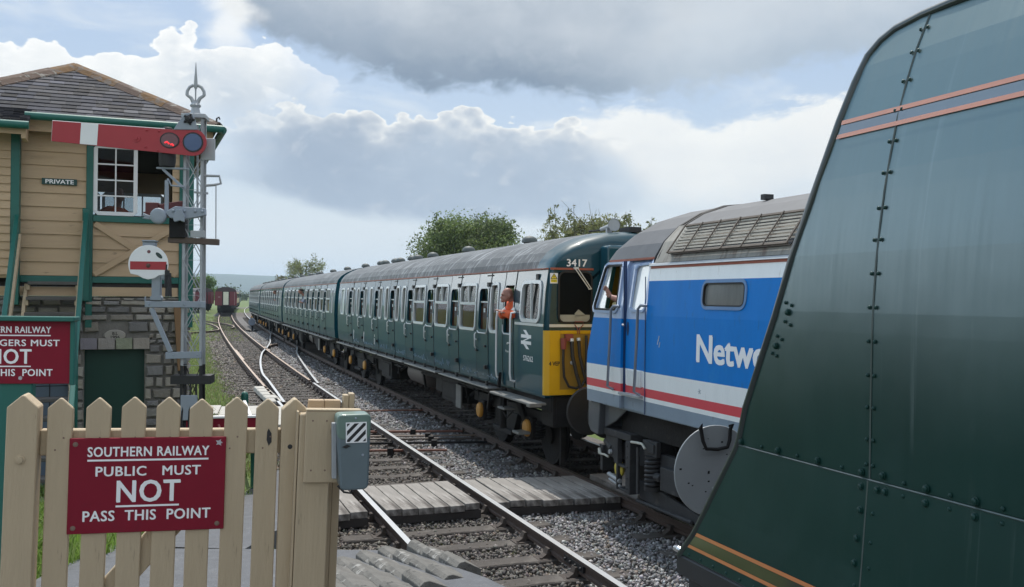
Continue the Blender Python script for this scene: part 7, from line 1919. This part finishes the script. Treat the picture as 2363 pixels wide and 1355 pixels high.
leaning_passenger(TR, 9.55, 'dark haired passenger leaning out of the second green coach', mat('grey_blue_shirt', (.25, .28, .36), .8), mat('dark_hair', (.015, .012, .012), .7), False)
leaning_passenger([o for o in COACHES if 'third' in o['label']][0], 4.35, 'person in a dark top standing in a doorway of the third green coach', mat('dark_top', (.03, .035, .04), .8), mat('brown_hair', (.06, .035, .025), .7), True)

# ------------------------------------------------------------------ stabled coaches in the siding
def parked(label, loc, rot, col, endcol, L=19.4):
    T = thing('parked_coach', label, 'railway coach', loc, rot, 'coaches parked in the sidings')
    mb = MB(); end = [(hw(z), z) for z, _ in HW] + ROOF[1:]; ring = [(y, z) for y, z in end[:6]] + [(-y, z) for y, z in end[:6][::-1]]
    mb.prism(ring, (0, 0, 0), (0, 1, 0), (0, 0, 1), (L, 0, 0)); mb.build('body', col, T, bevel=.02)
    mb = MB(); full = ROOF + [(-y, z) for y, z in ROOF[::-1][1:]]; mb.prism(full, (-.02, 0, 0), (0, 1, 0), (0, 0, 1), (L + .04, 0, 0)); mb.build('roof', M_roofg if endcol is None else mat('dark_maroon_roof_end', (.05, .035, .04), .6), T, smooth=40)
    for i in range(8):
        for sg in (1, -1):
            mb = MB(); x = 1.6 + 2.1 * i; mb.box(x, x + 1.1, sg * 1.39 - .03, sg * 1.39 + .03, 2.1, 2.85); mb.build('window', mat('dark_coach_window', (.02, .022, .025), .1, coat=.5), T)
    mb = MB(); mb.box(.3, L - .3, -1.1, 1.1, .55, 1.2); 
    for x in (2.6, L - 2.6):
        mb.box(x - 1.8, x + 1.8, -1.05, 1.05, .25, .9)
    mb.build('underframe', M_grime, T)
    for x in (1.3, 3.9, L - 3.9, L - 1.3): wheelset(T, x)
    if endcol:
        mb = MB(); mb.box(-.06, -.021, -.46, .46, 1.22, 3.1); d = mb.build('end_door_frame', mat('dark_rubber_frame', (.02, .018, .02), .7), T)
        mb = MB(); mb.box(-.09, -.061, -.33, .33, 1.3, 3.02); mb.build('end_door', endcol, d, bevel=.1, seg=3)
        for sy in (-1, 1):
            mb = MB(); mb.lathe((-.02, sy * .87, 1.05), (-1, 0, 0), [(.1, 0), (.1, .35), (.22, .36), (.22, .42), (.02, .44)], 16); mb.build('buffer', M_black, T, smooth=40)
        mb = MB(); mb.tube([(-.04, -1.1, 1.3), (-.06, -1.1, 3.0)], .02, 6); mb.box(-.03, -.021, .7, 1.0, 2.3, 2.36); mb.build('end_fitting', mat('faded_end_fitting', (.4, .3, .3), .6), T)
    return T
M_mar = mat('faded_maroon_coach_paint', (.135, .018, .03), .45, var=.15, scale=1, coat=.3)
CC = np.array([off(XB, y, -HG) for y in np.arange(100, 240, .1)]); CSs = np.concatenate([[0], np.cumsum(np.hypot(*(CC[1:] - CC[:-1]).T))])
def c_at(s): return np.array([np.interp(s, CSs, CC[:, 0]), np.interp(s, CSs, CC[:, 1])])
s0 = float(np.interp(126, CC[:, 1], CSs))
specs = [('maroon coach with a pale end door, parked at the end of the left siding', M_mar, mat('pale_cream_door', (.62, .62, .52), .5)), ('cream coach directly behind the maroon one in the siding', mat('cream_brown_coach_paint', (.48, .36, .22), .5, var=.1), None),
         ('second cream coach behind the maroon one in the siding', MATS['cream_brown_coach_paint'], None), ('dark green coach farthest along the siding, by the green train\'s tail', mat('dull_green_coach_paint', (.05, .10, .075), .5), None)]
for i, (l, m_, e) in enumerate(specs):
    a, b = c_at(s0 + 20.2 * i), c_at(s0 + 20.2 * i + 19.4); parked(l, (float(a[0]), float(a[1]), 0), math.atan2(b[1] - a[1], b[0] - a[0]), m_, e)
parked('maroon coach half hidden behind the signal mast at far left', (-47.4, 147.0, 0), math.atan2(1, -.5), M_mar, mat('maroon_end_door', (.12, .018, .028), .5))

# ------------------------------------------------------------------ trees and hills
def leaf_cloud(name, centers, radii, n, size, cols, parent, shell=.55, m=None, flat=.8):
    """many small leaf faces in clumps through the crown"""
    C = np.array(centers); Rr = np.array(radii); k = rng.choice(len(C), n, p=Rr ** 2 / (Rr ** 2).sum())
    d = rng.normal(size=(n, 3)); d /= np.linalg.norm(d, axis=1, keepdims=True)
    rad = Rr[k] * (shell + (1 - shell) * rng.random(n)) * (1 + rng.normal(0, .12, n))
    p = C[k] + d * rad[:, None] * np.array([1, 1, flat]) + rng.normal(0, 1, (n, 3)) * (Rr[k] * .28)[:, None]
    s = size * rng.uniform(.55, 1.35, n)
    a = rng.normal(size=(n, 3)); a /= np.linalg.norm(a, axis=1, keepdims=True)
    b = np.cross(a, rng.normal(size=(n, 3))); b /= np.linalg.norm(b, axis=1, keepdims=True)
    V = np.stack([p - a * s[:, None], p + b * s[:, None] * .5, p + a * s[:, None], p - b * s[:, None] * .5], 1)
    me = bpy.data.meshes.new(name); F = np.arange(n * 4, dtype=np.int32)
    me.vertices.add(n * 4); me.vertices.foreach_set('co', V.astype(np.float32).ravel())
    me.loops.add(n * 4); me.loops.foreach_set('vertex_index', F)
    me.polygons.add(n); me.polygons.foreach_set('loop_start', np.arange(0, n * 4, 4, dtype=np.int32)); me.polygons.foreach_set('loop_total', np.full(n, 4, dtype=np.int32))
    me.update(calc_edges=True)
    ct = rng.uniform(.7, 1.3, len(C))
    t = np.array(cols)[rng.integers(0, len(cols), n)] * (ct[k] * rng.uniform(.7, 1.3, n))[:, None]
    at = me.color_attributes.new('tone', 'FLOAT_COLOR', 'POINT')
    at.data.foreach_set('color', np.concatenate([np.repeat(t, 4, 0), np.ones((n * 4, 1))], 1).astype(np.float32).ravel())
    me.materials.append(m or mat('leaf', (1, 1, 1), .65, var=.15, scale=1, attr='tone', trans=.35))
    o = bpy.data.objects.new(name, me); COL.objects.link(o)
    if parent: o.parent = parent
    return o
M_bark = mat('bark', (.09, .075, .06), .9, var=.35, scale=4, bump=.5)
def tree(name, label, x, y, z, H, Wd, cols, n=9000, leaf=.12, airy=0., clumps=26, low=.2, spikes=0, group=None, seed=1):
    global rng
    rr_ = random.Random(seed)
    T = thing(name, label, 'tree', (x, y, z), rr_.uniform(0, 6), group)
    cs, rs = [], []; tr = MB()
    trunk = [(0, 0, 0), (rr_.uniform(-.1, .1), rr_.uniform(-.1, .1), H * .25), (rr_.uniform(-.2, .2), rr_.uniform(-.2, .2), H * .55), (rr_.uniform(-.3, .3), 0, H * .85)]
    tr.tube(trunk, [H * .035, H * .028, H * .018, H * .005], 8)
    for i in range(clumps):
        t_ = rr_.random() ** .8; zz = H * (low + (.93 - low) * t_); env = math.sin(math.pi * min(1, max(.12, (zz / H - low * .6) / (1.04 - low * .6)))) ** .6
        r = Wd * .5 * env * math.sqrt(rr_.uniform(.1, 1)); a = rr_.uniform(0, 6.28)
        c = (r * math.cos(a), r * math.sin(a), zz); cr = Wd * rr_.uniform(.085, .17) * (1 - .3 * airy)
        cs.append(c); rs.append(cr)
        b0 = Vector(trunk[1]) + (Vector(trunk[3]) - Vector(trunk[1])) * max(0, min(.9, (zz / H - .3))) ; mid = (b0 + Vector(c)) / 2 + Vector((0, 0, -.05 * H * rr_.random()))
        tr.tube([b0, mid, c], [H * .012, H * .007, H * .003], 5)
        if airy:
            for k in range(5):
                e = Vector(c) + Vector((rr_.gauss(0, 1), rr_.gauss(0, 1), abs(rr_.gauss(0, 1)))) * cr * .8; tr.tube([c, e], [H * .003, H * .001], 4)
    for i in range(spikes):
        a = rr_.uniform(0, 6.28); r = Wd * .42 * math.sqrt(rr_.random()); z0 = H * rr_.uniform(.72, .86); z1 = z0 + H * rr_.uniform(.1, .26)
        p0 = Vector((r * math.cos(a), r * math.sin(a), z0)); p1 = Vector((r * 1.1 * math.cos(a), r * 1.1 * math.sin(a), z1)); tr.tube([p0, p1], [H * .004, H * .0015], 4)
        for k in range(7): cs.append(tuple(p0 + (p1 - p0) * (.1 + .14 * k) + Vector((rr_.gauss(0, .03), rr_.gauss(0, .03), 0)) * Wd)); rs.append(Wd * rr_.uniform(.018, .05) * (1.15 - .1 * k))
    tr.build('trunk', M_bark, T, smooth=60)
    leaf_cloud('crown', cs, rs, n, leaf, cols, T, shell=.25 if airy else .5)
    return T
g1 = [(.12, .17, .055), (.15, .205, .065), (.19, .24, .085), (.09, .13, .04)]
g2 = [(.18, .20, .075), (.23, .25, .10), (.14, .165, .06), (.21, .205, .09)]
g3 = [(.16, .20, .07), (.22, .26, .11), (.26, .27, .13)]
g4 = [(.12, .21, .045), (.15, .25, .06), (.17, .26, .08), (.09, .16, .035)]
tree('broadleaf_tree', 'round bushy green tree rising behind the roof of the leading coach', -3.6, 84, -.5, 10.2, 9.4, g1, 60000, .115, 0, 90, .12, 14, seed=3)
tree('broadleaf_tree', 'ragged yellowish tree behind the horn on the leading coach', 5.6, 74, -.5, 9.4, 8.6, g2, 34000, .10, .3, 60, .1, 34, seed=5)
tree('broadleaf_tree', 'sparse twiggy shrub just left of the ragged yellowish tree', 3.0, 78, -.5, 6.9, 4.6, g2, 4500, .12, .6, 18, .1, 10, seed=8)
tree('broadleaf_tree', 'thin leafy tree behind the blue locomotive\'s roof', 10.0, 73, -.5, 8.8, 5.2, g2, 5000, .12, .6, 20, .15, 12, seed=9)
tree('open_tree', 'open airy tree with sky between its branches above the middle of the green train', -32.4, 150, -.5, 9.0, 7.6, g3, 5600, .12, 1.0, 46, .35, 10, seed=11)
tree('broadleaf_tree', 'low dense bush below the open airy tree', -35.2, 150, -.5, 6.3, 5.2, [(.12, .115, .05), (.15, .14, .06), (.1, .1, .04)], 6000, .16, 0, 22, .1, 0, seed=12)
LT = [(-56.2, 172, 6.0, 6.0, 'bright green tree rising just behind the maroon end of the parked coaches'), (-58.5, 166, 7.6, 7.0, 'taller bright green tree seen through the lattice of the signal mast'), (-60.5, 186, 5.6, 5.5, 'lowest of the bright green trees behind the parked coaches'),
      (-62.0, 158, 8.0, 8.0, 'broad bright green tree next to the signal box corner'), (-66.0, 162, 9.0, 9.0, 'largest bright green tree behind the signal box')]
for i, (x, y, h, w, l) in enumerate(LT): tree('embankment_tree', l, x, y, -.3, h, w, g4, 9000, .15, 0, 26, .08, 3, 'trees on the left embankment', seed=20 + i)
FT = [(-95, 420, 6, 14), (-108, 450, 6.5, 18), (-122, 480, 5.5, 20), (-138, 470, 5, 18), (-84, 410, 5.5, 13), (-150, 500, 5, 22), (-165, 520, 6, 26)]
lab = ['second', 'third', 'fourth', 'fifth', 'first', 'sixth', 'seventh']
for i, (x, y, h, w) in enumerate(FT): tree('distant_tree', 'hazy distant tree at the end of the line, %s from the green train' % lab[i], x, y, -1, h, w, [(.06, .09, .035), (.08, .11, .045)], 1800, .55, 0, 16, .1, 0, 'hazy trees at the end of the line', seed=40 + i)
# trees beyond the left edge of the view: they darken what the glossy sides reflect near the horizon
SD = [(-26, 22, 5), (-34, 30, 6), (-30, 40, 5.5), (-22, 12, 4.5), (-32, 8, 5), (-38, 48, 6.5), (-44, 60, 7), (-40, 18, 6), (-24, 33, 4)]
sl_ = ['nearest', 'second', 'third', 'fourth', 'fifth', 'sixth', 'seventh', 'eighth', 'ninth']
for i, (x, y, h) in enumerate(SD): tree('side_tree', 'unseen leafy tree off to the left, darkening reflections, %s of the row' % sl_[i], x, y, -.2, h, h * 1.1, g1, 3500, .2, 0, 20, .05, 0, 'unseen trees off to the left', seed=60 + i)
def hill(name, ridge, y0, depth, label):
    vs = []; fs = []; n = len(ridge); m_ = 9
    for j in range(m_):
        t_ = j / (m_ - 1)
        for x, h in ridge:
            f = math.sin(math.pi * t_) ** .8 if 0 < t_ < 1 else 0
            vs.append((x * (1 + .12 * t_), y0 + depth * t_, -2 + h * f * (1 + .03 * math.sin(x * .01 + j))))
    for j in range(m_ - 1):
        for i in range(n - 1): a = j * n + i; fs.append((a, a + 1, a + n + 1, a + n))
    o = MB().add(vs, fs).build(name, mat('hill_grassland', (.06, .085, .06), .95, var=.3, scale=.01), smooth=80); o['kind'] = 'structure'; return o
xs = np.linspace(-3800, 3000, 90)
def rz(x):
    u = x / 3400 * 2200 + 1181                       # where along the skyline
    pts = [(-1200, 60), (0, 75), (300, 84), (480, 82), (520, 82), (600, 73), (640, 70), (700, 74), (760, 78), (900, 50), (1200, 36), (3000, 30)]
    return float(np.interp(u, *zip(*pts))) + 1.5 * math.sin(x * .013)
hill('hills', [(x, rz(x)) for x in xs], 3000, 900, '')
o = MB().add([(-420, 560, -.9), (200, 560, -.9), (200, 640, -.9), (-420, 640, -.9)], [(0, 1, 2, 3)]).build('far_field', mat('pale_field', (.3, .3, .25), .9)); o['kind'] = 'structure'

# ------------------------------------------------------------------ air
def haze():
    mb = MB(); mb.box(-5400, 5400, -950, 5350, -2.5 - 1.0, 130)
    m_ = bpy.data.materials.new('haze'); m_.use_nodes = True; t = NT(m_.node_tree); t.n.remove(t.n['Principled BSDF'])
    v = t.n.new('ShaderNodeVolumePrincipled'); v.inputs['Color'].default_value = (.66, .83, 1.0, 1); v.inputs['Density'].default_value = HAZE; v.inputs['Anisotropy'].default_value = .2
    t.l.new(v.outputs[0], t.n['Material Output'].inputs['Volume'])
    o = mb.build('haze', m_); o['kind'] = 'stuff'
HAZE = 1.9e-4
haze()
def hedge():  # unseen hedge added to darken the lower reflection on the tender
    T = thing('hedge', 'added dark hedge out of view, darkening what the tender reflects', 'hedge')
    cs = []; rs = []
    for y in np.arange(-7, 9.5, .5):
        for z in (.9, 1.5, 2.1): cs.append((-10.5 + random.uniform(-.2, .2), y, .3 + z)); rs.append(.55)
    leaf_cloud('foliage', cs, rs, 16000, .075, [(.05, .075, .025), (.065, .09, .03), (.04, .06, .02)], T, shell=.6)
    mb = MB()
    for y in np.arange(-7, 9.5, 1.0): mb.tube([(-10.5, y, .4), (-10.5, y, 2.2)], [.05, .02], 6)
    mb.build('stem', M_bark, T)
hedge()
def lineside():
    labs = ['nearest', 'second', 'third', 'fourth', 'fifth', 'sixth', 'seventh', 'eighth']
    for i, l in enumerate(labs):
        y = 7 + 8.2 * i; p = off(XA, y, 2 * HG + 5.2)
        T = thing('lineside_bush', 'dense bush on the far side of the trains, %s of the row' % l, 'bush', (p[0], p[1], -.2), math.atan2(slope(y), 1) * -1, 'bushes on the far side of the trains')
        cs = []; rs = []
        for k in range(42):
            cs.append((random.uniform(-1.0, 1.2), random.uniform(-4.4, 4.4), random.uniform(.3, 2.7))); rs.append(random.uniform(.45, .8))
        leaf_cloud('foliage', cs, rs, 5200, .11, [(.06, .10, .03), (.085, .135, .04), (.05, .08, .025)], T, shell=.5)
        mb = MB()
        for k in range(6): mb.tube([(0, -4 + 1.6 * k, -.1), (random.uniform(-.3, .3), -4 + 1.6 * k, 2.0)], [.06, .02], 5)
        mb.build('stem', M_bark, T)
lineside()
